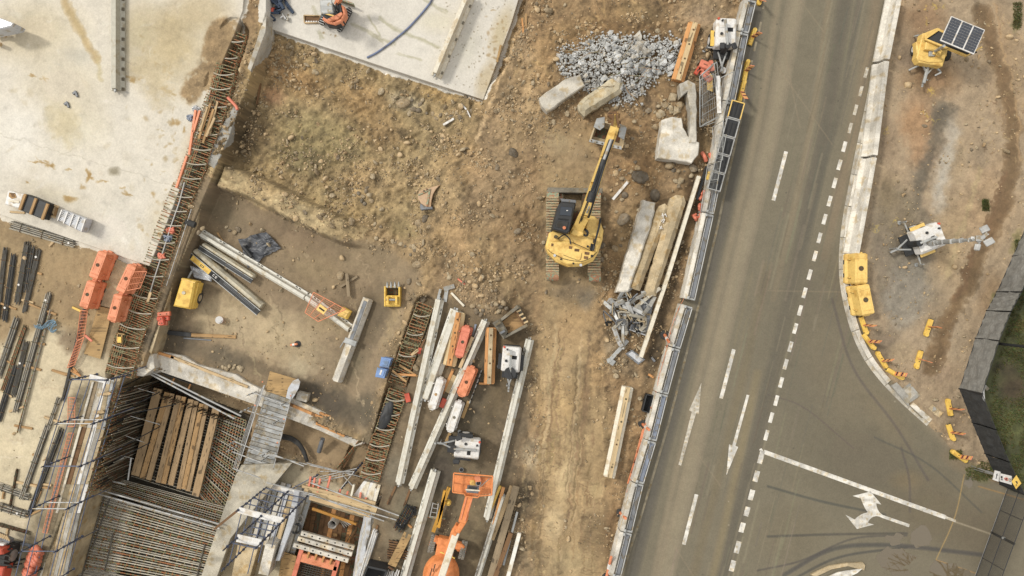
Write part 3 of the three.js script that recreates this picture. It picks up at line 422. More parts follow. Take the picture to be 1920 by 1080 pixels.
inGround('drain_pit','square grey concrete drain pit cover beside the curved kerb','drain cover',[[1684,738],[1706,718],[1726,742],[1706,756]],.1,K.concGrey,(t)=>part(t,'lid',K.conc,(b)=>b.pp([[1693,736],[1705,724],[1718,739],[1706,750]],.11,.145,.008)));
inGround('service_cover','left of the pair of small concrete covers with round lids on the verge','service cover',[[1741,766],[1749,758],[1760,767],[1752,776]],.1,K.concTan,(t)=>part(t,'lid',K.concGrey,(b)=>b.rod(P(1750,767,.1),P(1750,767,.145),.13,14)));
inGround('service_cover','right of the pair of small concrete covers with round lids on the verge','service cover',[[1752,777],[1760,767],[1770,774],[1762,783]],.1,K.concTan,(t)=>part(t,'lid',K.concTan,(b)=>b.rod(P(1761,775,.1),P(1761,775,.145),.13,14)));
function wallThing(name,label,pts,h0,h1,m,cat='wall',c=.02){const o=P(pts[0][0],pts[0][1],h0);const t=thing(name,label,cat,o);part(t,'face',m,(b)=>b.pp(pts,h0,h1,c));return t;}
{
const t=wallThing('retaining_beam','long pale concrete beam along the lower edge of the wet pit',[[278,668],[296,660],[318,662],[345,668],[372,684],[410,694],[442,702],[462,716],[486,728],[482,760],[280,690]],-2.4,-0.95,K.concPale,'concrete beam',.03);
part(t,'face',K.concPale,(b)=>b.pp([[482,760],[486,728],[540,744],[560,752],[596,768],[640,786],[706,808],[700,826],[664,838],[600,808],[538,784]],-2.4,-0.95,.03));
const t2=wallThing('pit_edge_wall','narrow pale concrete edge between rusty cages and upper pit',[[489,50],[500,28],[498,60],[470,134],[464,128],[478,86]],-1.3,0.12,K.conc);
const t3=wallThing('pit_side_wall','crumbling grey concrete wall face below the timber loaded cages',[[440,196],[446,206],[428,262],[402,316],[388,308],[408,250]],-1.5,0.05,K.concGrey);
const t4=wallThing('side_footing','long tan concrete footing edge along the right of the cage run',[[398,318],[404,316],[366,420],[326,525],[284,664],[272,655],[318,500],[362,384]],-1.5,-0.1,K.concTan);
const t5=wallThing('corner_block','rough white concrete corner where cage run meets the beam',[[272,655],[286,662],[290,690],[268,706],[252,704],[262,674]],-3,-0.3,K.concPale);
}
{
wallThing('deep_pit_wall','tall pale concrete wall strip right of the rebar mat',[[440,896],[452,872],[548,868],[538,880],[470,962],[432,1010],[404,1090],[374,1090],[404,1000]],-3.6,-1.4,conc(196,187,166));
wallThing('deep_pit_wall','left concrete wall under the scaffold deck beside the rebar mat',[[216,700],[228,706],[176,884],[150,990],[122,1094],[98,1094],[140,930],[178,820]],-3.6,-0.15,K.concTan);
}
// builders for the things that repeat
function lt(name,label,cat,x1,y1,x2,y2,top,h,group){
if(h===undefined||h===null)h=G((x1+x2)/2,(y1+y2)/2);
const a=P(x1,y1,h+top),b=P(x2,y2,h+top),c=a.clone().add(b).multiplyScalar(.5);c.y=h;
const t=thing(name,label,cat,c,Math.atan2(-(b.z-a.z),b.x-a.x),group);
t.userData.o=undefined;delete t.userData.o;return{t,L:a.distanceTo(b),h};
}
const lp=(parent,name,m,fn,extra)=>{const b=new MB();fn(b);return b.build(name,m,parent,extra);};
const px=(n,h=0)=>n*(H-h)/F;
function steelBarrier(label,x1,y1,x2,y2,wpx,o={}){
const{t,L,h}=lt('steel_barrier',label,'barrier',x1,y1,x2,y2,.35,o.h,'pale steel barrier sections stacked on site'),W=px(wpx,h+.3),Ht=o.ht??.5,m=o.m??K.barrier,s=o.side??-1;
lp(t,'body',m,(b)=>{b.profile([[-W/2,0],[-W/2,.1],[-W*.24,.2],[-W*.14,Ht],[W*.2,Ht],[W*.32,.2],[W/2,.1],[W/2,0]],L,.012);});
lp(t,'base_flange',o.fm??K.barrierWhite,(b)=>b.box(L*.99,.05,W*.24,0,.135,s*W*.37,0,.006,s*-.14));
const n=Math.max(3,Math.round(L/(o.step??1.15)));
for(let i=0;i<n;i++){const x=-L/2+L*(i+.5)/n;lp(t,'slot',K.dark,(b)=>{b.box(.13,.02,.05,x-.1,.157,s*W*.38,0,.004,s*-.14);b.box(.13,.02,.05,x+.1,.157,s*W*.38,0,.004,s*-.14);});}
if(o.pockets)for(let i=0;i<n*1.6;i++){const x=-L/2+L*(i+.5)/(n*1.6);lp(t,'bracket',K.concDark,(b)=>b.box(.16,.06,W*.2,x,.15,-s*W*.4,0,.006));}
for(const e of[-1,1]){lp(t,'end_lug',K.galv,(b)=>b.box(.16,.12,W*.16,e*(L/2+.05),Ht*.72,0,0,.01));lp(t,'end_lug',K.galv,(b)=>b.box(.14,.08,W*.1,e*(L/2+.05),.16,s*W*.2,0,.01));}
return t;
}
function waterBarrier(label,x1,y1,x2,y2,wpx,m,group,o={}){
const{t,L,h}=lt('water_barrier',label,'plastic barrier',x1,y1,x2,y2,.7,o.h,group),W=px(wpx,.5+h),Ht=o.ht??.8;
lp(t,'body',m,(b)=>{b.profile([[-W/2,0],[-W/2,.18],[-W*.4,.3],[-W*.32,Ht],[W*.32,Ht],[W*.4,.3],[W/2,.18],[W/2,0]],L,.065);});
for(const s of[-1,1]){lp(t,'end_lug',m,(b)=>b.box(.1,.14,W*.36,s*(L/2+.02),Ht*.7,0,0,.02));lp(t,'end_lug',m,(b)=>b.box(.1,.14,W*.36,s*(L/2+.02),Ht*.25,0,0,.02));
lp(t,'recess_rib',m,(b)=>{for(const x of[-.3,.3])b.box(.05,.5,.07,x*L,.42,s*W*.42,0,.015,s*.15);b.box(L*.5,.05,.05,0,Ht-.01,s*W*.22,0,.015);});lp(t,'top_rib',m,(b)=>b.box(.05,.05,W*.5,s*L*.34,Ht,0,0,.015));
for(const x of[-.22,.22])lp(t,'forklift_slot',K.dark,(b)=>b.box(.22,.1,.05,x*L,.08,s*W*.485,0,.005));}
lp(t,'fill_cap',o.cap??K.rustDark,(b)=>b.rod([0,Ht-.03,0],[0,Ht+.02,0],W*.13,12));
return t;
}
function plank(label,x1,y1,x2,y2,wpx,th,m,o={}){
const{t,L,h}=lt(o.name??'timber_plank',label,o.cat??'timber',x1,y1,x2,y2,th,o.h,o.group);
lp(t,'board',m,(b)=>b.box(L,th,px(wpx,h+th),0,th/2,0,0,.008));return t;
}
function stick(name,label,cat,x1,y1,x2,y2,wpx,th,m,o={}){
const h=o.h??G((x1+x2)/2,(y1+y2)/2);const a=P(x1,y1,h+th),b=P(x2,y2,(o.h2??h)+th),c=a.clone().add(b).multiplyScalar(.5);
const q=new MB();q.box(a.distanceTo(b),th,px(wpx,h),0,0,0,0,.006);const g=q.build(name,m);g.position.copy(c);g.position.y-=th/2;
const d=b.clone().sub(a).normalize();g.rotation.set(0,Math.atan2(-d.z,d.x),Math.asin(d.y),'YXZ');return tag(g,label,cat,o.group);
}
function laneSeparator(label,x1,y1,x2,y2,fx,fy,o={}){
const{t,L,h}=lt('lane_separator',label,'lane separator',x1,y1,x2,y2,.15,o.h??.1,'yellow lane separators with striped paddles'),W=px(9);
lp(t,'base',K.yellowDeep,(b)=>{b.profile([[-W/2,0],[-W/2,.07],[-W*.3,.17],[W*.3,.17],[W/2,.07],[W/2,0]],L,.03);b.rod([L/2-.02,0,0],[L/2-.02,.16,0],W*.45,10);});
lp(t,'joint',K.rustDark,(b)=>{b.box(.06,.06,W*.24,-L/2-.01,.1,W*.2,0,.01);b.box(.06,.06,W*.24,-L/2-.01,.1,-W*.2,0,.01);b.rod([L*.14,.16,0],[L*.14,.185,0],.03,8);});
const s=new THREE.Vector3(),base=P((x1+x2)/2,(y1+y2)/2,h+.17),tip=P(fx,fy,h+1);s.copy(tip).sub(base);s.y=.84;t.updateMatrixWorld();const lc=t.worldToLocal(base.clone()),lt2=t.worldToLocal(base.clone().add(s));
const pad=lp(t,'paddle',K.orange,(b)=>b.beam(lc,lt2,.22,.035,.01));
for(let i=0;i<4;i++){const u=.12+i*.22,a=lc.clone().lerp(lt2,u),e=lc.clone().lerp(lt2,u+.12);const st=new MB();st.beam(a,e,.2,.041,.003);st.build('stripe',i%2?K.yellow:K.black,pad);}
return t;
}
function cone(label,x,y,tx,ty,o={}){
const h=o.h??G(x,y),t=thing('traffic_cone',label,'traffic cone',P(x,y,h),0,'orange and white bollards beside the road barrier'),tip=P(tx,ty,h+1);const q=(u)=>new THREE.Vector3(0,.06,0).lerp(tip.clone().sub(t.position),u);
lp(t,'base',K.rubber,(b)=>b.rod([0,0,0],[0,.08,0],.26,12,.22));lp(t,'post',K.orange,(b)=>b.rod(q(0),q(1),.085,10,.07));lp(t,'band',K.white,(b)=>b.rod(q(.45),q(.68),.09,10));return t;
}
const fan=(m)=>m;
function wheel(parent,c,ax,r,w,rimM=K.white){const A=V(ax).clone().normalize().multiplyScalar(w/2),o=parent.position;c=V(c).clone().sub(o);const ty=new MB();ty.rod(c.clone().sub(A),c.clone().add(A),r,18);const T=ty.build('wheel',K.rubber,parent);const rm=new MB();rm.rod(c.clone().sub(A.clone().multiplyScalar(1.04)),c.clone().add(A.clone().multiplyScalar(1.04)),r*.58,14);rm.build('rim',rimM,T);const hb=new MB();hb.rod(c.clone().sub(A.clone().multiplyScalar(1.08)),c.clone().add(A.clone().multiplyScalar(1.08)),r*.2,10);hb.build('hub',K.galv,T);return T;}
function cage(label,x1,y1,x2,y2,wpx,ht,o={}){
const{t,L,h}=lt('rebar_cage',label,'rebar cage',x1,y1,x2,y2,ht,o.h,'rusty rebar cages for the footing'),W=px(wpx,h+ht),r=.025,step=o.step??.16,m=o.m??K.rustBar;
lp(t,'long_bars',m,(b)=>{for(let k=0;k<5;k++)for(const s of[-1,1])b.rod([-L/2,ht-.05-k*(ht-.1)/4,s*W/2],[L/2,ht-.05-k*(ht-.1)/4+rnd(-.03,.03),s*W/2+rnd(-.03,.03)],r,4);const n=o.topBars??0;for(let k=1;k<=n;k++)b.rod([-L/2,ht,W*(.5-k*.085)],[L/2,ht,W*(.5-k*.085)],r,4);for(let k=1;k<5;k++)b.rod([-L/2,.05,W*(k/5-.5)],[L/2,.05,W*(k/5-.5)],r,4);});
const n=Math.round(L/step);
for(let i=0;i<=n;i++){const x=-L/2+L*i/n+rnd(-.03,.03),j=()=>rnd(-.03,.03),open=o.open??.4,rung=i%(o.rung??5)<2;
lp(t,'hoop',m,(b)=>{const z=W/2;b.rod([x+j(),0,-z],[x+j(),ht+.04,-z+j()],r,4);b.rod([x+j(),0,z],[x+j(),ht+.04,z+j()],r,4);b.rod([x,.03,-z],[x+j(),.03,z],r,4);
if(rung||rnd()>open){b.rod([x+j(),ht,-z],[x+j()*2,ht+j(),z],r*1.15,4);}else{b.rod([x,ht,-z],[x+j(),ht,-z*.62],r,4);b.rod([x,ht,z],[x+j(),ht,z*.62],r,4);}});}
const ng=Math.round(L/.9);for(let i=0;i<ng;i++){const x=-L/2+L*(i+.5)/ng;lp(t,'spacer_bar',K.barPale,(b)=>{b.tube([[x-.1,ht+.03,-W/2],[x+.06,ht+.04,-W*.2],[x+.16,ht+.03,W*.2],[x+.12,ht+.02,W/2]],r*1.5,5,6);});}
return t;
}
function bundle(label,x1,y1,x2,y2,wpx,n,m,o={}){
const{t,L,h}=lt(o.name??'rebar_bundle',label,o.cat??'rebar bundle',x1,y1,x2,y2,.12,o.h??G((x1+x2)/2,(y1+y2)/2)+.04,o.group??'bundles of reinforcing bar in the storage yard'),W=px(wpx,.1),r=o.r??.022;
for(let i=0;i<n;i++){const k=Math.floor(i/Math.ceil(n/2)),z=((i%Math.ceil(n/2))/(Math.ceil(n/2)-1||1)-.5)*(W-2*r)*(k?.8:1),e=rnd(-.12,.12),j=rnd(-.02,.02);lp(t,'bar',m[i%m.length],(b)=>b.rod([-L/2+e,r+k*r*2.2,z+j],[L/2+e,r+k*r*2.2,z-j],r,5));}
const nt=o.ties??3;for(let i=0;i<nt;i++)lp(t,'tie',K.rustDark,(b)=>b.box(.04,r*4.8,W*1.03,-L/2+L*(i+.5)/nt,r*2.3,0,0,.01));
if(o.tag!==undefined)lp(t,'label_tag',K.white,(b)=>b.box(.1,.01,.1,L*o.tag,r*5,W*.1,.6,.003));
return t;
}
const icoDir=(()=>{const g=mergeVertices(new THREE.IcosahedronGeometry(1,2).deleteAttribute('normal').deleteAttribute('uv'));return g;})();
function roundRock(sd0){const g=icoDir.clone(),p=g.attributes.position,v=new THREE.Vector3(),sx=rnd(.75,1.25),sy=rnd(.55,.85),sz=rnd(.7,1.1);for(let i=0;i<p.count;i++){v.fromBufferAttribute(p,i);const f=1+.5*(fbm(v.x*1.3+sd0,v.y*1.3+v.z*.9+sd0,2)-.5)+.3*(fbm(v.z*2.5+sd0,v.x*2.5-v.y*1.7,2)-.5);p.setXYZ(i,v.x*f*sx,v.y*f*sy,v.z*f*sz);}g.computeVertexNormals();return boxUV(g.toNonIndexed());}
function sharpRock(){const pts=[],sx=rnd(.8,1.25),sy=rnd(.6,.9),sz=rnd(.7,1.1);for(let i=0;i<13;i++){const a=rnd(6.283),u=rnd(-1,1),s=Math.sqrt(1-u*u),f=rnd(.82,1.08);pts.push(new THREE.Vector3(s*Math.cos(a)*sx*f,u*sy*f,s*Math.sin(a)*sz*f));}return boxUV(new ConvexGeometry(pts));}
const ROUND=Array.from({length:8},(_,i)=>roundRock(i*7.3)),SHARP=Array.from({length:12},sharpRock);
// along the road: barriers, separators, signs, fence
{
const BL=[[1407,-2],[1392,60],[1366,190],[1345,310],[1327,400],[1291,562]],lower=[[1288,572],[1264,652],[1241,738],[1219,826],[1195,906],[1173,998],[1152,1082]];
const where=['at the top edge of the photograph','beside the stacked mesh fence panels','beside the black panel row','beside the orange tape bundle','beside the long concrete columns'];
const seg=(a,b,label,blue,i)=>{
const{t,L}=lt('road_barrier',label,'road barrier',a[0],a[1],b[0],b[1],.7,0,'white barrier sections along the road'),W=px(24,.5);
lp(t,'body',K.concPale,(m)=>m.profile([[-W*.1,0],[-W*.1,.2],[W*.08,.34],[W*.12,.72],[W*.44,.72],[W*.5,.25],[W*.5,0]],L-.04,.02));
lp(t,'foot',K.conc,(m)=>m.box(L-.06,.16,W*.5,0,.08,-W*.28,0,.02));
lp(t,'screen_panel',blue?K.panelBlue:K.panelGrey,(m)=>m.box(L*.94,.05,W*.34,0,.5,-W*.28,0,.01,.12));
lp(t,'rail',K.tube,(m)=>{m.rod([-L/2+.03,.6,-W*.5],[L/2-.03,.6,-W*.5],.03,6);m.rod([-L/2+.03,.58,-W*.08],[L/2-.03,.58,-W*.08],.02,6);});
for(const s of[-1,1])lp(t,'end_bracket',K.galv,(m)=>{m.box(.09,.1,W*.56,s*(L/2-.07),.6,-W*.2,0,.01);m.box(.14,.1,.1,s*(L/2-.1),.74,W*.1,0,.01);});
return t;
};
for(let i=0;i+1<BL.length;i++)seg(BL[i],BL[i+1],'white road barrier section '+where[i],false,i);
const w2=['left of the dark bollard with orange post','ending level with the loose white panel','beside the small black crate','beside the orange poles','with a blue panel level with the long up arrow','lowest, at the bottom edge of the photograph'];
const w3=['with grey panel, just above the fallen bollard','with grey panel, beside the loose white panel','with bluish panel beside the black crate','with bluish panel beside the leaning orange poles','with grey panel beside the leaning bollard by bare soil','lowest along the road, cut by the photograph edge'];
for(let i=0;i+1<lower.length;i++)seg(lower[i],lower[i+1],'road barrier section '+w3[i],i===2||i===3,i);
}
for(const[i,lab]of['yellow framed black slatted panel, topmost of the row by the road','second black slatted panel from the top of the row by the road','third black slatted panel from the top of the row by the road','fourth black slatted panel, above the last one in the row','lowest black slatted panel of the row along the road barrier'].entries()){
const a=[1385-i*9.4,190+i*33.5],b=[1376-i*9.4,223+i*33.5],{t,L}=lt('slatted_barrier',lab,'barrier panel',a[0],a[1],b[0],b[1],.9,.05,'black slatted panels in a row'),W=px(25,.9);
lp(t,'panel',K.black,(m)=>m.box(L*.92,.05,W*.84,0,.84,0,0,.01));
for(let k=0;k<5;k++)lp(t,'slat',k%2?K.rubber:K.dark,(m)=>m.box(L*rnd(.6,.8),.02,W*.07,rnd(-.04,.04),.875,W*(k*.15-.3),0,.004));
const fm=i?K.tube:K.yellow;for(const s of[-1,1]){lp(t,'frame_bar',fm,(m)=>m.box(L,.09,.05,0,.87,s*W*.47,0,.01));lp(t,'cross_bar',i===0&&s<0?K.yellow:K.tube,(m)=>m.box(.05,.08,W,s*(L/2-.03),.89,0,0,.01));lp(t,'leg',K.galv,(m)=>{m.box(.06,.85,.06,s*(L/2-.1),.42,-W*.42,0,.01);m.box(.06,.85,.06,s*(L/2-.1),.42,W*.42,0,.01);});}
}
[[[1688,-10],[1664,110]],[[1663,114],[1641,291]],[[1640,295],[1607,476]]].forEach(([a,b],i)=>{
const{t,L}=lt('concrete_barrier',['pale concrete barrier section at the top beside the kerb','pale concrete barrier section in the middle beside the kerb','pale concrete barrier section ending at the yellow water barrier'][i],'concrete barrier',a[0],a[1],b[0],b[1],.8,.1,'pale concrete barriers along the kerb'),W=px(27,.3);
lp(t,'body',K.concPale,(m)=>m.profile([[-W/2,0],[-W/2,.12],[-W*.26,.3],[-W*.16,.8],[W*.16,.8],[W*.26,.3],[W/2,.12],[W/2,0]],L,.02));
for(let k=0;k<3;k++)lp(t,'lifting_hole',K.concDark,(m)=>m.rod([(k/3-.3)*L,.1,-W*.39],[(k/3-.3)*L,.24,-W*.39],.045,8));
lp(t,'joint_hook',K.galv,(m)=>m.box(.07,.3,.2,L/2+.01,.4,0,0,.01));
});
waterBarrier('upper of the two yellow water filled barriers by the kerb',1611,475,1611,532,36,K.yellow,'yellow water barriers',{h:.1,ht:.9});
waterBarrier('lower tilted yellow water filled barrier with white frame beside it',1614,534,1625,590,36,K.yellow,'yellow water barriers',{h:.1,ht:.9});
{const t=thing('sign_stand','white triangular metal frame leaning on the yellow barrier','frame',P(1606,570,.1));const a=P(1594,526,.2),b=P(1606,588,.2),c=P(1621,590,.75);for(const[p,q]of[[a,b],[b,c],[a,c],[P(1598,550,.25),P(1609,590,.3)]])part(t,'frame_bar',K.white,(m)=>m.beam(p,q,.09,.04,.008));for(const y of[548,562,574])part(t,'rung',K.white,(m)=>m.beam(P(1599+(y-548)*.2,y,.2),P(1603+(y-548)*.3,y+2,.4),.05,.03,.005));}
laneSeparator('yellow separator just below the yellow barriers by the kerb',1616,594,1626,624,1641,611);
laneSeparator('second yellow separator following the kerb with striped paddle',1620,626,1640,653,1651,641);
laneSeparator('third yellow separator following the kerb, rounded upper end',1664,690,1647,662,1674,675);
laneSeparator('fourth yellow separator, end of the kerb row above drain cover',1664,692,1693,709,1700,703);
laneSeparator('yellow separator standing alone on gravel below the light tower',1748,599,1738,628,1763,614);
laneSeparator('yellow separator alone on gravel left of the fence corner',1729,658,1720,689,1745,679);
laneSeparator('upper of the yellow separators right of the round lidded covers',1785,780,1779,751,1806,768);
laneSeparator('middle yellow separator beside the dark lower fence',1780,796,1789,824,1808,814);
laneSeparator('lowest yellow separator at the grass edge by the side road',1815,866,1788,847,1822,859);
laneSeparator('yellow separator at the very top of the road',1427,-6,1424,6,1433,2,{h:0});
laneSeparator('short yellow separator beside the top of the road barrier',1406,84,1416,55,1426,61,{h:0});
laneSeparator('long yellow separator upper half beside the mesh panels',1396,152,1403,114,1411,123,{h:0});
laneSeparator('long yellow separator lower half touching the black panels',1387,190,1396,153,1399,185,{h:0});
cone('bollard with black base fallen against the road barrier by the loose panel',1246,628,1254,641);
cone('bollard beside the road barrier just below the black crate',1205,795,1217,806);
cone('bollard on bare soil beside the lower road barrier',1163,961,1173,972);
cone('bollard with long orange post at the bottom edge of the site',1137,1082,1146,1044);
{const t=thing('barrier_tape','orange bunting line strung along the site side of road barrier','bunting',P(1290,560,.5));const q=[[1312,445],[1303,470],[1298,505],[1289,545],[1272,580],[1264,600],[1256,625],[1251,650],[1243,680],[1235,708],[1231,735],[1222,765]].map(([x,y])=>P(x,y,.6));part(t,'cord',K.orange,(m)=>m.tube(q,.012,4));for(let i=0;i<q.length;i++)part(t,'flag',K.orange,(m)=>m.add(new THREE.ConeGeometry(.1,.03,3).rotateX(Math.PI/2).rotateY(rnd(6)),new THREE.Matrix4().setPosition(q[i].clone().add(new THREE.Vector3(rnd(-.05,.05),-.04,0)).sub(t.position))));}
for(const[i,[x1,y1,x2,y2]]of[[1212,793,1177,907],[1206,805,1183,890],[1209,812,1176,924]].entries()){const t=stick('orange_pole',['longest orange pole leaning along the road barrier','shortest of the orange poles by the road barrier','lowest reaching orange pole along the road barrier'][i],'pole',x1,y1,x2,y2,2.6,.06,K.orange,{h:.25});}
function meshPanel(label,pts,hs,o={}){
const q=pts.map(([x,y],i)=>P(x,y,Array.isArray(hs)?hs[i]:hs)),t=thing('wire_fence',label,'wire fence',q.reduce((s,p)=>s.add(p),new THREE.Vector3()).multiplyScalar(.25),0,o.group??'wire mesh temporary fence panels'),m=o.m??K.galv;const at=(u,v)=>q[0].clone().lerp(q[1],u).lerp(q[3].clone().lerp(q[2],u),v);
for(let i=0;i<4;i++)part(t,'frame_tube',m,(b)=>b.rod(q[i],q[(i+1)%4],o.fr??.02,6));
const n=o.n??Math.round(q[0].distanceTo(q[1])/.1),k=o.k??Math.round(q[0].distanceTo(q[3])/.5);
part(t,'wires',m,(b)=>{for(let i=1;i<n;i++)b.rod(at(i/n,0),at(i/n,1),o.r??.0045,3);},{kind:'stuff'});for(let i=1;i<k;i++)part(t,'cross_wire',m,(b)=>b.rod(at(0,i/k),at(1,i/k),(o.r??.0045)*1.6,4));
return t;
}
meshPanel('topmost mesh panel of the stack leaning by orange feet',[[1312,143],[1339,118],[1351,218],[1312,238]],[.8,1,.6,.4]);
meshPanel('second mesh panel of the stack, shifted right',[[1317,140],[1344,116],[1354,214],[1318,234]],[.6,.8,.5,.3]);
meshPanel('third mesh panel, lowest left in the stack',[[1313,150],[1338,138],[1350,226],[1313,238]],[.35,.45,.3,.2]);
meshPanel('narrow mesh panel leaning on barrier right of the stack',[[1351,146],[1376,134],[1356,222],[1350,232]],[1,1.2,.7,.5]);
meshPanel('mesh panel below the stack leaning toward black panels',[[1336,238],[1356,226],[1355,300],[1338,296]],[.5,1.2,1.2,.5]);
meshPanel('mesh panel crossing over the black panels',[[1350,258],[1362,252],[1346,336],[1334,338]],[1.3,1.6,1.4,1]);
meshPanel('lowest mesh panel leaning above the orange bundle',[[1327,308],[1352,302],[1336,398],[1314,396]],[.6,1.5,1.5,.6]);
stick('steel_plate','white steel plate leaning among the mesh panels','plate',1346,142,1349,212,8,.06,K.white,{h:.75});
{const t=thing('yellow_sign','yellow sign board seen through the stacked mesh panels','sign',P(1330,155,.2));part(t,'board',K.yellow,(m)=>m.pp([[1326,142],[1332,137],[1337,143],[1336,172],[1326,168]],.2,.24,.005));}
[[1319,118,1329,122,15],[1335,117,1337,126,8],[1316,127,1328,130,9],[1308,133,1311,128,8],[1322,136,1331,146,12]].forEach(([a,b,c,d,w],i)=>{const{t,L}=lt('fence_foot',['largest orange plastic fence foot beside the mesh stack','narrow orange fence foot behind the largest one','middle orange fence foot under the largest one','small orange fence foot at the left of the heap','orange fence foot half under the mesh stack'][i],'fence foot',a,b,c,d,.25,.15+(i===0?.12:0),'orange plastic fence feet');const W=px(w);lp(t,'block',i===3?K.red:K.salmon,(m)=>m.profile([[-W/2,0],[-W/2,.1],[-W*.4,.16],[W*.4,.16],[W/2,.1],[W/2,0]],L+.3,.03));lp(t,'hole',K.rustDark,(m)=>{for(const s of[-.25,0,.25])m.rod([s*L,.15,0],[s*L,.17,0],.03,8);});});
{const q=[[1316,286,1324,302],[1331,288,1336,305]];q.forEach(([a,b,c,d],i)=>{const m=new MB();const y=G(a,b)+.12;m.tube([P(a,b,y),P((a+c)/2+1,(b+d)/2,y+.1),P(c,d,y)],.11,8);tag(m.build('tape_bundle',K.salmon),['orange plastic roll lying on the soil by the black panels','orange plastic roll half under the crossing mesh panel'][i],'plastic roll');});
[[1318,362],[1324,352],[1331,346],[1320,380],[1314,392],[1310,402],[1322,372],[1303,374],[1316,410],[1310,398]].forEach(([x,y],i)=>{});const m=new MB();for(let i=0;i<16;i++){const u=i/15,x=1331-u*26+rnd(-6,6),y=346+u*62+rnd(-6,6);m.tube([P(x,y,.3),P(x+rnd(-5,5),y+rnd(2,9),.45),P(x+rnd(-8,8),y+rnd(4,14),.3)],rnd(.05,.1),6);}tag(m.build('safety_mesh_heap',K.salmon),'heap of crumpled orange safety mesh against the road barrier','safety mesh');}
stick('black_plank','long black board under the lowest mesh panel','board',1325,312,1307,374,5,.12,K.black,{h:.3});
stick('yellow_block','small yellow block caught in the lowest mesh panel','block',1332,322,1328,337,7,.2,K.yellowDeep,{h:.5});
{const t=thing('white_bucket','small white bucket near the mesh stack and generator','bucket',P(1356,132,0));part(t,'pail',K.white,(m)=>m.rod(P(1356,132,0),P(1356,132,.35),.13,12,.16));part(t,'lid',K.film,(m)=>m.rod(P(1356,132,.35),P(1356,132,.38),.165,12));}
{const{t,L}=lt('black_crate','open black plastic crate against the road barrier','crate',1219,741,1211,772,.35,.05);const W=px(13);lp(t,'floor',K.dark,(m)=>m.box(L,.05,W,0,.03,0));for(const s of[-1,1]){lp(t,'side',K.black,(m)=>m.box(L,.35,.06,0,.2,s*W/2));lp(t,'end',K.black,(m)=>m.box(.06,.35,W,s*L/2,.2,0));}}
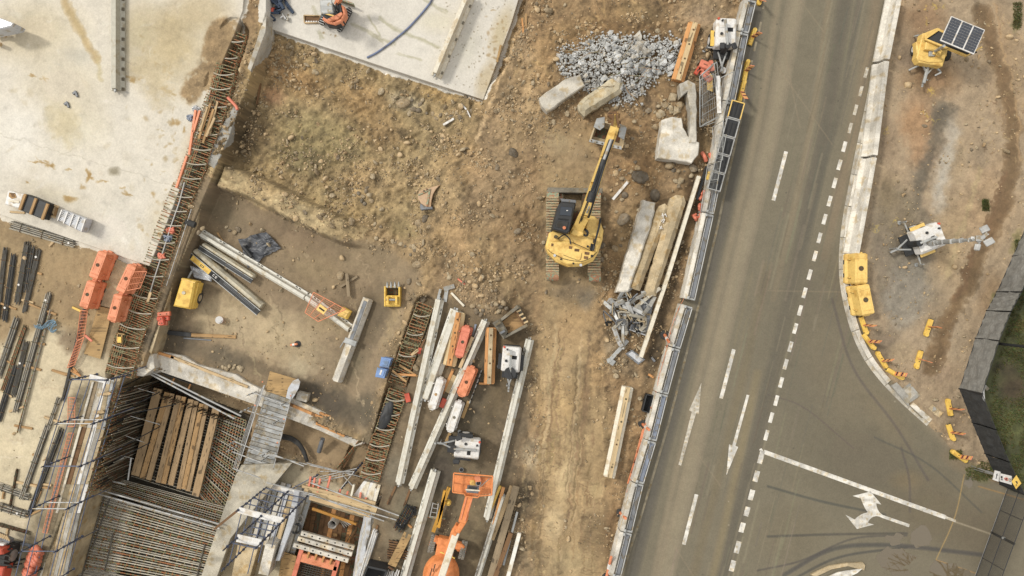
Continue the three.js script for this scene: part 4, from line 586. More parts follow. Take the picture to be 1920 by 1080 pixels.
{
const LN=[[1932,404],[1898,480],[1868,547],[1849,582],[1828,634],[1798,728]],L2=[[1798,729],[1822,792],[1846,850],[1874,908]],h0=.1,h1=1.9;
const pan=(a,b,label,m)=>{const p=P(a[0],a[1],h0),q=P(b[0],b[1],h0),t=thing('shade_fence',label,'fence',p.clone().add(q).multiplyScalar(.5),0,'dark shade cloth fence panels');const up=(v,y)=>v.clone().setY(y);
part(t,'cloth',m,(o)=>{const g=new THREE.PlaneGeometry(1,1,26,14),P0=g.attributes.position,dir=q.clone().sub(p),nrm=new THREE.Vector3(-dir.z,0,dir.x).normalize();for(let i=0;i<P0.count;i++){const u=P0.getX(i)+.5,v=P0.getY(i)+.5,s=.2*(fbm(u*5+a[0],v*5,3)-.5)*Math.sin(v*3.1)+.03*Math.sin(u*21+v*5);const w=p.clone().addScaledVector(dir,u);w.y=h0+.06+v*(h1-h0-.1);w.addScaledVector(nrm,s).sub(t.position);P0.setXYZ(i,w.x,w.y,w.z);}g.computeVertexNormals();o.add(boxUV(g.toNonIndexed()));});
for(const v of[p,q])part(t,'post',K.black,(o)=>o.rod(v,up(v,h1+.05),.03,6));for(const y of[h1,h0+.08])part(t,'rail',K.black,(o)=>o.rod(up(p,y),up(q,y),.02,6));
return t;};
const labs=['shade cloth fence panel nearest the right edge','second shade cloth fence panel beside the grass verge','third shade cloth panel ending near the dark lamp pole','fourth shade cloth panel above the fence joint by the pole','shade cloth panel ending at the fence corner','darker shade cloth panel just below the fence corner','darker middle shade cloth panel right of yellow separators','darker lowest shade cloth panel above the road signs'];
K.clothDark=mat(C(70,70,68),tClothM,{roughness:.95,side:THREE.DoubleSide,bumpMap:bCloth,bumpScale:.02});
for(let i=0;i+1<LN.length;i++)pan(LN[i],LN[i+1],labs[i],K.cloth);for(let i=0;i+1<L2.length;i++)pan(L2[i],L2[i+1],labs[5+i],K.clothDark);
{const m=new MB();m.pp([[1844,704],[1848,762],[1832,732],[1836,716]],.95,1.05,.01);tag(m.build('white_sheet',K.white),'white sheet hung behind the fence corner above dark soil','sheet');}
stick('wooden_batten','pale batten on the soil behind the white sheet','timber',1846,724,1853,731,7,.05,K.concGrey,{h:.3});
{const t=thing('lamp_pole','tall black pole rising behind the shade cloth fence','pole',P(1852,642,.1));part(t,'shaft',K.black,(m)=>m.rod(P(1852,642,.1),P(1852,642,.1).setY(5.4),.075,10,.06));part(t,'collar',K.black,(m)=>m.rod(P(1852,642,.1),P(1852,642,.1).setY(.4),.12,10));part(t,'lamp',K.black,(m)=>m.box(.5,.14,.3,P(1852,642,.1).x-t.position.x,5.4,0,0,.03));}
const gate=(a,b,label)=>{const p=P(a[0],a[1],.05),q=P(b[0],b[1],.05),t=thing('mesh_gate',label,'gate',p.clone().add(q).multiplyScalar(.5),0,'black mesh gate leaves across the side road'),up=(v,y)=>v.clone().setY(y);for(const y of[.08,.85,1.7])part(t,'rail',K.black,(m)=>m.rod(up(p,y),up(q,y),.022,6));for(const v of[p,q])part(t,'post',K.black,(m)=>m.rod(v,up(v,1.75),.03,6));const md=p.clone().lerp(q,.5);part(t,'mullion',K.black,(m)=>m.rod(up(md,.08),up(md,1.7),.018,6));part(t,'wires',K.black,(m)=>{const n=44;for(let i=1;i<n;i++){const v=p.clone().lerp(q,i/n);m.rod(up(v,.1),up(v,1.68),.0055,3);}for(let i=1;i<26;i++)m.rod(up(p,.1+i*.06),up(q,.1+i*.06),.0055,3);},{kind:'stuff'});part(t,'bottom_bar',K.tube,(m)=>m.rod(up(p,.06),up(q,.06),.022,6));part(t,'latch',K.galv,(m)=>m.box(.14,.1,.1,q.x-t.position.x,.9,q.z-t.position.z));return t;};
gate([1889,915],[1859,997],'upper black mesh gate leaf lying across the side road');gate([1858,999],[1824,1092],'lower black mesh gate leaf running to the bottom edge');
const sign=(label,pts,hs,m,fn,name='road_sign')=>{const q=pts.map(([x,y],i)=>P(x,y,hs[i])),c=q.reduce((s,v)=>s.add(v),new THREE.Vector3()).multiplyScalar(1/q.length),t=thing(name,label,'road sign',c);const n=new THREE.Vector3().crossVectors(q[1].clone().sub(q[0]),q[3].clone().sub(q[0])).normalize();if(n.y<0)n.negate();const at=(u,v,d=0)=>q[0].clone().lerp(q[1],u).lerp(q[3].clone().lerp(q[2],u),v).addScaledVector(n,d);const pl=(pp,d0,d1,mm,nm,par)=>{const pts3=[];for(const[u,v]of pp){pts3.push(at(u,v,d0).sub(c),at(u,v,d1).sub(c));}const b=new MB();b.add(boxUV(new ConvexGeometry(pts3)));return b.build(nm,mm,par??t);};const board=pl([[0,0],[1,0],[1,1],[0,1]],-.02,.01,m,'board');fn?.((pp,mm,nm)=>pl(pp,.011,.016,mm,nm,board),(u,v,r,w,mm,nm)=>{const k=14;for(let i=0;i<k;i++){}const b=new MB(c);const pts3=[];for(let i=0;i<=k;i++){const a=i/k*6.2832;pts3.push(at(u+r*Math.cos(a),v+r*1.1*Math.sin(a),.014));}b.tube(pts3,w,5,28);b.build(nm,mm,board);});part(t,'leg',K.galv,(b)=>{const e=at(.5,.5,-.03);b.rod(e,e.clone().setY(.05),.025,6);const e2=at(.2,.5,-.03);b.rod(e2,e2.clone().setY(.05).add(new THREE.Vector3(.2,0,.2)),.02,6);});return t;};
sign('small white sign with a black arrow, leftmost by the gate',[[1865,882],[1876,885],[1872,903],[1861,899]],[2.1,2.1,1.8,1.8],K.white,(p)=>{p([[.44,.3],[.56,.3],[.56,.8],[.44,.8]],K.black,'arrow_shaft');p([[.35,.42],[.5,.2],[.65,.42]],K.black,'arrow_head');});
sign('wide white sign with a red ring, middle of three',[[1876,888],[1897,893],[1897,909],[1874,902]],[2.2,2.2,1.9,1.9],K.white,(p,ring)=>{ring(.52,.48,.14,.02,K.red,'ring');p([[.46,.38],[.58,.38],[.58,.6],[.46,.6]],K.black,'figure');p([[.05,.25],[.2,.25],[.2,.55],[.05,.55]],K.black,'panel_mark');p([[.08,.62],[.24,.62],[.24,.78],[.08,.78]],K.panelGrey,'panel_mark');p([[.74,.3],[.92,.3],[.92,.4],[.74,.4]],K.panelGrey,'panel_mark');p([[.74,.56],[.92,.56],[.92,.66],[.74,.66]],K.panelGrey,'panel_mark');});
sign('yellow diamond road hump sign beside the gate',[[1906,891],[1915,906],[1905,917],[1897,903]],[2.4,2.3,2.1,2.2],K.yellowDeep,(p)=>{p([[.3,.52],[.4,.36],[.52,.3],[.66,.36],[.72,.5]].map(([u,v])=>[u,v+.04]),K.black,'hump');p([[.62,.62],[.76,.66],[.74,.76],[.6,.72]],K.black,'arrow_mark');});
}
// machines
{
const h=.1,t=thing('solar_sign_trailer','yellow trailer with tilted solar panels and message board','trailer',P(1742,105,h));
part(t,'body',K.yellow,(m)=>m.pp([[1731,62],[1752,60],[1778,92],[1768,124],[1724,117],[1719,108]],.45,.95,.04));
part(t,'hood',K.yellow,(m)=>{m.pp([[1737,78],[1766,88],[1768,97],[1735,92]],.95,1.2,.04);m.pp([[1724,104],[1768,112],[1766,116],[1740,117],[1722,112]],.95,1.0,.02);});
part(t,'tailboard',K.yellow,(m)=>m.pp([[1733,62],[1758,52],[1772,58],[1770,62],[1758,58],[1736,72]],.6,1.0,.02));
const board=part(t,'message_board',K.black,(m)=>{m.add(boxUV(new ConvexGeometry([P(1735,73,1.1),P(1759,57,1.15),P(1832,97,2),P(1812,104,1.75),P(1735,75,1),P(1759,59,1.05),P(1832,99,1.9),P(1812,106,1.65)].map((v)=>v.sub(t.position)))));});
part(t,'board_edge',K.yellow,(m)=>{m.beam(P(1734,74,1.15),P(1812,105,1.8),.09,.12);m.beam(P(1734,73,1.15),P(1761,55,1.2),.09,.12);m.beam(P(1812,105,1.8),P(1841,88,2.05),.06,.1);});
const c4=[P(1784,30,2.6),P(1847,56,2.6),P(1826,102,2.35),P(1763,76,2.35)],at=(u,v,d=0)=>{const p=c4[0].clone().lerp(c4[1],u).lerp(c4[3].clone().lerp(c4[2],u),v);p.y+=d;return p;};
const arr=part(t,'solar_array',K.white,(m)=>m.add(boxUV(new ConvexGeometry([[0,0],[1,0],[1,1],[0,1]].flatMap(([u,v])=>[at(u,v).sub(t.position),at(u,v,-.05).sub(t.position)])))));
K.solar=new THREE.MeshPhysicalMaterial({color:C(62,66,74),roughness:.18,clearcoat:.5});
for(let k=0;k<3;k++){const pn=[];for(let i=0;i<4;i++)for(let j=0;j<9;j++){const u0=(k+.06+i*.222)/3,u1=(k+.06+i*.222+.207)/3,v0=.035+j*.1035,v1=v0+.094;part(arr,'solar_cell',K.solar,(m)=>{m.o=t.position;m.add(boxUV(new ConvexGeometry([[u0,v0],[u1,v0],[u1,v1],[u0,v1]].flatMap(([u,v])=>[at(u,v,.002).sub(t.position),at(u,v,.012).sub(t.position)]))));});}}
part(t,'mast',K.galv,(m)=>{m.rod(P(1750,98,.9),P(1770,86,2.3),.07,8);m.box(.3,.12,.3,...P(1747,100,1).sub(t.position).toArray());});
for(const[x,y]of[[1716,92]]){wheel(t,P(x,y,.36),[1,0,.1],.3,.2);part(t,'mudguard',K.yellow,(m)=>m.pp([[1718,78],[1729,77],[1727,101],[1720,100]],.5,.9,.05));}
part(t,'mudguard',K.yellow,(m)=>m.pp([[1767,96],[1777,96],[1776,104],[1769,110]],.4,.8,.05));wheel(t,P(1774,104,.36),[1,0,.1],.28,.2);
part(t,'drawbar',K.galv,(m)=>{m.beam(P(1741,120,.5),P(1732,156,.5),.14,.12,.02);m.beam(P(1728,118,.5),P(1738,138,.5),.07,.08);m.beam(P(1754,122,.5),P(1737,140,.5),.07,.08);m.rod(P(1731,152,.2),P(1729,162,.55),.05,8);m.rod(P(1735,148,.1),P(1739,150,.6),.03,6);});
for(const[a,b,c,d]of[[1728,120,1705,131],[1752,122,1764,136],[1732,64,1714,68],[1764,136,1754,141]])part(t,'outrigger',K.galv,(m)=>{m.beam(P(a,b,.5),P(c,d,.4),.08,.08);m.rod(P(c,d,.1),P(c,d,.45),.04,6);});
part(t,'control_box',K.yellow,(m)=>m.pp([[1752,92],[1766,97],[1763,105],[1750,101]],.95,1.15,.02));part(t,'cable',K.black,(m)=>m.tube([P(1752,106,1.1),P(1758,96,1.4),P(1774,92,1.7),P(1778,90,2)],.012,4));
}
function whiteMachine(label,name,cat,cx,cy,ang,L,W,h,o={}){
const a=ang*DEG,t=thing(name,label,cat,P(cx,cy,h),-a),Ht=o.ht??1.15;
lp(t,'chassis',K.black,(m)=>{m.box(L*.98,.12,W*.86,0,.42,0,0,.02);});
lp(t,'body',K.white,(m)=>{m.profile([[-W/2,.48],[-W/2,Ht-.16],[-W*.4,Ht],[W*.4,Ht],[W/2,Ht-.16],[W/2,.48]],L*.72,.05);m.l[m.l.length-1].translate(-L*.1,0,0);});
lp(t,'grille',K.dark,(m)=>{m.box(L*.18,.03,W*.34,-L*.2,Ht+.002,-W*.12,0,.008);});lp(t,'hatch',K.white,(m)=>m.box(L*.24,.03,W*.7,-L*.33,Ht+.003,0,0,.01));lp(t,'filler_cap',K.black,(m)=>m.rod([-L*.05,Ht,W*.26],[-L*.05,Ht+.06,W*.26],.07,12));lp(t,'exhaust',K.black,(m)=>m.rod([-L*.38,Ht,W*.25],[-L*.38,Ht+.14,W*.25],.05,10));
lp(t,'side_grille',K.black,(m)=>{for(const s of[-1,1])for(let i=0;i<4;i++)m.box(.26,.03,.02,-L*.1,.6+i*.08,s*(W/2+.004),0,.003);});
for(const s of[-1,1]){const c=new THREE.Vector3(0,.34,s*(W/2+.06));const T=lp(t,'wheel',K.rubber,(m)=>m.rod([0,.34,s*(W/2-.04)],[0,.34,s*(W/2+.16)],.34,16));lp(T,'rim',K.white,(m)=>m.rod([0,.34,s*(W/2+.1)],[0,.34,s*(W/2+.17)],.19,12));lp(t,'mudguard',o.guard??K.black,(m)=>m.box(.8,.05,.22,0,.74,s*(W/2+.07),0,.02));}
lp(t,'drawbar',K.galv,(m)=>{m.beam([L*.3,.45,W*.22],[L*.66,.45,0],.08,.09);m.beam([L*.3,.45,-W*.22],[L*.66,.45,0],.08,.09);m.beam([L*.6,.45,0],[L*.82,.47,0],.1,.1);m.rod([L*.8,.2,0],[L*.86,.62,0],.05,8);m.rod([L*.7,0,.1],[L*.7,.7,.1],.035,8);});
lp(t,'mast_base',K.black,(m)=>{m.rod([L*.29,.5,0],[L*.29,Ht+.25,0],o.round??.16,16);if(o.round)m.box(.5,.08,.1,L*.29,Ht+.28,0,.5,.02);});
lp(t,'mast',K.galv,(m)=>{m.beam([L*.28,Ht+.2,0],o.mast??[-L*.38,Ht+.2,W*.05],.12,.12,.02);});
for(const s of[-1,1])lp(t,'outrigger',K.galv,(m)=>{m.beam([L*.2,.5,s*W*.4],[L*.2,.45,s*(W/2+(o.rig??.35))],.07,.07);m.rod([L*.2,0,s*(W/2+(o.rig??.35))],[L*.2,.7,s*(W/2+(o.rig??.35))],.035,8);m.rod([L*.2,0,s*(W/2+(o.rig??.35))],[L*.2,.05,s*(W/2+(o.rig??.35))],.1,10);});
for(let i=0;i<(o.lamps??2);i++)lp(t,'floodlight',o.lampM??K.black,(m)=>m.box(.32,.14,.24,L*(o.lampX??.34),Ht+.34-i*.05,W*(i%2?.28:-.28)*(o.lampS??1),rnd(-.6,.6),.03,rnd(-.3,.3)));
lp(t,'mark_light',K.red,(m)=>m.rod([-L*.44,Ht-.05,W*.42],[-L*.44,Ht+.05,W*.42],.06,10));return t;
}
{
const t=whiteMachine('white light tower trailer with extended mast on the gravel verge','light_tower','light tower',1714,452,158,1.9,1.25,.1,{lamps:0,rig:.55,guard:K.yellow,mast:[-.3,1.5,0]});
const b=P(1741,456,1.2),e=P(1826,449,5);const o=t.clone;const m2=new MB();
const W2=(nm,m,fn)=>{t.updateMatrixWorld();const q=new MB();fn(q);const inv=t.matrixWorld.clone().invert();q.l.forEach((g)=>g.applyMatrix4(inv));return q.build(nm,m,t);};
W2('extended_mast',K.galv,(q)=>{for(let i=0;i<4;i++)q.rod(b.clone().lerp(e,i*.25),b.clone().lerp(e,(i+1)*.25+(i<3?.02:0)),.14-i*.022,8);});
for(let i=1;i<6;i++)W2('mast_collar',K.tube,(q)=>{const u=i/5.4;q.box(.3-i*.015,.1,.26-i*.012,...b.clone().lerp(e,u).toArray(),.2,.02);});
W2('crossbar',K.tube,(q)=>{q.beam(P(1832,454,5),P(1852,437,5.3),.14,.1);q.beam(P(1820,446,4.9),P(1840,447,5.1),.12,.1);q.box(.34,.12,.26,...P(1836,447,5.1).toArray());});
[[1838,430,1854,428,.2],[1827,460,1838,466,.5],[1846,455,1863,451,.2]].forEach(([x1,y1,x2,y2])=>W2('floodlight',K.tube,(q)=>{q.beam(P(x1,y1+3,5.1),P(x2,y2-2,5.3),.3,.12,.03);q.beam(P((x1+x2)/2,(y1+y2)/2,5.1),P(1842,446,5.05),.05,.05);}));
W2('outrigger',K.galv,(q)=>{q.beam(P(1742,458,.8),P(1757,465,.4),.07,.07);q.rod(P(1757,465,.1),P(1757,465,.7),.04,8);});W2('fire_box',K.red,(q)=>q.box(.3,.2,.16,...P(1729,471,.8).toArray()));
}
whiteMachine('white generator with dark round hub beside long slotted barrier','generator','generator',958,676,95,1.75,.95,null??G(958,676),{round:.3,lamps:0,rig:.12});
whiteMachine('white light tower with folded lamps above the orange boom lift','light_tower','light tower',872,832,186,1.75,1.0,G(872,832),{lamps:3,lampX:.16,lampS:2.1,rig:.1});
whiteMachine('white and black light tower at the top beside the road barrier','light_tower','light tower',1350,82,92,1.95,1.05,G(1350,82),{lamps:2,lampX:.32,rig:.3,guard:K.yellowDeep,mast:[-.7,1.5,.2]});
{
const h=G(1078,560),t=thing('excavator','large yellow tracked excavator working in the middle of the site','excavator',P(1078,440,h));
const Y=(y)=>h+y;
for(const[x,y0,y1]of[[1036,368,515],[1114,370,517]]){
const fr=part(t,'track',K.rustDark,(m)=>m.pp([[x-8,y0+8],[x+8,y0+8],[x+8,y1-6],[x-8,y1-6]],Y(.12),Y(.72),.1));
for(let i=0;i<30;i++){const y=y0+(y1-y0)*(i+.5)/30;const z=new MB(t.position);z.pp([[x-12,y-2],[x+12,y-2],[x+12,y+2],[x-12,y+2]],Y(.74),Y(.8),.008);z.build('track_pad',i%3?K.rustPlate:K.concTan,fr);const z2=new MB(t.position);z2.pp([[x-12,y-.7],[x+12,y-.7],[x+12,y+.5],[x-12,y+.5]],Y(.8),Y(.83),.003);z2.build('grouser',K.concTan,fr);}
for(const e of[y0+2,y1-2]){const z=new MB(t.position);z.rod(P(x-11,e,Y(.42)),P(x+11,e,Y(.42)),.38,14);z.build('track_end',K.rustPlate,fr);}
}
part(t,'undercarriage',K.rustDark,(m)=>m.pp([[1048,395],[1102,395],[1102,490],[1048,490]],Y(.3),Y(.85),.05));
part(t,'blade',K.concDark,(m)=>{m.pp([[1027,351],[1130,353],[1130,362],[1027,361]],Y(0),Y(.75),.03);});
part(t,'blade_arm',K.rustDark,(m)=>m.beam(P(1052,362,Y(.5)),P(1056,400,Y(.5)),.2,.2));part(t,'blade_arm',K.rustDark,(m)=>{m.beam(P(1096,362,Y(.5)),P(1092,400,Y(.5)),.2,.2);});
part(t,'house',K.yellow,(m)=>m.pp([[1041,432],[1070,436],[1100,408],[1112,406],[1126,416],[1132,432],[1130,450],[1122,474],[1112,490],[1092,499],[1066,500],[1044,491],[1028,475],[1023,462],[1030,436]],Y(.95),Y(2.0),.1));
part(t,'side_deck',K.yellow,(m)=>m.pp([[1104,404],[1114,405],[1126,416],[1131,432],[1128,446],[1104,442],[1098,430]],Y(1.98),Y(2.12),.04));
part(t,'engine_hood',K.yellow,(m)=>m.pp([[1030,452],[1068,452],[1090,466],[1118,472],[1110,486],[1088,495],[1064,496],[1044,487],[1030,474]],Y(1.98),Y(2.2),.06));
part(t,'hood_seam',K.dark,(m)=>{m.tube([P(1027,467,Y(2.12)),P(1034,474,Y(2.23)),P(1060,486,Y(2.23)),P(1090,490,Y(2.23)),P(1110,482,Y(2.2)),P(1120,472,Y(2.1))],.012,4);m.tube([P(1056,478,Y(2.22)),P(1086,488,Y(2.22)),P(1091,474,Y(2.22))],.008,4);m.tube([P(1068,452,Y(2.2)),P(1090,462,Y(2.22)),P(1112,472,Y(2.15))],.014,4);});
for(const[x,y,w]of[[1070,464,6],[1082,469,9],[1101,475,9],[1099,483,8],[1036,459,4]])part(t,'vent_grille',K.woodDark,(m)=>m.pp([[x-w/2,y-3],[x+w/2,y-2],[x+w/2-1,y+3],[x-w/2-.5,y+2]],Y(2.19),Y(2.225),.004));
for(const[x,y,r,m0]of[[1040,479,.07,K.film],[1089,497,.07,K.film],[1052,486,.05,K.dark],[1075,494,.05,K.dark],[1110,480,.07,K.dark],[1102,462,.06,K.dark]])part(t,'cap',m0,(m)=>m.rod(P(x,y,Y(2.1)),P(x,y,Y(2.26)),r,10));
part(t,'exhaust',K.rustDark,(m)=>m.rod(P(1042,444,Y(2)),P(1042,444,Y(2.45)),.09,12));
const cab=part(t,'cab',K.black,(m)=>m.pp([[1053,378],[1078,380],[1080,384],[1068,434],[1063,438],[1037,430],[1037,424],[1047,384]],Y(1.0),Y(2.85),.06));
for(const[nm,mm,pts]of[['roof_hatch',K.glass,[[1052,387],[1074,389],[1071,405],[1049,403]]],['roof_rib',K.dark,[[1047,409],[1066,411],[1065,413],[1046,411]]],['roof_panel',K.rubber,[[1045,414],[1066,416],[1063,430],[1041,425]]]]){const z=new MB(t.position);z.pp(pts,Y(2.84),Y(2.89),.012);z.build(nm,mm,cab);}
{const z=new MB(t.position);z.rod(P(1058,427,Y(2.85)),P(1058,427,Y(2.96)),.08,12);z.build('beacon',K.orange,cab);const z3=new MB(t.position);z3.pp([[1051,372],[1080,375],[1081,381],[1053,378]],Y(2.6),Y(2.72),.02);z3.build('sun_visor',K.panelGrey,cab);const z4=new MB(t.position);z4.pp([[1048,368],[1057,367],[1057,374],[1050,377]],Y(1),Y(1.5),.02);z4.build('front_step',K.rustDark,cab);const z5=new MB(t.position);z5.pp([[1062,394],[1065,394],[1065,395.5],[1062,395.5]],Y(2.89),Y(2.91),.003);z5.build('roof_mark',K.white,cab);}
const taper=(m,pts,w0,w1,d0,d1)=>{for(let i=0;i+1<pts.length;i++){const u=i/(pts.length-1),v=(i+1)/(pts.length-1),a=V(pts[i]).clone().sub(t.position),b=V(pts[i+1]).clone().sub(t.position),dir=b.clone().sub(a).normalize(),s=new THREE.Vector3(-dir.z,0,dir.x).normalize(),up=new THREE.Vector3().crossVectors(s,dir).normalize();if(up.y<0)up.negate();const ring=(p,w,d)=>[[1,1],[-1,1],[-1,-1],[1,-1]].map(([x,y])=>p.clone().addScaledVector(s,x*w/2).addScaledVector(up,y*d/2));m.add(boxUV(new ConvexGeometry([...ring(a,w0+(w1-w0)*u,d0+(d1-d0)*u),...ring(b,w0+(w1-w0)*v,d0+(d1-d0)*v)])));}};
part(t,'boom',K.yellow,(m)=>taper(m,[P(1079,436,Y(1.7)),P(1098,400,Y(3.2)),P(1116,345,Y(3.9)),P(1131,300,Y(3.8)),P(1148,243,Y(2.6))],.56,.3,.5,.4));
part(t,'boom_foot',K.yellow,(m)=>m.pp([[1070,438],[1078,420],[1098,420],[1094,442],[1084,444]],Y(1.6),Y(2.3),.05));
part(t,'boom_ram',K.black,(m)=>{m.rod(P(1107,374,Y(4.2)),P(1132,300,Y(4.2)),.13,10);m.rod(P(1105,378,Y(4.1)),P(1111,360,Y(4.25)),.17,10);});
part(t,'ram_rod',K.tube,(m)=>m.rod(P(1132,300,Y(4.2)),P(1146,262,Y(4.0)),.07,10));
part(t,'lift_ram',K.black,(m)=>{m.rod(P(1091,400,Y(2)),P(1112,352,Y(3.7)),.11,8);m.rod(P(1101,402,Y(2)),P(1120,354,Y(3.7)),.11,8);});
part(t,'hydraulic_hose',K.black,(m)=>{for(const[dx,r]of[[-6,.03],[-3.5,.022],[6,.03],[8,.022]])m.tube([P(1090+dx,424,Y(2.5)),P(1100+dx,398,Y(3.7)),P(1113+dx*.8,360,Y(4.3)),P(1128+dx*.7,312,Y(4.3)),P(1146+dx*.6,262,Y(3.4))],r,5,24);m.tube([P(1126,410,Y(2.15)),P(1122,430,Y(2.3)),P(1116,452,Y(2.3)),P(1112,470,Y(2.3))],.05,6);m.tube([P(1046,448,Y(2.1)),P(1058,440,Y(2.2)),P(1068,448,Y(2.25)),P(1070,458,Y(2.25))],.035,6);});
part(t,'hose_coil',K.dark,(m)=>{for(let i=0;i<4;i++)m.tube([P(1094,428,Y(2.3)),P(1102,434+i,Y(2.5)),P(1100,442,Y(2.3)),P(1094,440,Y(2.2))],.05,6);});part(t,'handrail',K.black,(m)=>{m.tube([P(1124,412,Y(2.1)),P(1125,414,Y(2.7)),P(1116,450,Y(2.7)),P(1114,462,Y(2.2))],.025,6);});
part(t,'boom_fitting',K.galv,(m)=>{for(const[x,y,z]of[[1103,392,3.6],[1096,408,2.9],[1128,318,4.1],[1114,366,4.2],[1140,280,3.9],[1120,340,4.2]]){m.box(.42,.06,.07,...P(x,y,Y(z)).sub(t.position).toArray(),1.2,.01);}});
part(t,'tank_step',K.dark,(m)=>{m.pp([[1108,456],[1114,458],[1112,470],[1106,470]],Y(2.1),Y(2.2),.02);m.pp([[1113,448],[1118,449],[1117,456],[1112,455]],Y(2.1),Y(2.25),.02);});
part(t,'dipper',K.yellow,(m)=>taper(m,[P(1140,278,Y(2.9)),P(1148,258,Y(2.5)),P(1154,238,Y(1.7)),P(1152,214,Y(1.4))],.34,.3,.5,.36));
part(t,'dipper_wear',K.woodDark,(m)=>{m.beam(P(1146,250,Y(2.6)),P(1150,214,Y(1.75)),.1,.12);m.beam(P(1160,240,Y(2.1)),P(1156,214,Y(1.7)),.1,.12);m.rod(P(1142,216,Y(1.5)),P(1162,218,Y(1.5)),.1,8);m.rod(P(1140,228,Y(1.3)),P(1164,230,Y(1.3)),.07,8);m.pp([[1142,209],[1156,208],[1163,213],[1160,224],[1146,222],[1140,216]],Y(1.3),Y(1.62),.06);});
const bk=[[1105,262],[1119,222],[1134,219],[1172,232],[1175,240],[1168,276],[1164,278]];
part(t,'bucket',K.concTan,(m)=>{const fl=(p,a,b)=>m.pp(p,Y(a),Y(b),.01);fl([[1110,262],[1120,232],[1168,245],[1164,276]],.2,.34);m.add(boxUV(new ConvexGeometry([P(1105,262,Y(.75)),P(1119,222,Y(.95)),P(1121,223,Y(.95)),P(1108,263,Y(.75)),P(1110,260,Y(.1)),P(1121,230,Y(.1)),P(1113,260,Y(.1)),P(1123,231,Y(.1))].map((v)=>v.sub(t.position)))));m.add(boxUV(new ConvexGeometry([P(1165,278,Y(.75)),P(1173,238,Y(.95)),P(1175,239,Y(.95)),P(1168,277,Y(.75)),P(1160,274,Y(.1)),P(1166,246,Y(.1))].map((v)=>v.sub(t.position)))));m.add(boxUV(new ConvexGeometry([P(1119,222,Y(.95)),P(1174,237,Y(.95)),P(1122,234,Y(.1)),P(1166,248,Y(.1)),P(1120,226,Y(.95)),P(1172,241,Y(.95))].map((v)=>v.sub(t.position)))));});
part(t,'bucket_cheek',K.galv,(m)=>m.pp([[1113,238],[1119,222],[1134,219],[1133,238],[1125,244]],Y(.92),Y(1.0),.01));part(t,'bucket_cheek',K.galv,(m)=>{m.pp([[1162,232],[1173,236],[1175,241],[1170,262],[1160,256]],Y(.92),Y(1.0),.01);});
part(t,'bucket_inside',K.rustDark,(m)=>m.pp([[1114,256],[1121,238],[1164,248],[1161,268]],Y(.34),Y(.36),.003));
part(t,'cutting_edge',K.galv,(m)=>m.beam(P(1105,263,Y(.72)),P(1166,278,Y(.72)),.16,.06));for(let i=0;i<6;i++)part(t,'bolt',K.rustDark,(m)=>{const p=P(1109+i*10,264+i*2.5,Y(.75));m.rod(p,p.clone().setY(p.y+.03),.04,6);});
}
{
const h=-.85,t=thing('mini_excavator','small orange mini excavator on the upper concrete slab','excavator',P(626,28,h));
for(const[x0,y0,x1,y1]of[[657,16,634,58],[620,2,602,46]]){const tr=part(t,'track',K.rubber,(m)=>m.beam(P(x0,y0,h+.3),P(x1,y1,h+.3),.3,.42,.12));for(let i=0;i<11;i++){const u=(i+.5)/11;const z=new MB(t.position);const c=P(x0+(x1-x0)*u,y0+(y1-y0)*u,h+.53),d=P(x1,y1,0).sub(P(x0,y0,0)).normalize(),n=new THREE.Vector3(-d.z,0,d.x);z.beam(c.clone().addScaledVector(n,-.15),c.clone().addScaledVector(n,.15),.05,.05,.01);z.build('cleat',K.galv,tr);}}
part(t,'house',K.orange,(m)=>m.pp([[606,30],[612,38],[626,40],[638,34],[643,24],[639,8],[646,12],[648,26],[641,40],[628,46],[614,43],[604,36]],h+.55,h+1.15,.05));part(t,'counterweight',K.black,(m)=>m.pp([[606,38],[616,44],[630,45],[643,36],[645,40],[630,49],[614,47]],h+.5,h+1.0,.04));part(t,'engine_cover',K.orange,(m)=>m.pp([[612,36],[640,22],[643,26],[634,36],[618,40]],h+1.1,h+1.22,.03));
part(t,'seat_deck',K.black,(m)=>m.pp([[604,22],[632,20],[637,34],[612,37],[605,32]],h+.6,h+1.1,.03));part(t,'side_pod',K.black,(m)=>m.pp([[630,6],[639,6],[642,24],[634,28]],h+.6,h+1.15,.04));
part(t,'canopy',K.galv,(m)=>m.pp([[599,0],[622,-2],[625,24],[606,26],[601,22]],h+2.2,h+2.3,.04));part(t,'canopy_post',K.black,(m)=>{m.rod(P(604,23,h+1),P(604,23,h+2.2),.04,6);m.rod(P(622,22,h+1),P(622,22,h+2.2),.04,6);});part(t,'seat_stripe',K.yellow,(m)=>m.beam(P(604,24,h+1.12),P(626,30,h+1.12),.08,.05));part(t,'engine',K.dark,(m)=>{m.tube([P(622,6,h+1.2),P(628,14,h+1.3),P(630,24,h+1.25)],.05,6);m.tube([P(634,2,h+1.1),P(630,10,h+1.3),P(634,20,h+1.2)],.04,6);});
part(t,'arm',K.orange,(m)=>{m.beam(P(632,8,h+1),P(644,-20,h+1.8),.22,.26);});part(t,'blade',K.rustPlate,(m)=>m.beam(P(630,-2,h+.3),P(664,10,h+.3),.08,.4));
}
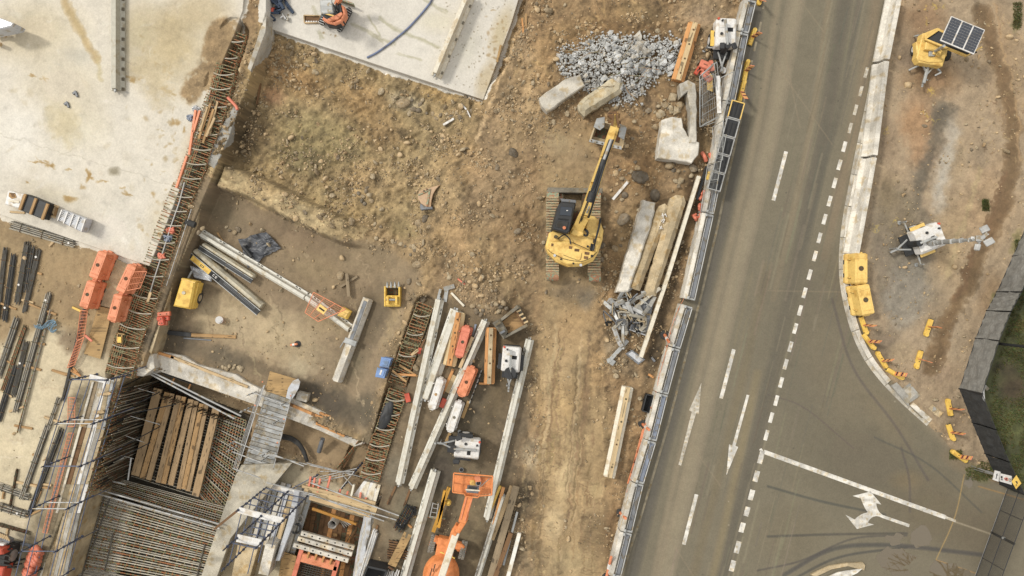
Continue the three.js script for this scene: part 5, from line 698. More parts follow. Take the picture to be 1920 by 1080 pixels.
{const t=thing('slab_pocket','timber lined slot in the slab left of the mini excavator','formwork',P(585,36,-.85));part(t,'lining',K.woodPale,(m)=>{m.beam(P(570,29,-.8),P(601,30,-.8),.05,.12);m.beam(P(571,43,-.8),P(600,43,-.8),.06,.1);m.beam(P(570,29,-.8),P(571,43,-.8),.05,.12);m.beam(P(601,30,-.8),P(600,43,-.8),.05,.12);});part(t,'bottom',K.woodDark,(m)=>m.pp([[571,30],[600,31],[599,40],[572,39]],-.846,-.83,.004));for(let i=0;i<6;i++)part(t,'tie',K.white,(m)=>m.pp([[573+i*4.6,39],[576+i*4.6,39],[576+i*4.6,42],[573+i*4.6,42]],-.83,-.8,.004));}
{const m=new MB();m.tube([[812,-6],[806,6],[790,26],[766,52],[745,70],[722,88],[704,100],[688,108]].map(([x,y])=>P(x,y,-.8)),.055,8,50);tag(m.build('blue_hose',mat(C(130,142,172),tPaintM,{roughness:.6})),'long blue hose curving across the upper concrete slab','hose');}
{const t=thing('lifting_slings','tangled heap of dark blue slings with red pouch on slab','slings',P(520,18,-.85));K.sling=mat(C(78,92,112),tClothM,{roughness:.9});for(let i=0;i<9;i++)part(t,'sling',K.sling,(m)=>{const x=516+rnd(-8,12),y=12+rnd(-14,18);m.tube(Array.from({length:5},()=>P(x+rnd(-12,12),y+rnd(-12,12),-.78+rnd(.02,.35))),rnd(.04,.09),6,20);});part(t,'loop',K.sling,(m)=>m.tube([[532,-4],[540,8],[548,20],[551,24],[548,24],[540,14],[534,4]].map(([x,y])=>P(x,y,-.75)),.05,6,24));part(t,'pouch',K.red,(m)=>m.box(.3,.25,.3,...P(512,20,-.65).sub(t.position).toArray(),.4,.08));part(t,'hook',K.galv,(m)=>m.tube([[530,26],[534,34],[540,38],[538,30]].map(([x,y])=>P(x,y,-.7)),.05,6));part(t,'shackle',K.film,(m)=>m.tube([[526,34],[532,30],[536,36]].map(([x,y])=>P(x,y,-.68)),.06,6));}
{
const h=G(840,1040),t=thing('boom_lift','orange boom lift with raised basket at the bottom edge','boom lift',P(840,1040,h)),Y=(y)=>h+y;
part(t,'chassis',K.orangeLift,(m)=>{m.pp([[815,1008],[826,1010],[846,1014],[866,1021],[872,1026],[868,1034],[846,1028],[826,1024],[812,1018]],Y(.4),Y(.8),.05);m.pp([[822,1008],[850,1014],[848,1060],[812,1060]],Y(.4),Y(.9),.05);});
for(const[x,y]of[[811,1019],[868,1031]]){const r=.42,A=new THREE.Vector3(1,0,.25).normalize(),c=P(x,y,Y(r)).sub(t.position),T=part(t,'tyre',K.tyre,(m)=>{m.o=new THREE.Vector3();m.rod(c.clone().addScaledVector(A,-.14),c.clone().addScaledVector(A,.14),r,20);});for(let i=0;i<22;i++){const a=i/22*6.283,rad=new THREE.Vector3(0,1,0).multiplyScalar(Math.cos(a)).addScaledVector(new THREE.Vector3(-A.z,0,A.x),Math.sin(a));const z=new MB();const e=c.clone().addScaledVector(rad,r),tw=new THREE.Vector3(-A.z,0,A.x).multiplyScalar(.05*Math.cos(a));z.beam(e.clone().addScaledVector(A,-.15),e.clone().addScaledVector(A,-.01).add(tw),.06,.07,.01);z.beam(e.clone().addScaledVector(A,.01).add(tw),e.clone().addScaledVector(A,.15),.06,.07,.01);z.build('tread',K.tyre,T);}const z=new MB();z.rod(c.clone().addScaledVector(A,-.16),c.clone().addScaledVector(A,.16),.2,12);z.build('hub',K.orangeLift,T);part(t,'axle_arm',K.orangeLift,(m)=>m.beam(P(x+(x<840?8:-7),y-1,Y(.5)),P(x<840?826:852,x<840?1014:1022,Y(.6)),.2,.22));}
part(t,'hood',K.orangeLift,(m)=>{const g=new THREE.SphereGeometry(1,28,16,0,6.2832,0,Math.PI/2);g.scale(.93,.85,1.12);m.add(boxUV(g.toNonIndexed()),new THREE.Matrix4().makeRotationY(-.15).setPosition(P(827,1078,Y(.8)).sub(t.position)));});
part(t,'hood_slot',K.rustDark,(m)=>{for(const[a,b,c,d]of[[812,1072,816,1058],[834,1080,838,1068],[806,1080,810,1066]])m.beam(P(a,b,Y(1.7)),P(c,d,Y(1.72)),.06,.05);});
part(t,'hood_stripe',K.yellowDeep,(m)=>{m.beam(P(825,1035,Y(1.55)),P(836,1039,Y(1.6)),.06,.04);m.beam(P(847,1044,Y(1.55)),P(853,1047,Y(1.5)),.06,.04);});
part(t,'lower_boom',K.cream,(m)=>m.beam(P(827,1084,Y(2.2)),P(858,991,Y(2.2)),.34,.3,.03));part(t,'boom_side',K.orangeLift,(m)=>{m.beam(P(838,1040,Y(1.95)),P(853,993,Y(1.95)),.3,.4,.02);});
part(t,'boom_knuckle',K.orangeLift,(m)=>{m.beam(P(850,1000,Y(2.2)),P(860,984,Y(2.35)),.3,.34,.03);m.beam(P(858,996,Y(2.4)),P(873,972,Y(2.6)),.26,.3,.03);m.beam(P(866,976,Y(2.6)),P(873,966,Y(2.7)),.34,.3,.03);});
part(t,'upper_boom',K.orangeLift,(m)=>{m.beam(P(867,978,Y(2.65)),P(880,930,Y(2.75)),.38,.36,.03);});part(t,'boom_rail',K.orange,(m)=>{m.beam(P(864,974,Y(2.85)),P(875,932,Y(2.95)),.05,.08);m.beam(P(872,976,Y(2.85)),P(886,932,Y(2.95)),.05,.08);});
const bz=2.7,R=(a,b,z)=>P(a,b,Y(z));
const bk=part(t,'basket',K.orangeLift,(m)=>m.pp([[852,891],[923,896],[921,926],[898,928],[896,930],[874,929],[872,926],[851,922]],Y(bz-.08),Y(bz),.01));
for(const z of[.55,1.1]){const pts=[[851,887],[924,893],[922,928],[899,930],[896,933],[873,931],[871,926],[849,923]];for(let i=0;i<pts.length;i++){const q=new MB(t.position);q.rod(R(...pts[i],bz+z),R(...pts[(i+1)%8],bz+z),.035,6);q.build('basket_rail',K.orangeLift,bk);}}
for(const[x,y]of[[851,888],[869,889],[887,890],[905,891],[923,894],[921,927],[899,929],[871,926],[850,922],[850,905],[922,910]]){const q=new MB(t.position);q.rod(R(x,y,bz),R(x,y,bz+1.1),.03,6);q.build('basket_post',K.orangeLift,bk);}
part(t,'control_console',K.panelGrey,(m)=>{m.pp([[876,912],[898,914],[897,926],[874,924]],Y(bz+.7),Y(bz+1.0),.04);});part(t,'console_face',K.black,(m)=>m.pp([[879,912],[895,914],[894,918],[878,916]],Y(bz+1),Y(bz+1.03),.01));part(t,'console_bar',K.cream,(m)=>m.beam(R(873,918,bz+1.12),R(900,920,bz+1.12),.06,.05));part(t,'cable',K.concGrey,(m)=>m.tube([R(899,914,bz+1),R(908,906,bz+.9),R(918,897,bz+1)],.02,5));
const hy=Y(bz);for(const[x,y,mm,lab]of[[888,905,K.yellow,'yellow hard hat lying in the lift basket'],[897,906,K.galv,'grey pail standing in the lift basket beside a hat']]){const q=thing(mm===K.yellow?'hard_hat':'pail',lab,mm===K.yellow?'hard hat':'pail',P(x,y,hy));if(mm===K.yellow){part(q,'shell',mm,(m)=>m.add(boxUV(new THREE.SphereGeometry(.15,14,8,0,6.3,0,1.6).toNonIndexed())));part(q,'brim',mm,(m)=>m.rod(P(x,y,hy),P(x,y,hy+.025),.19,16));}else{part(q,'wall',mm,(m)=>m.rod(P(x,y,hy),P(x,y,hy+.28),.13,12));part(q,'inside',K.dark,(m)=>m.rod(P(x,y,hy+.28),P(x,y,hy+.285),.1,12));}}
{const q=new MB();q.box(.3,.26,.34,...R(896,897,bz+.14).toArray(),.3,.03);tag(q.build('tool_box',K.orange),'orange tool box in the far corner of the lift basket','tool box');}
}
{
const h=G(735,552),t=thing('digger_bucket','yellow digger bucket with four grey teeth standing in the pit','bucket',P(735,552,h));const Y=(y)=>h+y;
part(t,'shell',K.yellowDeep,(m)=>{m.pp([[720,537],[750,537],[749,574],[720,574]],Y(0),Y(.12),.03);for(const x of[[720,723],[747,750]])m.pp([[x[0],538],[x[1],538],[x[1],574],[x[0],574]],Y(.1),Y(.75),.02);m.pp([[720,554],[750,554],[750,575],[720,575]],Y(.1),Y(.72),.08);});part(t,'inside',K.rustDark,(m)=>m.pp([[724,539],[746,539],[746,553],[724,553]],Y(.12),Y(.3),.02));part(t,'bracket',K.yellowDeep,(m)=>m.pp([[725,556],[729,556],[729,570],[725,570]],Y(.7),Y(1.05),.03));part(t,'bracket',K.yellowDeep,(m)=>{m.pp([[741,556],[745,556],[745,570],[741,570]],Y(.7),Y(1.05),.03);});part(t,'pin',K.galv,(m)=>m.rod(P(724,562,Y(.95)),P(746,562,Y(.95)),.06,10));for(let i=0;i<4;i++)part(t,'tooth',K.galv,(m)=>m.pp([[723+i*7.2,540],[725+i*7.2,528],[726.5+i*7.2,528],[728+i*7.2,540]],Y(.45),Y(.62),.02));
}
{
const h=G(955,606),t=thing('digger_bucket','large grey brown digger bucket with teeth facing right','bucket',P(955,606,h));const Y=(y)=>h+y;
part(t,'shell',K.concDark,(m)=>{m.pp([[924,607],[974,572],[990,612],[944,636]],Y(0),Y(.12),.03);m.pp([[942,632],[944,636],[990,612],[988,607]],Y(.1),Y(.85),.02);m.pp([[936,600],[940,603],[974,577],[970,572]],Y(.1),Y(.85),.02);m.pp([[923,606],[938,598],[952,622],[945,636]],Y(.1),Y(.95),.06);});part(t,'inside',K.wood,(m)=>m.pp([[940,604],[968,582],[986,609],[952,627]],Y(.3),Y(.42),.02));part(t,'bracket',K.concDark,(m)=>m.pp([[928,608],[938,602],[940,606],[930,612]],Y(.9),Y(1.2),.02));part(t,'bracket',K.panelGrey,(m)=>{m.pp([[936,624],[946,618],[948,622],[938,628]],Y(.9),Y(1.2),.02);});part(t,'cutting_edge',K.woodDark,(m)=>m.beam(P(962,576,Y(.6)),P(984,610,Y(.6)),.14,.06));for(let i=0;i<5;i++)part(t,'tooth',K.woodCream,(m)=>m.beam(P(964+i*4.6,578+i*7,Y(.6)),P(972+i*4.5,574+i*7,Y(.6)),.09,.1));
}
{
const h=G(802,372),t=thing('digger_bucket','worn tan bucket lying on its side in the soil','bucket',P(802,370,h));const Y=(y)=>h+y;
part(t,'side_plate',mat(C(206,172,134).multiplyScalar(1.2),tPaintM,{roughness:.6}),(m)=>m.pp([[783,366],[786,358],[794,355],[826,346],[818,354],[812,364],[809,376],[808,388],[800,388],[790,382],[784,374]],Y(.45),Y(.55),.02));part(t,'back',K.panelGrey,(m)=>m.pp([[788,381],[800,386],[810,386],[812,392],[802,392],[789,394],[787,388]],Y(.1),Y(.5),.04));part(t,'stiffener',K.rustPlate,(m)=>{m.beam(P(784,366,Y(.58)),P(806,356,Y(.58)),.05,.06);m.beam(P(806,354,Y(.58)),P(800,387,Y(.58)),.09,.06);});part(t,'shell',K.rustDark,(m)=>m.pp([[786,362],[824,348],[814,360],[808,388],[792,384]],Y(0),Y(.45),.04));for(const[x,y]of[[795,358],[801,356]])part(t,'bolt',K.rustDark,(m)=>m.rod(P(x,y,Y(.55)),P(x,y,Y(.6)),.05,8));
}
// the middle of the site: barriers, timbers, pallets, odds and ends
steelBarrier('long steel barrier with bracket pockets lying alone on slab',216.5,-14,216.5,167,25,{h:.15,side:1,m:K.barrierGrey,pockets:true,step:.8});
steelBarrier('cream steel barrier standing on the upper slab',880,-10,817,141,20,{h:-.85,side:1,m:K.cream,fm:K.cream,pockets:true,step:1.6,ht:.8});
steelBarrier('long slotted barrier crossing the wet pit below black tarp',357,427,572,556,17,{side:-1});steelBarrier('short slotted barrier under the orange mesh in the pit',574,556,655,616,17,{side:-1});
steelBarrier('leftmost long slotted barrier right of the rusty ladder cages',824,562,748,908,17,{side:-1,m:K.barrier});steelBarrier('wide slotted barrier second from the left of the stack',856,582,798,748,26,{side:1});
steelBarrier('slanted slotted barrier passing the orange water barriers',911,602,772,916,17,{side:1});steelBarrier('longest slotted barrier right of the white generator',994,637,914,974,16,{side:1});steelBarrier('slotted barrier left of the boom lift running to the edge',816,884,756,1092,19,{side:1});steelBarrier('slotted barrier lowest at the right beside brown timbers',944,930,893,1092,12,{side:1});
stick('steel_tube','short galvanised tube at the top end of slotted barriers','tube',826,542,818,574,5,.14,K.galv);
waterBarrier('orange water barrier between cream beam and slanted barrier',875,613,860,669,24,K.salmon,'orange water barriers on site');waterBarrier('bright orange water barrier lying across the slanted barrier',885,690,864,742,25,K.orange,'orange water barriers on site',{h:G(875,716)+.15});
waterBarrier('upper white water barrier beside the slanted slotted barrier',826,711,809,767,21,K.white,'white water barriers on site',{cap:K.wood});waterBarrier('lower white water barrier above the white light tower',861,755,843,809,21,K.white,'white water barriers on site',{cap:K.concDark});
waterBarrier('upper barrier of the left orange pair in the yard',197,472,178,522,26,K.orange,'orange water barriers on site',{ht:.9});waterBarrier('lower barrier of the left orange pair in the yard',176,527,160,577,25,K.orange,'orange water barriers on site',{ht:.9});waterBarrier('upper barrier of the right orange pair by rebar cage',252,497,228,548,26,K.orange,'orange water barriers on site',{ht:.9});waterBarrier('lower barrier of the right orange pair by rebar cage',226,552,212,602,25,K.orange,'orange water barriers on site',{ht:.9});
function formBeam(label,x1,y1,x2,y2,w,mTop,mSide,o={}){const{t,L}=lt('formwork_beam',label,'formwork beam',x1,y1,x2,y2,.5,o.h,'timber formwork beams');const W=px(w,.4);lp(t,'top_board',mTop,(m)=>m.box(L,.06,W*.42,0,.5,0,0,.01));for(const s of[-1,1]){lp(t,'side_board',mSide,(m)=>m.box(L*.99,.05,W*.42,0,.38,s*W*.36,0,.01,s*.7));}lp(t,'core',K.woodDark,(m)=>m.box(L*.96,.36,W*.4,0,.2,0,0,.02));for(let i=0;i<4;i++)lp(t,'bolt_hole',K.rustDark,(m)=>m.rod([L*(i/4-.37),.5,0],[L*(i/4-.37),.545,0],.05,8));for(const s of[-1,1])lp(t,'end_board',o.end??mSide,(m)=>m.box(.05,.4,W*.9,s*L*.495,.24,0,0,.01));return t;}
formBeam('orange and cream formwork beam leaning by the rubble heap',1304,42,1272,150,23,K.woodCream,K.woodOrange);formBeam('cream and orange formwork beam in the barrier stack',860,586,842,686,24,K.woodOrange,K.woodCream);formBeam('rusty topped formwork beam left of the white generator',921,615,917,720,19,K.concTan,K.woodOrange);formBeam('long cream formwork beam near the road barrier',1178,726,1143,896,21,K.woodCream,K.cream);
{
const{t,L}=lt('concrete_beam','pale concrete beam with grey steel cap in the pit','concrete beam',688,560,629,716,.5);const W=px(20);lp(t,'body',K.concPale,(m)=>m.profile([[-W/2,0],[-W/2,.2],[-W*.2,.5],[W*.25,.5],[W/2,.2],[W/2,0]],L,.03));lp(t,'steel_cap',K.panelGrey,(m)=>m.box(L*.5,.05,W*.34,-L*.22,.525,W*.04,0,.01));lp(t,'end_clamp',K.galv,(m)=>{m.box(.3,.1,W*1.2,L*.02,.54,0,0,.02);m.rod([L*.03,.5,W*.6],[L*.12,.5,W*.75],.03,6);});
}
function signPanel(label,x1,y1,x2,y2,w,o={}){const{t,L}=lt('sign_barrier',label,'barrier',x1,y1,x2,y2,.5,null,'barrier pieces with dark panels');const W=px(w);lp(t,'kerb_block',mat(C(212,202,176).multiplyScalar(1.15),tConcM,{roughness:.7}),(m)=>m.profile([[0,0],[0,.3],[-W*.15,.5],[-W*.35,.5],[-W*.5,.3],[-W*.5,0]],L*.96,.04));const pn=lp(t,'panel',K.black,(m)=>m.box(L,.05,W*.4,0,.42,W*.25,0,.01,.1));lp(t,'panel_edge',K.galv,(m)=>{m.box(L,.06,.04,0,.44,W*.03,0,.008);m.box(L,.06,.04,0,.4,W*.47,0,.008);});for(let i=0;i<3;i++)lp(t,'slat',K.panelGrey,(m)=>m.box(L*.44,.02,W*.03,L*.22,.452-i*.012,W*(.14+i*.1),0,.004,.1));if(o.sign){lp(t,'yellow_board',K.yellowDeep,(m)=>m.box(L*.26,.03,W*.38,-L*.32,.452,W*.25,0,.006,.1));lp(t,'letter_mark',K.black,(m)=>{for(const[dx,dz,a,b]of[[0,0,.22,.03],[0,.08,.22,.03],[.1,.04,.03,.1],[-.1,.04,.03,.08]])m.box(a,.012,b,-L*.3+dx,.472-dz*.1,W*.2+dz,0,.002,.1);});lp(t,'dark_board',K.dark,(m)=>m.box(L*.12,.03,W*.38,-L*.12,.452,W*.25,0,.006,.1));lp(t,'letter_mark',K.white,(m)=>{for(const[dx,dz,a,b]of[[-.08,0,.1,.025],[-.12,.05,.025,.1],[-.08,.1,.1,.025],[.08,0,.1,.025],[.08,.05,.1,.025],[.08,.1,.1,.025],[.04,.05,.025,.1]])m.box(a,.012,b,-L*.12+dx,.474-dz*.1,W*.16+dz,0,.002,.1);});}return t;}
signPanel('dark barrier panel with yellow board and curved kerb block',356,472,488,582,26,{sign:true});signPanel('shorter dark barrier panel with kerb block above it',374,460,474,524,18);
{
const m=new MB(),g=new THREE.PlaneGeometry(1,1,34,28),p=g.attributes.position,c=[[448,450],[500,436],[528,466],[505,504]];for(let i=0;i<p.count;i++){const u=p.getX(i)+.5,v=p.getY(i)+.5,e=8*(fbm(u*4,v*4,3)-.5),x=(c[0][0]*(1-u)+c[1][0]*u)*(1-v)+(c[3][0]*(1-u)*1+c[2][0]*u)*v-(1-u)*v*40+e,y=(c[0][1]*(1-u)+c[1][1]*u)*(1-v)+(c[3][1]*(1-u)+c[2][1]*u)*v+e;const gh=G(x,y);const q=P(x,y,gh+.05+.55*Math.abs(fbm(u*5+3,v*5,3)-.42));p.setXYZ(i,q.x,q.y,q.z);}g.computeVertexNormals();m.add(boxUV(g.toNonIndexed()));tag(m.build('tarpaulin',K.tarp),'crumpled black plastic sheet lying beside the long slotted barrier','tarpaulin');}
{const m=new MB();m.rod(P(456,462,G(456,462)+.2),P(472,482,G(470,482)+.25),.1,8);tag(m.build('dark_pipe',K.black),'short dark pipe section beside the crumpled black sheet','pipe');const m2=new MB();m2.rod(P(349,416,0),P(366,422,0),.16,10);tag(m2.build('dark_pipe',K.rubber),'dark pipe stub poking out beside the cage run','pipe');}
stick('timber_batten','thin pale batten leaning on barrier left of black sheet','timber',407,436,422,460,3,.05,K.wood);{const m=new MB(),g=new THREE.PlaneGeometry(1,1,10,10),p=g.attributes.position;for(let i=0;i<p.count;i++){const u=p.getX(i)+.5,v=p.getY(i)+.5;const x=356+u*34+8*v,y=498+v*22+u*8,q=P(x,y,G(x,y)+.06+.4*fbm(u*6,v*6,3));p.setXYZ(i,q.x,q.y,q.z);}g.computeVertexNormals();m.add(boxUV(g.toNonIndexed()));tag(m.build('white_sheet',K.film),'crumpled white sheet under the dark sign barrier','sheet');}
{
const h=G(350,552),t=thing('yellow_tank','yellow wheeled tank near the left wall of the wet pit','tank trailer',P(346,552,h));part(t,'tank',K.yellowDeep,(m)=>{m.pp([[340,521],[366,527],[356,580],[324,574]],h+.35,h+1.15,.08);m.pp([[364,528],[373,531],[361,578],[354,580]],h+.3,h+.9,.03);});part(t,'lid',K.cream,(m)=>m.rod(P(344,549,h+1.1),P(344,549,h+1.22),.09,12));wheel(t,P(372,558,h+.3),[1,0,.25],.32,.2,K.concTan);part(t,'axle',K.galv,(m)=>m.rod(P(340,560,h+.3),P(372,558,h+.3),.05,8));part(t,'seam',K.yellow,(m)=>m.beam(P(340,523,h+1.17),P(366,530,h+1.17),.05,.03));part(t,'drawbar',K.galv,(m)=>m.beam(P(352,524,h+.4),P(360,508,h+.4),.08,.08));
}
for(const[i,[a,b,c,d]]of[[294,590,318,588],[293,598,316,597],[295,606,312,606],[300,594,304,610]].entries()){const{t,L}=lt('fence_foot',['top orange block of the small heap by cage run','middle orange block of the small heap by cage run','lowest orange block of the small heap by cage run','crosswise orange block in the heap by cage run'][i],'fence foot',a,b,c,d,.2,G(305,600)+(i===3?.16:0),'orange plastic fence feet');lp(t,'block',i%2?K.red:K.salmon,(m)=>m.profile([[-.12,0],[-.12,.12],[-.08,.18],[.08,.18],[.12,.12],[.12,0]],L,.03));lp(t,'hole',K.rustDark,(m)=>{for(const s of[-.25,.25])m.rod([s*L,.17,0],[s*L,.19,0],.035,8);});}
{const h=G(412,600),t=thing('paint_pail','white lidded orange pail on the pale mud','pail',P(412,600,h));part(t,'wall',K.orange,(m)=>m.rod(P(412,600,h),P(412,600,h+.36),.19,14));part(t,'lid',K.white,(m)=>m.rod(P(411,600,h+.36),P(411,600,h+.4),.2,14));part(t,'handle',K.galv,(m)=>m.tube([P(405,600,h+.36),P(412,606,h+.42),P(417,600,h+.36)],.015,4));}
plank('long pale plank half black painted, low in the pit',358,628,442,632,6,.1,K.wood);stick('black_board','black board end to end with the pale plank','board',302,622,358,628,8,.12,K.black);stick('dark_strip','thin dark curved strip below the pale plank','strip',344,634,396,638,2.5,.05,K.panelGrey);
{const h=G(555,642),t=thing('traffic_cone','orange and white bollard lying on pale mud in the pit','traffic cone',P(555,644,h));part(t,'base',K.rubber,(m)=>m.rod(P(558,645,h),P(558,645,h+.08),.18,12));part(t,'post',K.orange,(m)=>m.rod(P(545,647,h+.1),P(557,645,h+.25),.06,8));part(t,'band',K.white,(m)=>m.rod(P(549,646.4,h+.15),P(553,645.6,h+.2),.065,8));}
stick('log','upright leaning log of the crossed pair in the pit','log',650,513,654,556,6,.16,K.woodGrey,{h:G(652,535)+.15});stick('log','slanted log of the crossed pair in the pit','log',638,538,670,518,4,.14,K.woodGrey);
meshPanel('orange wire safety barrier lying over the slotted barrier',[[572,586],[588,548],[648,580],[597,603]],-.35,{m:K.orange,n:12,k:3,r:.012,fr:.025,group:'orange wire barrier pieces'});{const{t,L}=lt('sign_plate','yellow plate with a black slot on the orange wire barrier','plate',596,575,610,585,.1,-.4);lp(t,'plate',K.yellow,(m)=>m.box(L,.04,px(13),0,.05,0));lp(t,'slot',K.dark,(m)=>m.box(L*.7,.02,px(3),0,.075,0,0,.004));}
{const h=G(646,588)+.1,t=thing('yellow_box','yellow lidded plastic box at the end of the slotted barrier','box',P(646,588,h));part(t,'body',K.yellowDeep,(m)=>m.pp([[632,592],[642,575],[658,584],[650,599]],h,h+.4,.05));part(t,'lid',K.yellow,(m)=>m.pp([[634,591],[642,577],[656,584],[648,596]],h+.4,h+.5,.05));part(t,'rib',K.yellow,(m)=>m.beam(P(640,586,h+.52),P(651,590,h+.52),.12,.05));}
for(const[x,y,i]of[[722,679,0],[714,699,1]]){const h=G(x,y),t=thing('wheelie_bin',['upper blue wheeled bin beside the rusty ladder cage','lower blue wheeled bin beside the rusty ladder cage'][i],'wheelie bin',P(x,y,h),0,'blue wheeled bins');const q=(dx,dy)=>[x+dx,y+dy];part(t,'body',K.blueBin,(m)=>m.pp([q(-5,-8),q(11,-5),q(6,10),q(-9,7)],h+.1,h+.95,.05));part(t,'lid',K.blueBin,(m)=>m.pp([q(-7,-10),q(12,-6),q(7,11),q(-11,8)],h+.95,h+1.03,.03));part(t,'lid_rim',K.blueBin,(m)=>m.pp([q(-4,-6),q(8,-4),q(4,7),q(-7,5)],h+1.03,h+1.06,.02));if(i)part(t,'label',K.white,(m)=>m.pp([q(0,-6),q(3,-5),q(0,4),q(-3,3)],h+1.06,h+1.07,.002));for(const s of[0,1])part(t,'wheel',K.rubber,(m)=>m.rod(P(x+10-s*3,y-4+s*10,h+.1),P(x+12-s*3,y-4+s*10,h+.1),.1,10));part(t,'handle',K.black,(m)=>m.beam(P(x+12,y-4,h+1),P(x+8,y+9,h+1),.04,.04));}
stick('timber_plank','thin plank lying along the slanted slotted barrier','timber',886,632,862,690,6,.2,K.woodPale,{h:G(880,660)+.3});stick('timber_plank','red brown plank between the white water barriers','timber',850,692,830,738,5,.1,K.woodOrange);stick('ply_sheet','small slatted pale sheet under the orange barrier','sheet',856,706,838,736,18,.06,K.woodCream);stick('timber_plank','tan plank end above the white light tower','timber',879,752,867,784,6,.1,K.ply);stick('timber_plank','tan stub beside the drawbar of the white light tower','timber',844,812,833,836,6,.1,K.ply,{h:.0});stick('timber_plank','short brown plank at the foot of rusty formwork beam','timber',898,719,918,720,4,.1,K.woodOrange);stick('brick_red_block','small red plastic block between the white barriers','block',834,748,827,764,9,.2,K.red);stick('brick_red_block','small red plastic block left of the leftmost slotted barrier','block',762,738,766,754,9,.2,K.red);stick('brick_red_block','small red block beside the rusty ladder cage','block',788,652,785,664,6,.2,K.red);
{const t=thing('notched_rod','striped measuring rod beside the bright orange barrier','rod',P(892,725,.1));part(t,'rod',K.galv,(m)=>m.rod(P(903,694,.25),P(880,756,.1),.04,6));for(let i=0;i<6;i++)part(t,'band',K.dark,(m)=>m.rod(P(902-i*3.6,698+i*9.8,.243-i*.023),P(901-i*3.6,701+i*9.8,.237-i*.023),.044,6));}
for(const[i,a]of[[892,608,886,630],[796,636,789,652],[830,676,838,690],[742,912,726,946],[769,918,757,950],[708,985,700,1008]].entries())stick('timber_offcut',['dark offcut at the top of the slanted barrier','brown offcut beside the rusty ladder cage end','brown offcut left of the cream formwork beam','brown offcut near the white timber ramp','brown offcut on wet ground left of two slotted barriers','thin dark offcut on the plywood floor edge'][i],'timber',...a,4,.07,i===0?K.panelBlue:K.woodDark);
[[800,620,784,700],[770,690,784,700]].forEach(()=>0);
stick('broken_timber','broken timber slanting over the rusty ladder cage','timber',748,684,783,706,4,.08,K.wood,{h:.0});stick('broken_timber','broken timber across the ladder cage end','timber',745,702,780,704,4,.08,K.woodOrange,{h:.05});stick('broken_timber','broken timber crossing the ladder cage end steeply','timber',735,695,762,716,4,.08,K.wood,{h:.1});stick('broken_timber','pale timber stub in the middle of ladder cage','timber',771,666,784,656,5,.08,K.woodPale,{h:.2});
[[960,912,922,1012,9,K.woodPale],[968,912,918,1090,13,K.woodGrey],[944,914,926,984,6,K.woodOrange],[970,960,944,1060,4,K.galv],[974,1000,950,1092,7,K.barrierWhite],[958,1000,926,1090,8,K.woodDark],[938,912,918,960,5,K.yellowDeep]].forEach(([a,b,c,d,w,m],i)=>stick('long_timber',['pale timber on top of the lower right bundle','thickest grey timber of the lower right bundle','orange timber left in the lower right bundle','thin steel tube of the lower right bundle','white steel strip on the outer side of lower right bundle','dark timber low in the lower right bundle','yellow timber topmost left of the lower right bundle'][i],'timber',a,b,c,d,w,.12+i*.01,m,{h:.1+(i%3)*.1}));
[[842,914,812,998,7],[834,920,822,990,6]].forEach(([a,b,c,d,w],i)=>stick('yellow_timber',['longer yellow timber beam left of the boom lift','shorter yellow timber beam left of the boom lift'][i],'timber',a,b,c,d,w,.16,mat(C(238,182,66).multiplyScalar(1.2),tWoodM,{roughness:.7}),{h:.35}));
{const t=thing('ladder','short aluminium step ladder under the yellow timbers','ladder',P(812,960,0));for(const[a,b,c,d]of[[812,942,806,970],[822,944,818,972]])part(t,'stile',K.tube,(m)=>m.beam(P(a,b,.25),P(c,d,.25),.05,.06));for(let i=0;i<4;i++)part(t,'rung',K.tube,(m)=>m.rod(P(811.5-i*1.7,944+i*8,.25),P(821.5-i*1.1,946+i*8,.25),.02,6));part(t,'foot_rail',K.rustPlate,(m)=>m.beam(P(802,968,.1),P(835,973,.1),.12,.1));}
{const h=.25,t=thing('hard_hat','yellow hard hat at the end of the yellow timbers','hard hat',P(840,942,h));part(t,'shell',K.yellowDeep,(m)=>m.add(boxUV(new THREE.SphereGeometry(.14,14,8,0,6.3,0,1.6).toNonIndexed())));part(t,'brim',K.yellowDeep,(m)=>m.rod(P(840,942,h),P(840,942,h+.02),.17,14));}
{const h=G(865,880),t=thing('tin','small dark round tin near the lift basket','tin',P(865,881,h));part(t,'wall',K.panelGrey,(m)=>m.rod(P(865,881,h),P(865,881,h+.2),.12,12));part(t,'inside',K.dark,(m)=>m.rod(P(865,881,h+.2),P(865,881,h+.205),.09,12));}
{const h=G(750,1028),t=thing('plywood_board','notched plywood board lying on dark pallets','board',P(752,1030,h+.4));part(t,'board',K.ply,(m)=>m.pp([[758,997],[762,999],[759,1008],[762,1010],[766,1001],[772,1004],[742,1064],[727,1058]],h+.4,h+.45,.008));part(t,'tape_strip',K.wood,(m)=>m.beam(P(739,1049,h+.46),P(757,1030,h+.46),.08,.015));}
for(const[i,[x,y]]of[[738,1022],[735,1040],[760,1040]].entries()){const h=G(x,y),t=thing('dark_pallet',['upper dark pallet under the notched board','lower dark pallet under the notched board','right dark pallet mostly under the notched board'][i],'pallet',P(x,y,h));for(let k=0;k<4;k++)part(t,'deck_board',K.woodDark,(m)=>m.pp([[x-9,y-9+k*4.6],[x+8,y-6+k*4.6],[x+8,y-3+k*4.6],[x-9,y-6+k*4.6]],h+.15,h+.2,.005));for(let k=0;k<3;k++)part(t,'bearer',K.black,(m)=>m.pp([[x-9+k*7,y-9],[x-6+k*7,y-8],[x-6+k*7,y+9],[x-9+k*7,y+8]],h,h+.15,.005));}
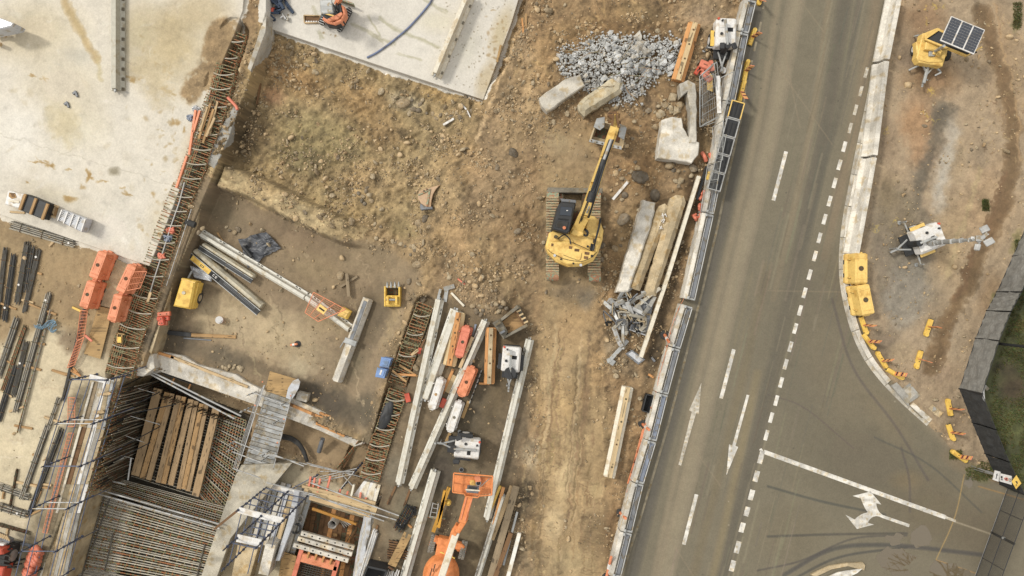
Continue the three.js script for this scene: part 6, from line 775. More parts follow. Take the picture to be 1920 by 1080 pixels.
bundle('dark coil of rusty bars near the white timber ramp',770,950,747,994,22,14,[K.rustDark,K.black],{group:'dark loose bars',ties:1,tag:.3,r:.03});{const m=new MB();for(let i=0;i<5;i++)m.tube([[764,948],[776,954],[778,964],[768,972],[752,990],[744,978]].map(([x,y])=>P(x+rnd(-4,4),y+rnd(-4,4),.2+rnd(.1))),.02,4,20);tag(m.build('wire_coil',K.dark),'tangled dark wire around the coil of rusty bars','wire');}
[[766,968,780,969],[762,980,772,990]].forEach((a,i)=>stick('timber_offcut',['pale offcut right of the dark bar coil','pink brown offcut below the dark bar coil'][i],'timber',...a,4,.08,i?K.woodOrange:K.ply));
for(let i=0;i<7;i++)stick('white_tube',['first','second','third','fourth','fifth','sixth','seventh'][i]+' white tube from the left in the upright bunch by the bottom edge','tube',728+i*3.4,1070+rnd(-3,3),722+i*3.4,1090,2,.06,K.white,{h:.4,group:'white tubes in a bunch'});
{const t=thing('open_skip','dark open box with folded frame at the bottom edge','skip',P(705,1072,0));part(t,'floor',K.dark,(m)=>m.pp([[692,1058],[728,1066],[720,1092],[680,1092]],0,.06,.01));for(const[a,b,c,d]of[[692,1056,728,1064],[692,1056,678,1092],[728,1064,718,1092]])part(t,'side',K.black,(m)=>m.beam(P(a,b,.5),P(c,d,.5),.1,.9));part(t,'rail',K.rustDark,(m)=>m.beam(P(728,1062,1),P(740,1070,1),.1,.08));}
bundle('bundle of white tubes leaning right of the wrapped wall',704,996,677,1082,12,10,[K.tube,K.white],{name:'tube_bundle',cat:'tube bundle',group:'white scaffold tubes stacked',ties:0,r:.035});
stick('plastic_pipe','short white pipe lying on rubble in the upper pit','pipe',831,234,851,222,4,.12,K.white);stick('plastic_pipe','bent white pipe near stones below the slab corner','pipe',865,195,876,207,3,.12,K.white);stick('plastic_pipe','lower part of bent white pipe near slab corner','pipe',876,207,882,220,2,.1,K.white);stick('timber_plank','thin board leaning at the right of the upper slab','timber',939,84,932,116,4,.06,K.ply,{h:-.8});
stick('timber_post','left weathered post on soil above the rubble','timber',979,34,982,70,3,.08,K.woodOrange);stick('timber_post','right short weathered post on soil above the rubble','timber',986,25,986,52,4,.1,K.wood);stick('form_board','thin form board edge in the left of upper pit','timber',488,156,481,195,3,.1,K.woodDark);stick('pipe_stub','salmon coloured pipe stub on the dirt heap','pipe',857,522,872,533,3,.08,K.salmon);stick('steel_scrap','flat steel scrap below the dirt heap','scrap',832,542,852,536,8,.1,K.concGrey);stick('steel_scrap','bent white scrap bar below the dirt heap','scrap',846,549,870,574,4,.1,K.cream);stick('steel_scrap','small flat steel scrap leaning on the slotted barrier end','scrap',838,540,834,566,7,.08,K.galv);stick('plastic_pipe','white pipe lying right of the excavator tracks','pipe',1149,374,1178,340,5,.14,K.white);
{const p=[[124,194],[140,174]];p.forEach(([x,y],i)=>{const m=new MB();m.box(.22,.12,.12,0,0,0,.6);m.box(.1,.1,.28,.1,.0,.08,.3);const g=m.build('block_offcut',K.panelGrey);g.position.copy(P(x,y,.2));tag(g,['lower small grey offcut on the large slab','upper small grey offcut on the large slab'][i],'offcut');});}
// storage yard, pallets, cages
bundle('long flat bundle of grey bars along the slab edge',18,421,138,457,17,16,[K.bar,K.barPale],{tag:.42});
bundle('leftmost dark bar bundle cut by the left edge',8,466,-8,596,10,10,[K.bar],{});bundle('second dark bar bundle from the left edge',24,478,6,602,11,10,[K.bar,K.black],{tag:.3});bundle('third dark bar bundle, nearest orange barriers but two',49,455,30,568,12,12,[K.bar],{tag:.2});bundle('fourth dark bar bundle with rusty tips',60,462,46,545,9,8,[K.bar,K.black]);bundle('fifth dark bar bundle, closest to the orange barriers',71,468,44,584,10,10,[K.bar],{tag:-.38});
bundle('dark bar bundle reaching the left edge below the others',30,598,-6,706,14,12,[K.bar,K.barPale]);bundle('rusty brown bar bundle beside the dark ones',45,612,3,732,9,10,[K.rustDark,K.rustBar]);bundle('short dark bundle right of the rusty brown one',47,641,24,742,11,10,[K.bar],{tag:-.1});bundle('dark bundle running out at the lower left edge',26,686,-6,790,12,10,[K.bar,K.black]);bundle('long straight bundle tied with rusty bands',90,550,27,771,12,12,[K.bar,K.barPale],{ties:6,tag:-.44});bundle('thin long bundle with yellow ties',92,582,32,810,4,4,[K.barPale,K.rustBar],{ties:7});bundle('dark bundle along the orange mesh',157,578,116,750,6,8,[K.bar,K.black],{ties:4});bundle('short tied bundle below the blue rope',108,748,88,806,8,8,[K.barPale,K.bar]);bundle('dark bundle lying toward the scaffold, upper',87,800,38,936,12,12,[K.bar,K.barPale]);bundle('dark bundle lying toward the scaffold, lower',112,806,52,966,11,10,[K.black,K.bar]);bundle('flat bundle with bent ends at the lower left',-6,912,52,932,14,12,[K.barPale,K.bar]);bundle('second flat bundle with bent ends at the lower left',-6,950,48,966,16,12,[K.bar,K.barPale],{tag:.2});bundle('narrow rusty bundle below the bent ends',-6,984,53,1000,7,6,[K.rustDark]);bundle('dark bars below the thin long bundle',30,880,14,960,5,5,[K.rustDark]);
[[40,562,62,568],[54,570,105,590],[0,568,30,580],[0,730,22,745],[8,676,24,682],[40,684,76,694],[16,772,44,762],[60,642,84,646],[96,694,126,704],[82,782,112,792],[26,798,60,804],[60,852,72,857],[30,904,76,914],[84,860,94,864],[4,936,8,912],[14,990,10,1010],[46,970,88,950],[66,944,76,920],[78,908,96,910],[135,576,152,584],[70,512,78,514],[92,462,100,452],[104,434,112,438],[52,908,92,916]].forEach(([a,b,c,d],i)=>stick('dunnage','short timber bearer under the reinforcing bar bundles in the yard','timber',a,b,c,d,4,.08,i===19?K.yellowDeep:i%3?K.wood:K.woodPale,{group:'timber bearers under the bar bundles'}));
{const bs=scene.children.filter((o)=>/^dunnage/.test(o.name)),bun=scene.children.filter((o)=>/^rebar_bundle/.test(o.name)),by=new Map();for(const b of bs){let best,bd=1e9;for(const u of bun){const q=u.worldToLocal(b.position.clone()),d=Math.hypot(Math.max(0,Math.abs(q.x)-1.5),q.z);if(d<bd){bd=d;best=u;}}by.set(best,[...(by.get(best)??[]),b]);}for(const[u,l]of by){l.sort((p,q)=>p.position.z-q.position.z);const w=[['only'],['upper','lower'],['upper','middle','lower'],['topmost','second','third','lowest'],['topmost','second','third','fourth','lowest'],['topmost','second','third','fourth','fifth','lowest']][Math.min(5,l.length-1)];l.forEach((b,i)=>{b.userData.label=(w[i]??'extra')+' timber bearer nearest the '+u.userData.label;});}}
{const m=new MB();for(let i=0;i<6;i++)m.tube([[64,610],[74,612],[82,614],[92,606],[102,602],[104,610],[94,614],[98,622],[103,620]].map(([x,y])=>P(x+rnd(-4,4),y+rnd(-4,4),.12+rnd(.1))),.018,4,40);tag(m.build('blue_rope',mat(C(130,158,172),null,{roughness:.8})),'tangled blue rope beside the long straight bar bundle','rope');}
meshPanel('orange wire barrier panel hanging below the left orange barrier',[[151,582],[164,583],[158,634],[144,638]],[.9,.9,.3,.3],{m:K.orange,n:5,k:9,r:.009,group:'orange wire barrier pieces'});meshPanel('second orange wire barrier panel lying beside dark bars',[[144,640],[158,632],[140,684],[126,690]],[.4,.4,.2,.2],{m:K.orange,n:5,k:9,r:.009,group:'orange wire barrier pieces'});meshPanel('orange wire barrier panel over the right orange barrier',[[248,510],[275,509],[263,540],[238,545]],1,{m:K.orange,n:8,k:3,r:.009,group:'orange wire barrier pieces'});meshPanel('orange wire barrier panel seen through the scaffold',[[128,745],[141,746],[140,800],[127,800]],.2,{m:K.orange,n:4,k:9,r:.009,group:'orange wire barrier pieces'});meshPanel('orange wire barrier strip low along the scaffold',[[128,812],[138,812],[88,1000],[80,998]],.2,{m:K.orange,n:4,k:26,r:.009,group:'orange wire barrier pieces'});
stick('orange_peg','orange peg at the joint of orange wire panels','peg',158,628,172,640,4,.06,K.salmon,{h:.3});stick('timber_plank','thin plank on pale ground beside the dark bundle','timber',97,694,140,706,4,.06,K.wood);for(const[i,a]of[[132,694,148,704],[140,696,150,706],[136,690,144,698]].entries())stick('broken_timber',['lower broken timber piece at scaffold corner','middle broken timber piece at scaffold corner','upper broken timber piece at scaffold corner'][i],'timber',...a,4,.06,K.woodOrange,{h:.05+i*.06});
{const sh=(name,label,pts,h,m)=>{const q=new MB();q.pp(pts,h,h+.03,.004);tag(q.build(name,m),label,'sheet');};sh('concrete_sheet','grey sheet lying between the orange barrier pairs',[[207,481],[240,496],[212,579],[186,572]],.06,K.concTan);sh('plywood_sheet','long tan plywood sheet below the orange barrier pairs',[[184,574],[211,580],[188,673],[157,664]],.1,K.ply);}
{
const h=.15;let t=thing('wrapped_pallet','white wrapped pallet with torn top at the slab edge','pallet load',P(28,373,h));part(t,'load',K.white,(m)=>m.pp([[14,356],[45,364],[36,391],[8,383]],h+.12,h+.8,.05));part(t,'torn_hole',K.wood,(m)=>m.pp([[17,361],[28,362],[31,370],[22,373],[16,368]],h+.8,h+.82,.004));part(t,'painted_hole_shade',K.woodDark,(m)=>m.pp([[20,363],[26,364],[28,369],[22,369]],h+.82,h+.83,.002));part(t,'pallet_base',K.woodDark,(m)=>m.pp([[15,359],[43,365],[36,390],[10,383]],h,h+.12,.01));part(t,'slip',K.cream,(m)=>m.beam(P(16,376,h+.82),P(36,379,h+.82),.12,.02));part(t,'torn_hole',K.woodGrey,(m)=>m.pp([[22,377],[30,377],[28,381],[24,381]],h+.8,h+.82,.003));  // dark plate paints the shade inside the torn wrapping
t=thing('tile_pallet','black sheet stack strapped with three timbers on the slab','pallet load',P(66,387,h));part(t,'stack',K.black,(m)=>m.pp([[46,363],[90,381],[79,411],[38,394]],h+.1,h+.7,.03));for(const[a,b,c,d]of[[48,364,37,394],[68,372,57,402],[90,382,79,412]])part(t,'strap_timber',K.wood,(m)=>m.beam(P(a,b,h+.75),P(c,d,h+.75),.13,.09));part(t,'pallet_base',K.woodDark,(m)=>m.pp([[46,365],[88,382],[78,409],[40,393]],h,h+.1,.01));
t=thing('empty_pallet','empty timber pallet between black stack and silver load','pallet',P(98,396,h));for(const[a,b,c,d]of[[92,382,110,388],[86,402,104,408],[104,386,97,405],[94,400,100,403]])part(t,'board',K.woodPale,(m)=>m.beam(P(a,b,h+.14),P(c,d,h+.14),.1,.03));part(t,'bearer',K.wood,(m)=>{m.beam(P(91,386,h+.06),P(86,402,h+.06),.1,.12);m.beam(P(107,389,h+.06),P(102,406,h+.06),.1,.12);});
t=thing('silver_pallet','silver wrapped stack of slotted sheets on the slab','pallet load',P(135,414,h));part(t,'load',K.film,(m)=>m.pp([[116,392],[162,410],[152,435],[108,414]],h+.1,h+.7,.06));for(let k=0;k<4;k++)for(let i=0;i<7;i++)part(t,'slot',K.dark,(m)=>{const x=119+k*10.5-i*1.6+1,y=397+k*4.2+i*2.8;m.beam(P(x-1.5,y-.9,h+.715),P(x+1.3,y+.6,h+.715),.028,.015,.003);});for(let k=0;k<5;k++)part(t,'fold',K.white,(m)=>m.beam(P(116+k*11,393+k*4.3,h+.72),P(108+k*11,414+k*5,h+.72),.06,.03));part(t,'pallet_base',K.wood,(m)=>m.pp([[117,394],[160,411],[151,433],[110,414]],h,h+.1,.01));
stick('timber_batten','pale batten on the slab below the white pallet','timber',18,397,46,399,4,.06,K.woodPale,{h:.15});stick('timber_batten','thin batten on the slab above the empty pallet','timber',92,381,110,388,3,.05,K.woodPale,{h:.32});
t=thing('covered_stack','timber stack under a grey sheet at the left edge','stack',P(6,50,h));part(t,'cover',K.film,(m)=>m.pp([[-20,30],[0,33],[26,43],[22,49],[6,53],[-20,58]],h+.4,h+1.3,.05));part(t,'cover_side',K.panelGrey,(m)=>m.pp([[6,54],[22,49],[24,52],[12,57],[0,60]],h+.3,h+.9,.03));for(const[a,b,c,d]of[[-14,60,11,67],[-14,66,8,62],[-14,78,2,84]])part(t,'log',K.woodPale,(m)=>m.rod(P(a,b,h+.3),P(c,d,h+.3),.1,10));
}
cage('topmost sparse rebar cage between slab and upper pit',447,60,424,122,32,.45,{h:-.4,open:.55,step:.2,rung:6});cage('short dense rebar cage below the topmost one',424,124,410,178,38,.6,{h:-.45,step:.14,topBars:4});cage('dense rebar cage loaded with loose timbers',408,184,382,262,44,.6,{h:-.45,step:.12,topBars:5,rung:3});cage('dark deep rebar cage below the loaded one',380,264,352,345,42,.6,{h:-.45,step:.13,topBars:5,rung:4});
cage('rebar cage with white rail and red cloths',345,352,314,432,44,.65,{h:-.5,open:.5});cage('rebar cage with blue bundle below the white rail',312,436,280,530,44,.65,{h:-.5,open:.5});cage('rebar cage beside the lower orange barriers',278,540,244,626,48,.65,{h:-.5,step:.12,topBars:4});cage('lowest rebar cage of the left run above the scaffold',242,630,222,704,50,.65,{h:-.5,step:.12,topBars:5});
cage('upper rusty ladder cage right of the wet pit',797,572,772,642,30,.5,{h:G(806,650)-.45,rung:6,open:.5});cage('middle rusty ladder cage right of the blue bins',770,646,744,720,32,.5,{h:-.45,rung:6,open:.5});cage('upper dense rusty cage with dark bag inside',746,734,718,816,34,.65,{h:-.5,step:.11,topBars:0,rung:4});cage('lower dense rusty cage ending at the white ramp',716,820,692,898,36,.65,{h:-.5,step:.11,rung:4});
{const m=new MB(),g=new THREE.SphereGeometry(1,20,14),p=g.attributes.position;for(let i=0;i<p.count;i++){const f=1+.5*(fbm(p.getX(i)*2+9,p.getZ(i)*2+p.getY(i),3)-.5);p.setXYZ(i,p.getX(i)*.35*f,p.getY(i)*.28*f,p.getZ(i)*.85*f);}g.computeVertexNormals();m.add(boxUV(g.toNonIndexed()),new THREE.Matrix4().makeRotationY(-.3));const o=m.build('black_bag',K.black);o.position.copy(P(724,780,.05));tag(o,'black plastic bag lying in the dense rusty cage','bag');}
[[407,190,392,252],[400,204,380,268],[402,220,386,256],[396,188,372,260],[388,200,374,246]].forEach((a,i)=>stick('loose_timber',['longest timber on the loaded cage','second timber on the loaded cage, lower right','short pale timber on the loaded cage','left timber on the loaded cage','leftmost short timber on the loaded cage'][i],'timber',...a,4.2,.08,i%2?K.wood:K.woodPale,{h:.18+i*.05}));
[[366,206,354,290],[374,207,362,248],[350,292,330,352]].forEach((a,i)=>stick('orange_board',['long orange board left of the loaded cage','short orange board left of the loaded cage','orange board left of the dark deep cage'][i],'board',...a,4,.12,K.orange,{h:.15}));
{const m=new MB();m.tube([[427,183],[436,192],[443,200],[445,206]].map(([x,y])=>P(x,y,.4)),.08,8);tag(m.build('orange_tube',K.salmon),'curved tan tube at the end of the short dense cage','tube');}
{const m=new MB();m.tube([[346,342],[336,380],[322,420],[311,455],[298,495],[287,530],[278,562]].map(([x,y])=>P(x,y,.2)),.035,6,40);tag(m.build('white_rail',K.tube),'long white tube lying on top of the cage run','tube');}
[[314,447,K.panelBlue,'blue bundle lying in the cage run'],[303,480,K.salmon,'red cloth bundle lying in the cage run'],[320,432,K.salmon,'small red cloth in the cage run above the blue bundle'],[367,203,K.film,'clear plastic bundle beside the loaded cage'],[358,222,K.panelBlue,'small blue plastic bag beside the orange boards']].forEach(([x,y,m0,lab],j)=>{const m=new MB();for(let i=0;i<8;i++)m.tube(Array.from({length:4},()=>P(x+rnd(-8,8),y+rnd(-6,6),0.1+rnd(.15))),rnd(.025,.06),5,10);tag(m.build('bundle',m0),lab,'bundle');});
{const t=thing('yellow_clamp','yellow adjustable clamp at the left of the lowest cage','clamp',P(224,634,.2));part(t,'frame',K.ply,(m)=>{m.beam(P(221,624,.4),P(219,646,.4),.06,.08);m.beam(P(229,626,.4),P(228,644,.4),.06,.08);m.beam(P(220,625,.4),P(234,627,.4),.06,.08);});part(t,'block',K.yellowDeep,(m)=>m.box(.2,.16,.3,...P(225,637,.4).sub(t.position).toArray()));}
stick('timber_plank','pale curved board over the cage beside orange barriers','timber',282,548,276,566,5,.06,K.woodPale,{h:.62});{const m=new MB();m.rod(P(359,392,.1),P(312,536,.1),.022,6);tag(m.build('string_line',K.tube),'thin pale edge rail along the footing right of the cages','rail');}
{const h=0,t=thing('red_loader','red machine with a big tyre cut by lower left corner','loader',P(5,1040,h));const T=part(t,'tyre',K.rubber,(m)=>m.rod(P(6,1038,.5),P(24,1041,.5),.62,20));for(let i=0;i<14;i++){const a=i/14*6.28,z=new MB(t.position),c=P(0,1040,.5);z.beam([c.x+.45,.5+.62*Math.cos(a),c.z+.62*Math.sin(a)],[c.x+.95,.5+.62*Math.cos(a+.2),c.z+.62*Math.sin(a+.2)],.07,.07);z.build('lug',K.rubber,T);}part(t,'rim',K.concGrey,(m)=>m.rod(P(22,1041,.5),P(26,1041.5,.5),.3,14));part(t,'body',K.red,(m)=>{m.pp([[-30,1030],[4,1030],[6,1040],[-30,1046]],.6,1.3,.05);m.pp([[-30,1062],[8,1064],[2,1092],[-30,1092]],.4,1.1,.05);});part(t,'light',K.white,(m)=>m.pp([[-4,1018],[8,1020],[6,1024],[-4,1023]],.9,1.1,.02));part(t,'arm',K.panelGrey,(m)=>{m.beam(P(-10,1000,.8),P(22,1014,.8),.2,.3);m.beam(P(-10,1010,.6),P(18,1016,.6),.12,.2);});part(t,'coupler',K.woodPale,(m)=>{for(let i=0;i<5;i++)m.beam(P(-4+i*4,998+i*1.5,1),P(2+i*4,1008+i*1.5,.95),.07,.06);});}
stick('metal_ramp','grey strip with red dotted edge on pale ground','strip',20,1016,60,1024,5,.08,K.panelGrey);
{const m=new MB();for(let i=0;i<24;i++){const u=i/24,x=68-u*16+rnd(-5,5),y=1030+u*52;m.tube([P(x-4,y-4,.2),P(x+rnd(-4,4),y+3,.45+rnd(.2)),P(x+6,y+8,.2)],.14,6,8);}tag(m.build('orange_mesh_roll',K.salmon),'long heap of orange plastic mesh beside the lower scaffold','safety mesh');}
// the deep excavation: rebar, planks, scaffolds, walkway, timber floored room
const mix2=(a,b,u)=>[a[0]+(b[0]-a[0])*u,a[1]+(b[1]-a[1])*u];
const strip=(t,name,m,a,b,c,d,u0,u1,h,th=.05)=>{const q=new MB(t.position);q.pp([mix2(a,b,u0),mix2(a,b,u1),mix2(d,c,u1),mix2(d,c,u0)],h-th,h,.006);return q.build(name,m,t);};
{
const Lf=[[172,716],[148,800],[118,908],[104,962],[70,1090]],Rt=[[214,712],[196,806],[166,908],[150,962],[122,1090]],hh=[.12,.1,.02,-.04],cols=[[K.concPale,K.woodGrey,K.conc,K.white,K.concTan,K.galv],[K.cream,K.woodDark,K.concTan,K.white,K.conc,K.concTan],[K.cream,K.concTan,K.concTan,K.concGrey,K.concTan,K.white],[K.cream,K.concTan,K.concTan,K.conc,K.concTan,K.concGrey]],us=[[0,.1],[.11,.3],[.31,.52],[.53,.67],[.68,.86],[.87,1]];
for(let i=0;i<4;i++){const t=thing('scaffold_deck',['uppermost bay of long boards along the left scaffold','second bay of long boards with a white stripe','third bay of tan boards along the left scaffold','lowest bay of tan boards along the left scaffold'][i],'deck',P(...Lf[i],hh[i]),0,'board decks along the pit wall');us.forEach(([a,b],k)=>strip(t,'board',cols[i][k],Lf[i],Rt[i],Rt[i+1],Lf[i+1],a,b,hh[i]-(k===1?.06:0)));}
}
function scaffoldThing(label,pos){return thing('scaffold',label,'scaffold',pos,0,'tube scaffolds round the pit');}
const standard=(t,p,h0,h1,m=K.tubeDark)=>{const a=p.clone().setY(h0),b=p.clone().setY(h1),s=part(t,'standard',m,(q)=>q.rod(a,b,.032,6));const q=new MB(t.position);for(let y=Math.ceil(h0*2)/2;y<h1;y+=.5)q.rod(p.clone().setY(y),p.clone().setY(y+.05),.07,7);q.build('rosettes',m,s);return s;};
{
const ht=2.2,O=[[132,712],[105,795],[80,875],[57,955],[38,1035],[22,1100]].map(([x,y])=>P(x,y,ht)),I=[[198,713],[172,795],[148,875],[124,955],[103,1035],[86,1100]].map(([x,y])=>P(x,y,ht)),t=scaffoldThing('long tube scaffold along the left wall of the deep pit',P(120,900,0));
for(let i=0;i<6;i++){standard(t,O[i],0,ht+.1);standard(t,I[i],0,ht+.1);for(const y of i%2?[1.1,2.1]:[2.1])part(t,'transom',i%2?K.tube:K.tubeBlue,(q)=>q.rod(O[i].clone().setY(y),I[i].clone().setY(y),.03,6));if(i<5){for(const R of[O,I])for(const y of[.5,1.2,2.1])part(t,'ledger',K.tubeBlue,(q)=>q.rod(R[i].clone().setY(y),R[i+1].clone().setY(y),.026,6));part(t,'brace',K.tubeDark,(q)=>q.rod(I[i].clone().setY(2),I[i].clone().setY(2).add(new THREE.Vector3(1.1,-1.6,-.5)),.02,6));}}
part(t,'toe_board',K.white,(q)=>q.beam(P(168,706,2),P(206,716,2),.26,.05));part(t,'hand_rail',K.tube,(q)=>q.rod(P(178,800,.9),P(105,1085,.9),.03,6));part(t,'edge_board',K.ply,(q)=>q.beam(P(152,798,.9),P(190,782,.9),.14,.05));part(t,'ply_patch',K.woodPale,(q)=>{q.pp([[186,738],[206,735],[210,740],[190,743]],.2,.26,.01);q.pp([[176,772],[192,768],[196,774],[180,778]],.2,.26,.01);});
}
{
const t=thing('starter_bars','dense dark upright bars along the left side of the deep pit','reinforcing bars',P(235,800,-3.4)),row=(a,b,n,h0,h1,m,jit=3)=>part(t,'bar_row',m,(q)=>{for(let i=0;i<n;i++){const p=mix2(a,b,i/n);q.rod(P(p[0]+rnd(-jit,jit),p[1]+rnd(-jit,jit),h0),P(p[0]+rnd(-jit,jit),p[1]+rnd(-jit,jit),h0).setY(h1+rnd(-1,.3)),.028,4);}},{kind:'stuff'});
row([300,714],[252,890],130,-3.4,-.1,K.rustDark,3);row([296,714],[248,890],120,-3.4,.9,K.rustBar,4);row([298,714],[250,886],60,-3.4,.5,K.black,4);row([302,712],[254,884],40,-3.4,.4,K.barPale,3);row([300,722],[446,780],90,-3.4,-1.6,K.rustDark);
part(t,'tie_bar',K.barPale,(q)=>{for(let k=0;k<5;k++)q.rod(P(240-k*4,720+k,-1-k*.7),P(186+k*6,902,-1-k*.7),.018,4);});
[[268,706,228,726],[300,735,190,790],[330,758,140,797],[300,800,232,836],[282,830,180,880]].forEach(([a,b,c,d])=>part(t,'long_bar',K.black,(q)=>q.rod(P(a,b,-2),P(c,d,-.2),.03,5)));[[258,728,290,737],[244,780,300,796],[230,815,272,830],[220,852,250,860]].forEach(([a,b,c,d])=>part(t,'pale_bar',K.tube,(q)=>q.rod(P(a,b,-1),P(c,d,-1.6),.022,5)));part(t,'support_tube',K.tube,(q)=>{q.rod(P(246,858,-1),P(240,900,-1),.045,6);q.rod(P(232,858,-1),P(198,876,-1),.03,6);});
}
{const h=-2.3;[[296,729,253,892,15],[313,736,266,897,9],[322,738,278,900,9],[335,742,296,905,9],[344,744,306,907,9],[358,749,319,910,10],[368,752,335,917,8],[378,757,344,917,8],[387,758,352,921,8],[405,766,366,930,13]].forEach(([a,b,c,d,w],i)=>stick('pit_plank',['first, widest and leftmost','second','third','fourth','fifth','sixth','seventh','eighth','ninth','last, wide and rightmost'][i]+' timber plank from the left on the pit reinforcement','timber',a,b,c,d,w*1.05,.09,i%3===1?K.wood:K.woodPit,{h:h+(i%2)*.05,group:'planks laid in the deep pit'}));
}
const matOf=(label,A,B,Cn,D,h,n,k,r,m,m2,u0=0)=>{const t=thing('rebar_mat',label,'reinforcing mesh',P(...mix2(A,Cn,.5),h),0),each=[];for(let i=0;i<=n;i++){const u=i/n,a=mix2(A,D,u),b=mix2(B,Cn,u);each.push([a,b]);}each.forEach(([a,b],i)=>part(t,'cross_bar',i%4===3?m2:m,(q)=>q.rod(P(a[0]+rnd(-3,1),a[1]+rnd(-.7,.7),h+rnd(.03)),P(b[0]+rnd(-1,3),b[1]+rnd(-.7,.7),h+rnd(.03)),r,5)));for(let j=0;j<=k;j++){const u=u0+(1-u0)*j/k,a=mix2(A,B,u),b=mix2(D,Cn,u);part(t,'long_bar',m2,(q)=>q.rod(P(...a,h-.05),P(...b,h-.05),r*.85,5));}return t;};
{
const t=matOf('large dense rebar mat filling the lower pit',[163,920],[414,996],[378,1096],[112,1046],-1.7,25,14,.042,K.barPale,K.rustBar,.24);
for(let i=0;i<16;i++)part(t,'cross_bar',i%4?K.barPale:K.rustBar,(q)=>q.rod(P(112-i*3,1052+i*5,-1.7),P(378,1102+i*5.4,-1.7),.036,5));
part(t,'lower_layer',K.bar,(q)=>{for(let i=0;i<26;i++)q.rod(P(205-i*2.2,938+i*6.2,-2.6),P(410-i*1.5,1000+i*6.2,-2.6),.016,4);for(let j=0;j<0;j++)q.rod(P(225+j*5.4,940+j*1.6,-2.2),P(190+j*5.2,1090,-2.2),.018,4);},{kind:'stuff'});
for(let i=0;i<26;i++)part(t,'edge_hoop',K.rustBar,(q)=>{const x=164-i*1.75,y=922+i*6.4;q.tube([P(x-3,y,-1.7),P(x+1,y-1,-1.55),P(x+6,y+1,-1.7),P(x+2,y+2,-2)],.02,4,8);});
[[196,930,150,1090],[212,1000,196,1070],[384,1020,366,1092],[205,936,172,1030]].forEach(([a,b,c,d])=>part(t,'loose_bar',K.bar,(q)=>q.rod(P(a,b,-1.6),P(c,d,-1.6),.035,5)));
matOf('rusty rebar mesh right of the pit planks',[404,768],[462,788],[424,990],[366,918],-2.55,36,12,.034,K.rustBar,K.barPale);matOf('pale rebar mesh under the pit planks',[296,732],[404,766],[372,932],[248,893],-2.75,30,16,.028,K.barPale,K.bar);matOf('narrow rebar mesh between planks and large mat',[232,900],[420,950],[414,990],[190,918],-2.4,9,44,.026,K.barPale,K.rustBar);
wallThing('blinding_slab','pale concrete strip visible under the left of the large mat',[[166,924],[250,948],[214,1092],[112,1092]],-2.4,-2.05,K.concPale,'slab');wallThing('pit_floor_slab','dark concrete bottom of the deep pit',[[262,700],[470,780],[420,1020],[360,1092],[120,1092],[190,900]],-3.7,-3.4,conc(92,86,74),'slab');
[[158,910,416,984],[160,919,412,991],[283,702,440,785],[286,698,452,780],[182,896,236,908]].forEach(([a,b,c,d],i)=>{const m=new MB(),z=i<2||i>3?-1.2:-.8;m.rod(P(a,b,z),P(c,d,z),.05,8);tag(m.build('edge_tube',K.tube),['upper white edge tube across the large mat','lower white edge tube across the large mat','lower white edge tube along the pit top','upper white edge tube along the pit top','short white tube above the large mat'][i],'tube','white edge tubes round the pit');});
bundle('dark bar bundle lying on the ledge behind the beam',309,698,363,717,13,12,[K.black,K.bar],{h:-2.2,ties:0,group:'dark loose bars'});for(const[i,a]of[[327,708,322,720],[357,720,352,732]].entries())stick('timber_offcut',['left short peg under the ledge bar bundle','right short peg under the ledge bar bundle'][i],'timber',...a,3,.05,K.woodOrange,{h:-2.18});
}
[[272,654,326,671,K.woodOrange],[320,669,464,726,K.woodPale],[537,756,694,822,K.woodOrange]].forEach(([a,b,c,d,m],i)=>stick('timber_waler',['short orange timber at the left end of the beam','long pinkish timber along the left half of the beam','long orange timber along the right half of the beam'][i],'timber',a,b,c,d,5,.12,m,{h:-.95}));
[[599,774,666,801],[591,790,640,805],[592,794,646,818],[560,770,562,772]].slice(0,3).forEach((a,i)=>stick('orange_timber',['upper orange timber lying on the beam','middle orange timber lying on the beam','lower orange timber hanging off the beam edge'][i],'timber',...a,4.5,.1,K.woodOrange,{h:-.92+i*.04}));
{const t=thing('rebar_ramp','slanted brown row of bars left of the dense cage','rebar panel',P(664,850,-1.5));for(let i=0;i<9;i++)part(t,'bar',K.rustBar,(q)=>q.rod(P(686-i*1.2,818+i*.4,-.7),P(648-i*2.4,868+i*1.6,-2),.025,5));for(let i=0;i<6;i++)part(t,'rung',K.woodDark,(q)=>q.rod(P(676+i*3.4,822+i*1.6,-.8),P(672+i*3.4,830+i*1.6,-1),.02,4));part(t,'edge_board',K.woodDark,(q)=>q.beam(P(674,826,-1),P(644,876,-2.1),.12,.1));}
{const m=new MB();for(const d of[0,4])m.tube([[526,816+d],[545,820+d],[560,830+d],[570,846+d],[576,866]].map(([x,y])=>P(x,y,-1.8)),.1,8,30);tag(m.build('black_hose',K.rubber),'thick black double hose curving past the walkway','hose');const m2=new MB();m2.rod(P(605,823,-1.5),P(598,847,-1.9),.13,10);tag(m2.build('grey_pipe',K.panelGrey),'grey upright pipe stub on the ledge right of the hose','pipe');}
stick('concrete_block','rough concrete block at the corner of the walkway','block',556,742,576,747,15,.5,K.conc,{h:-1.25});
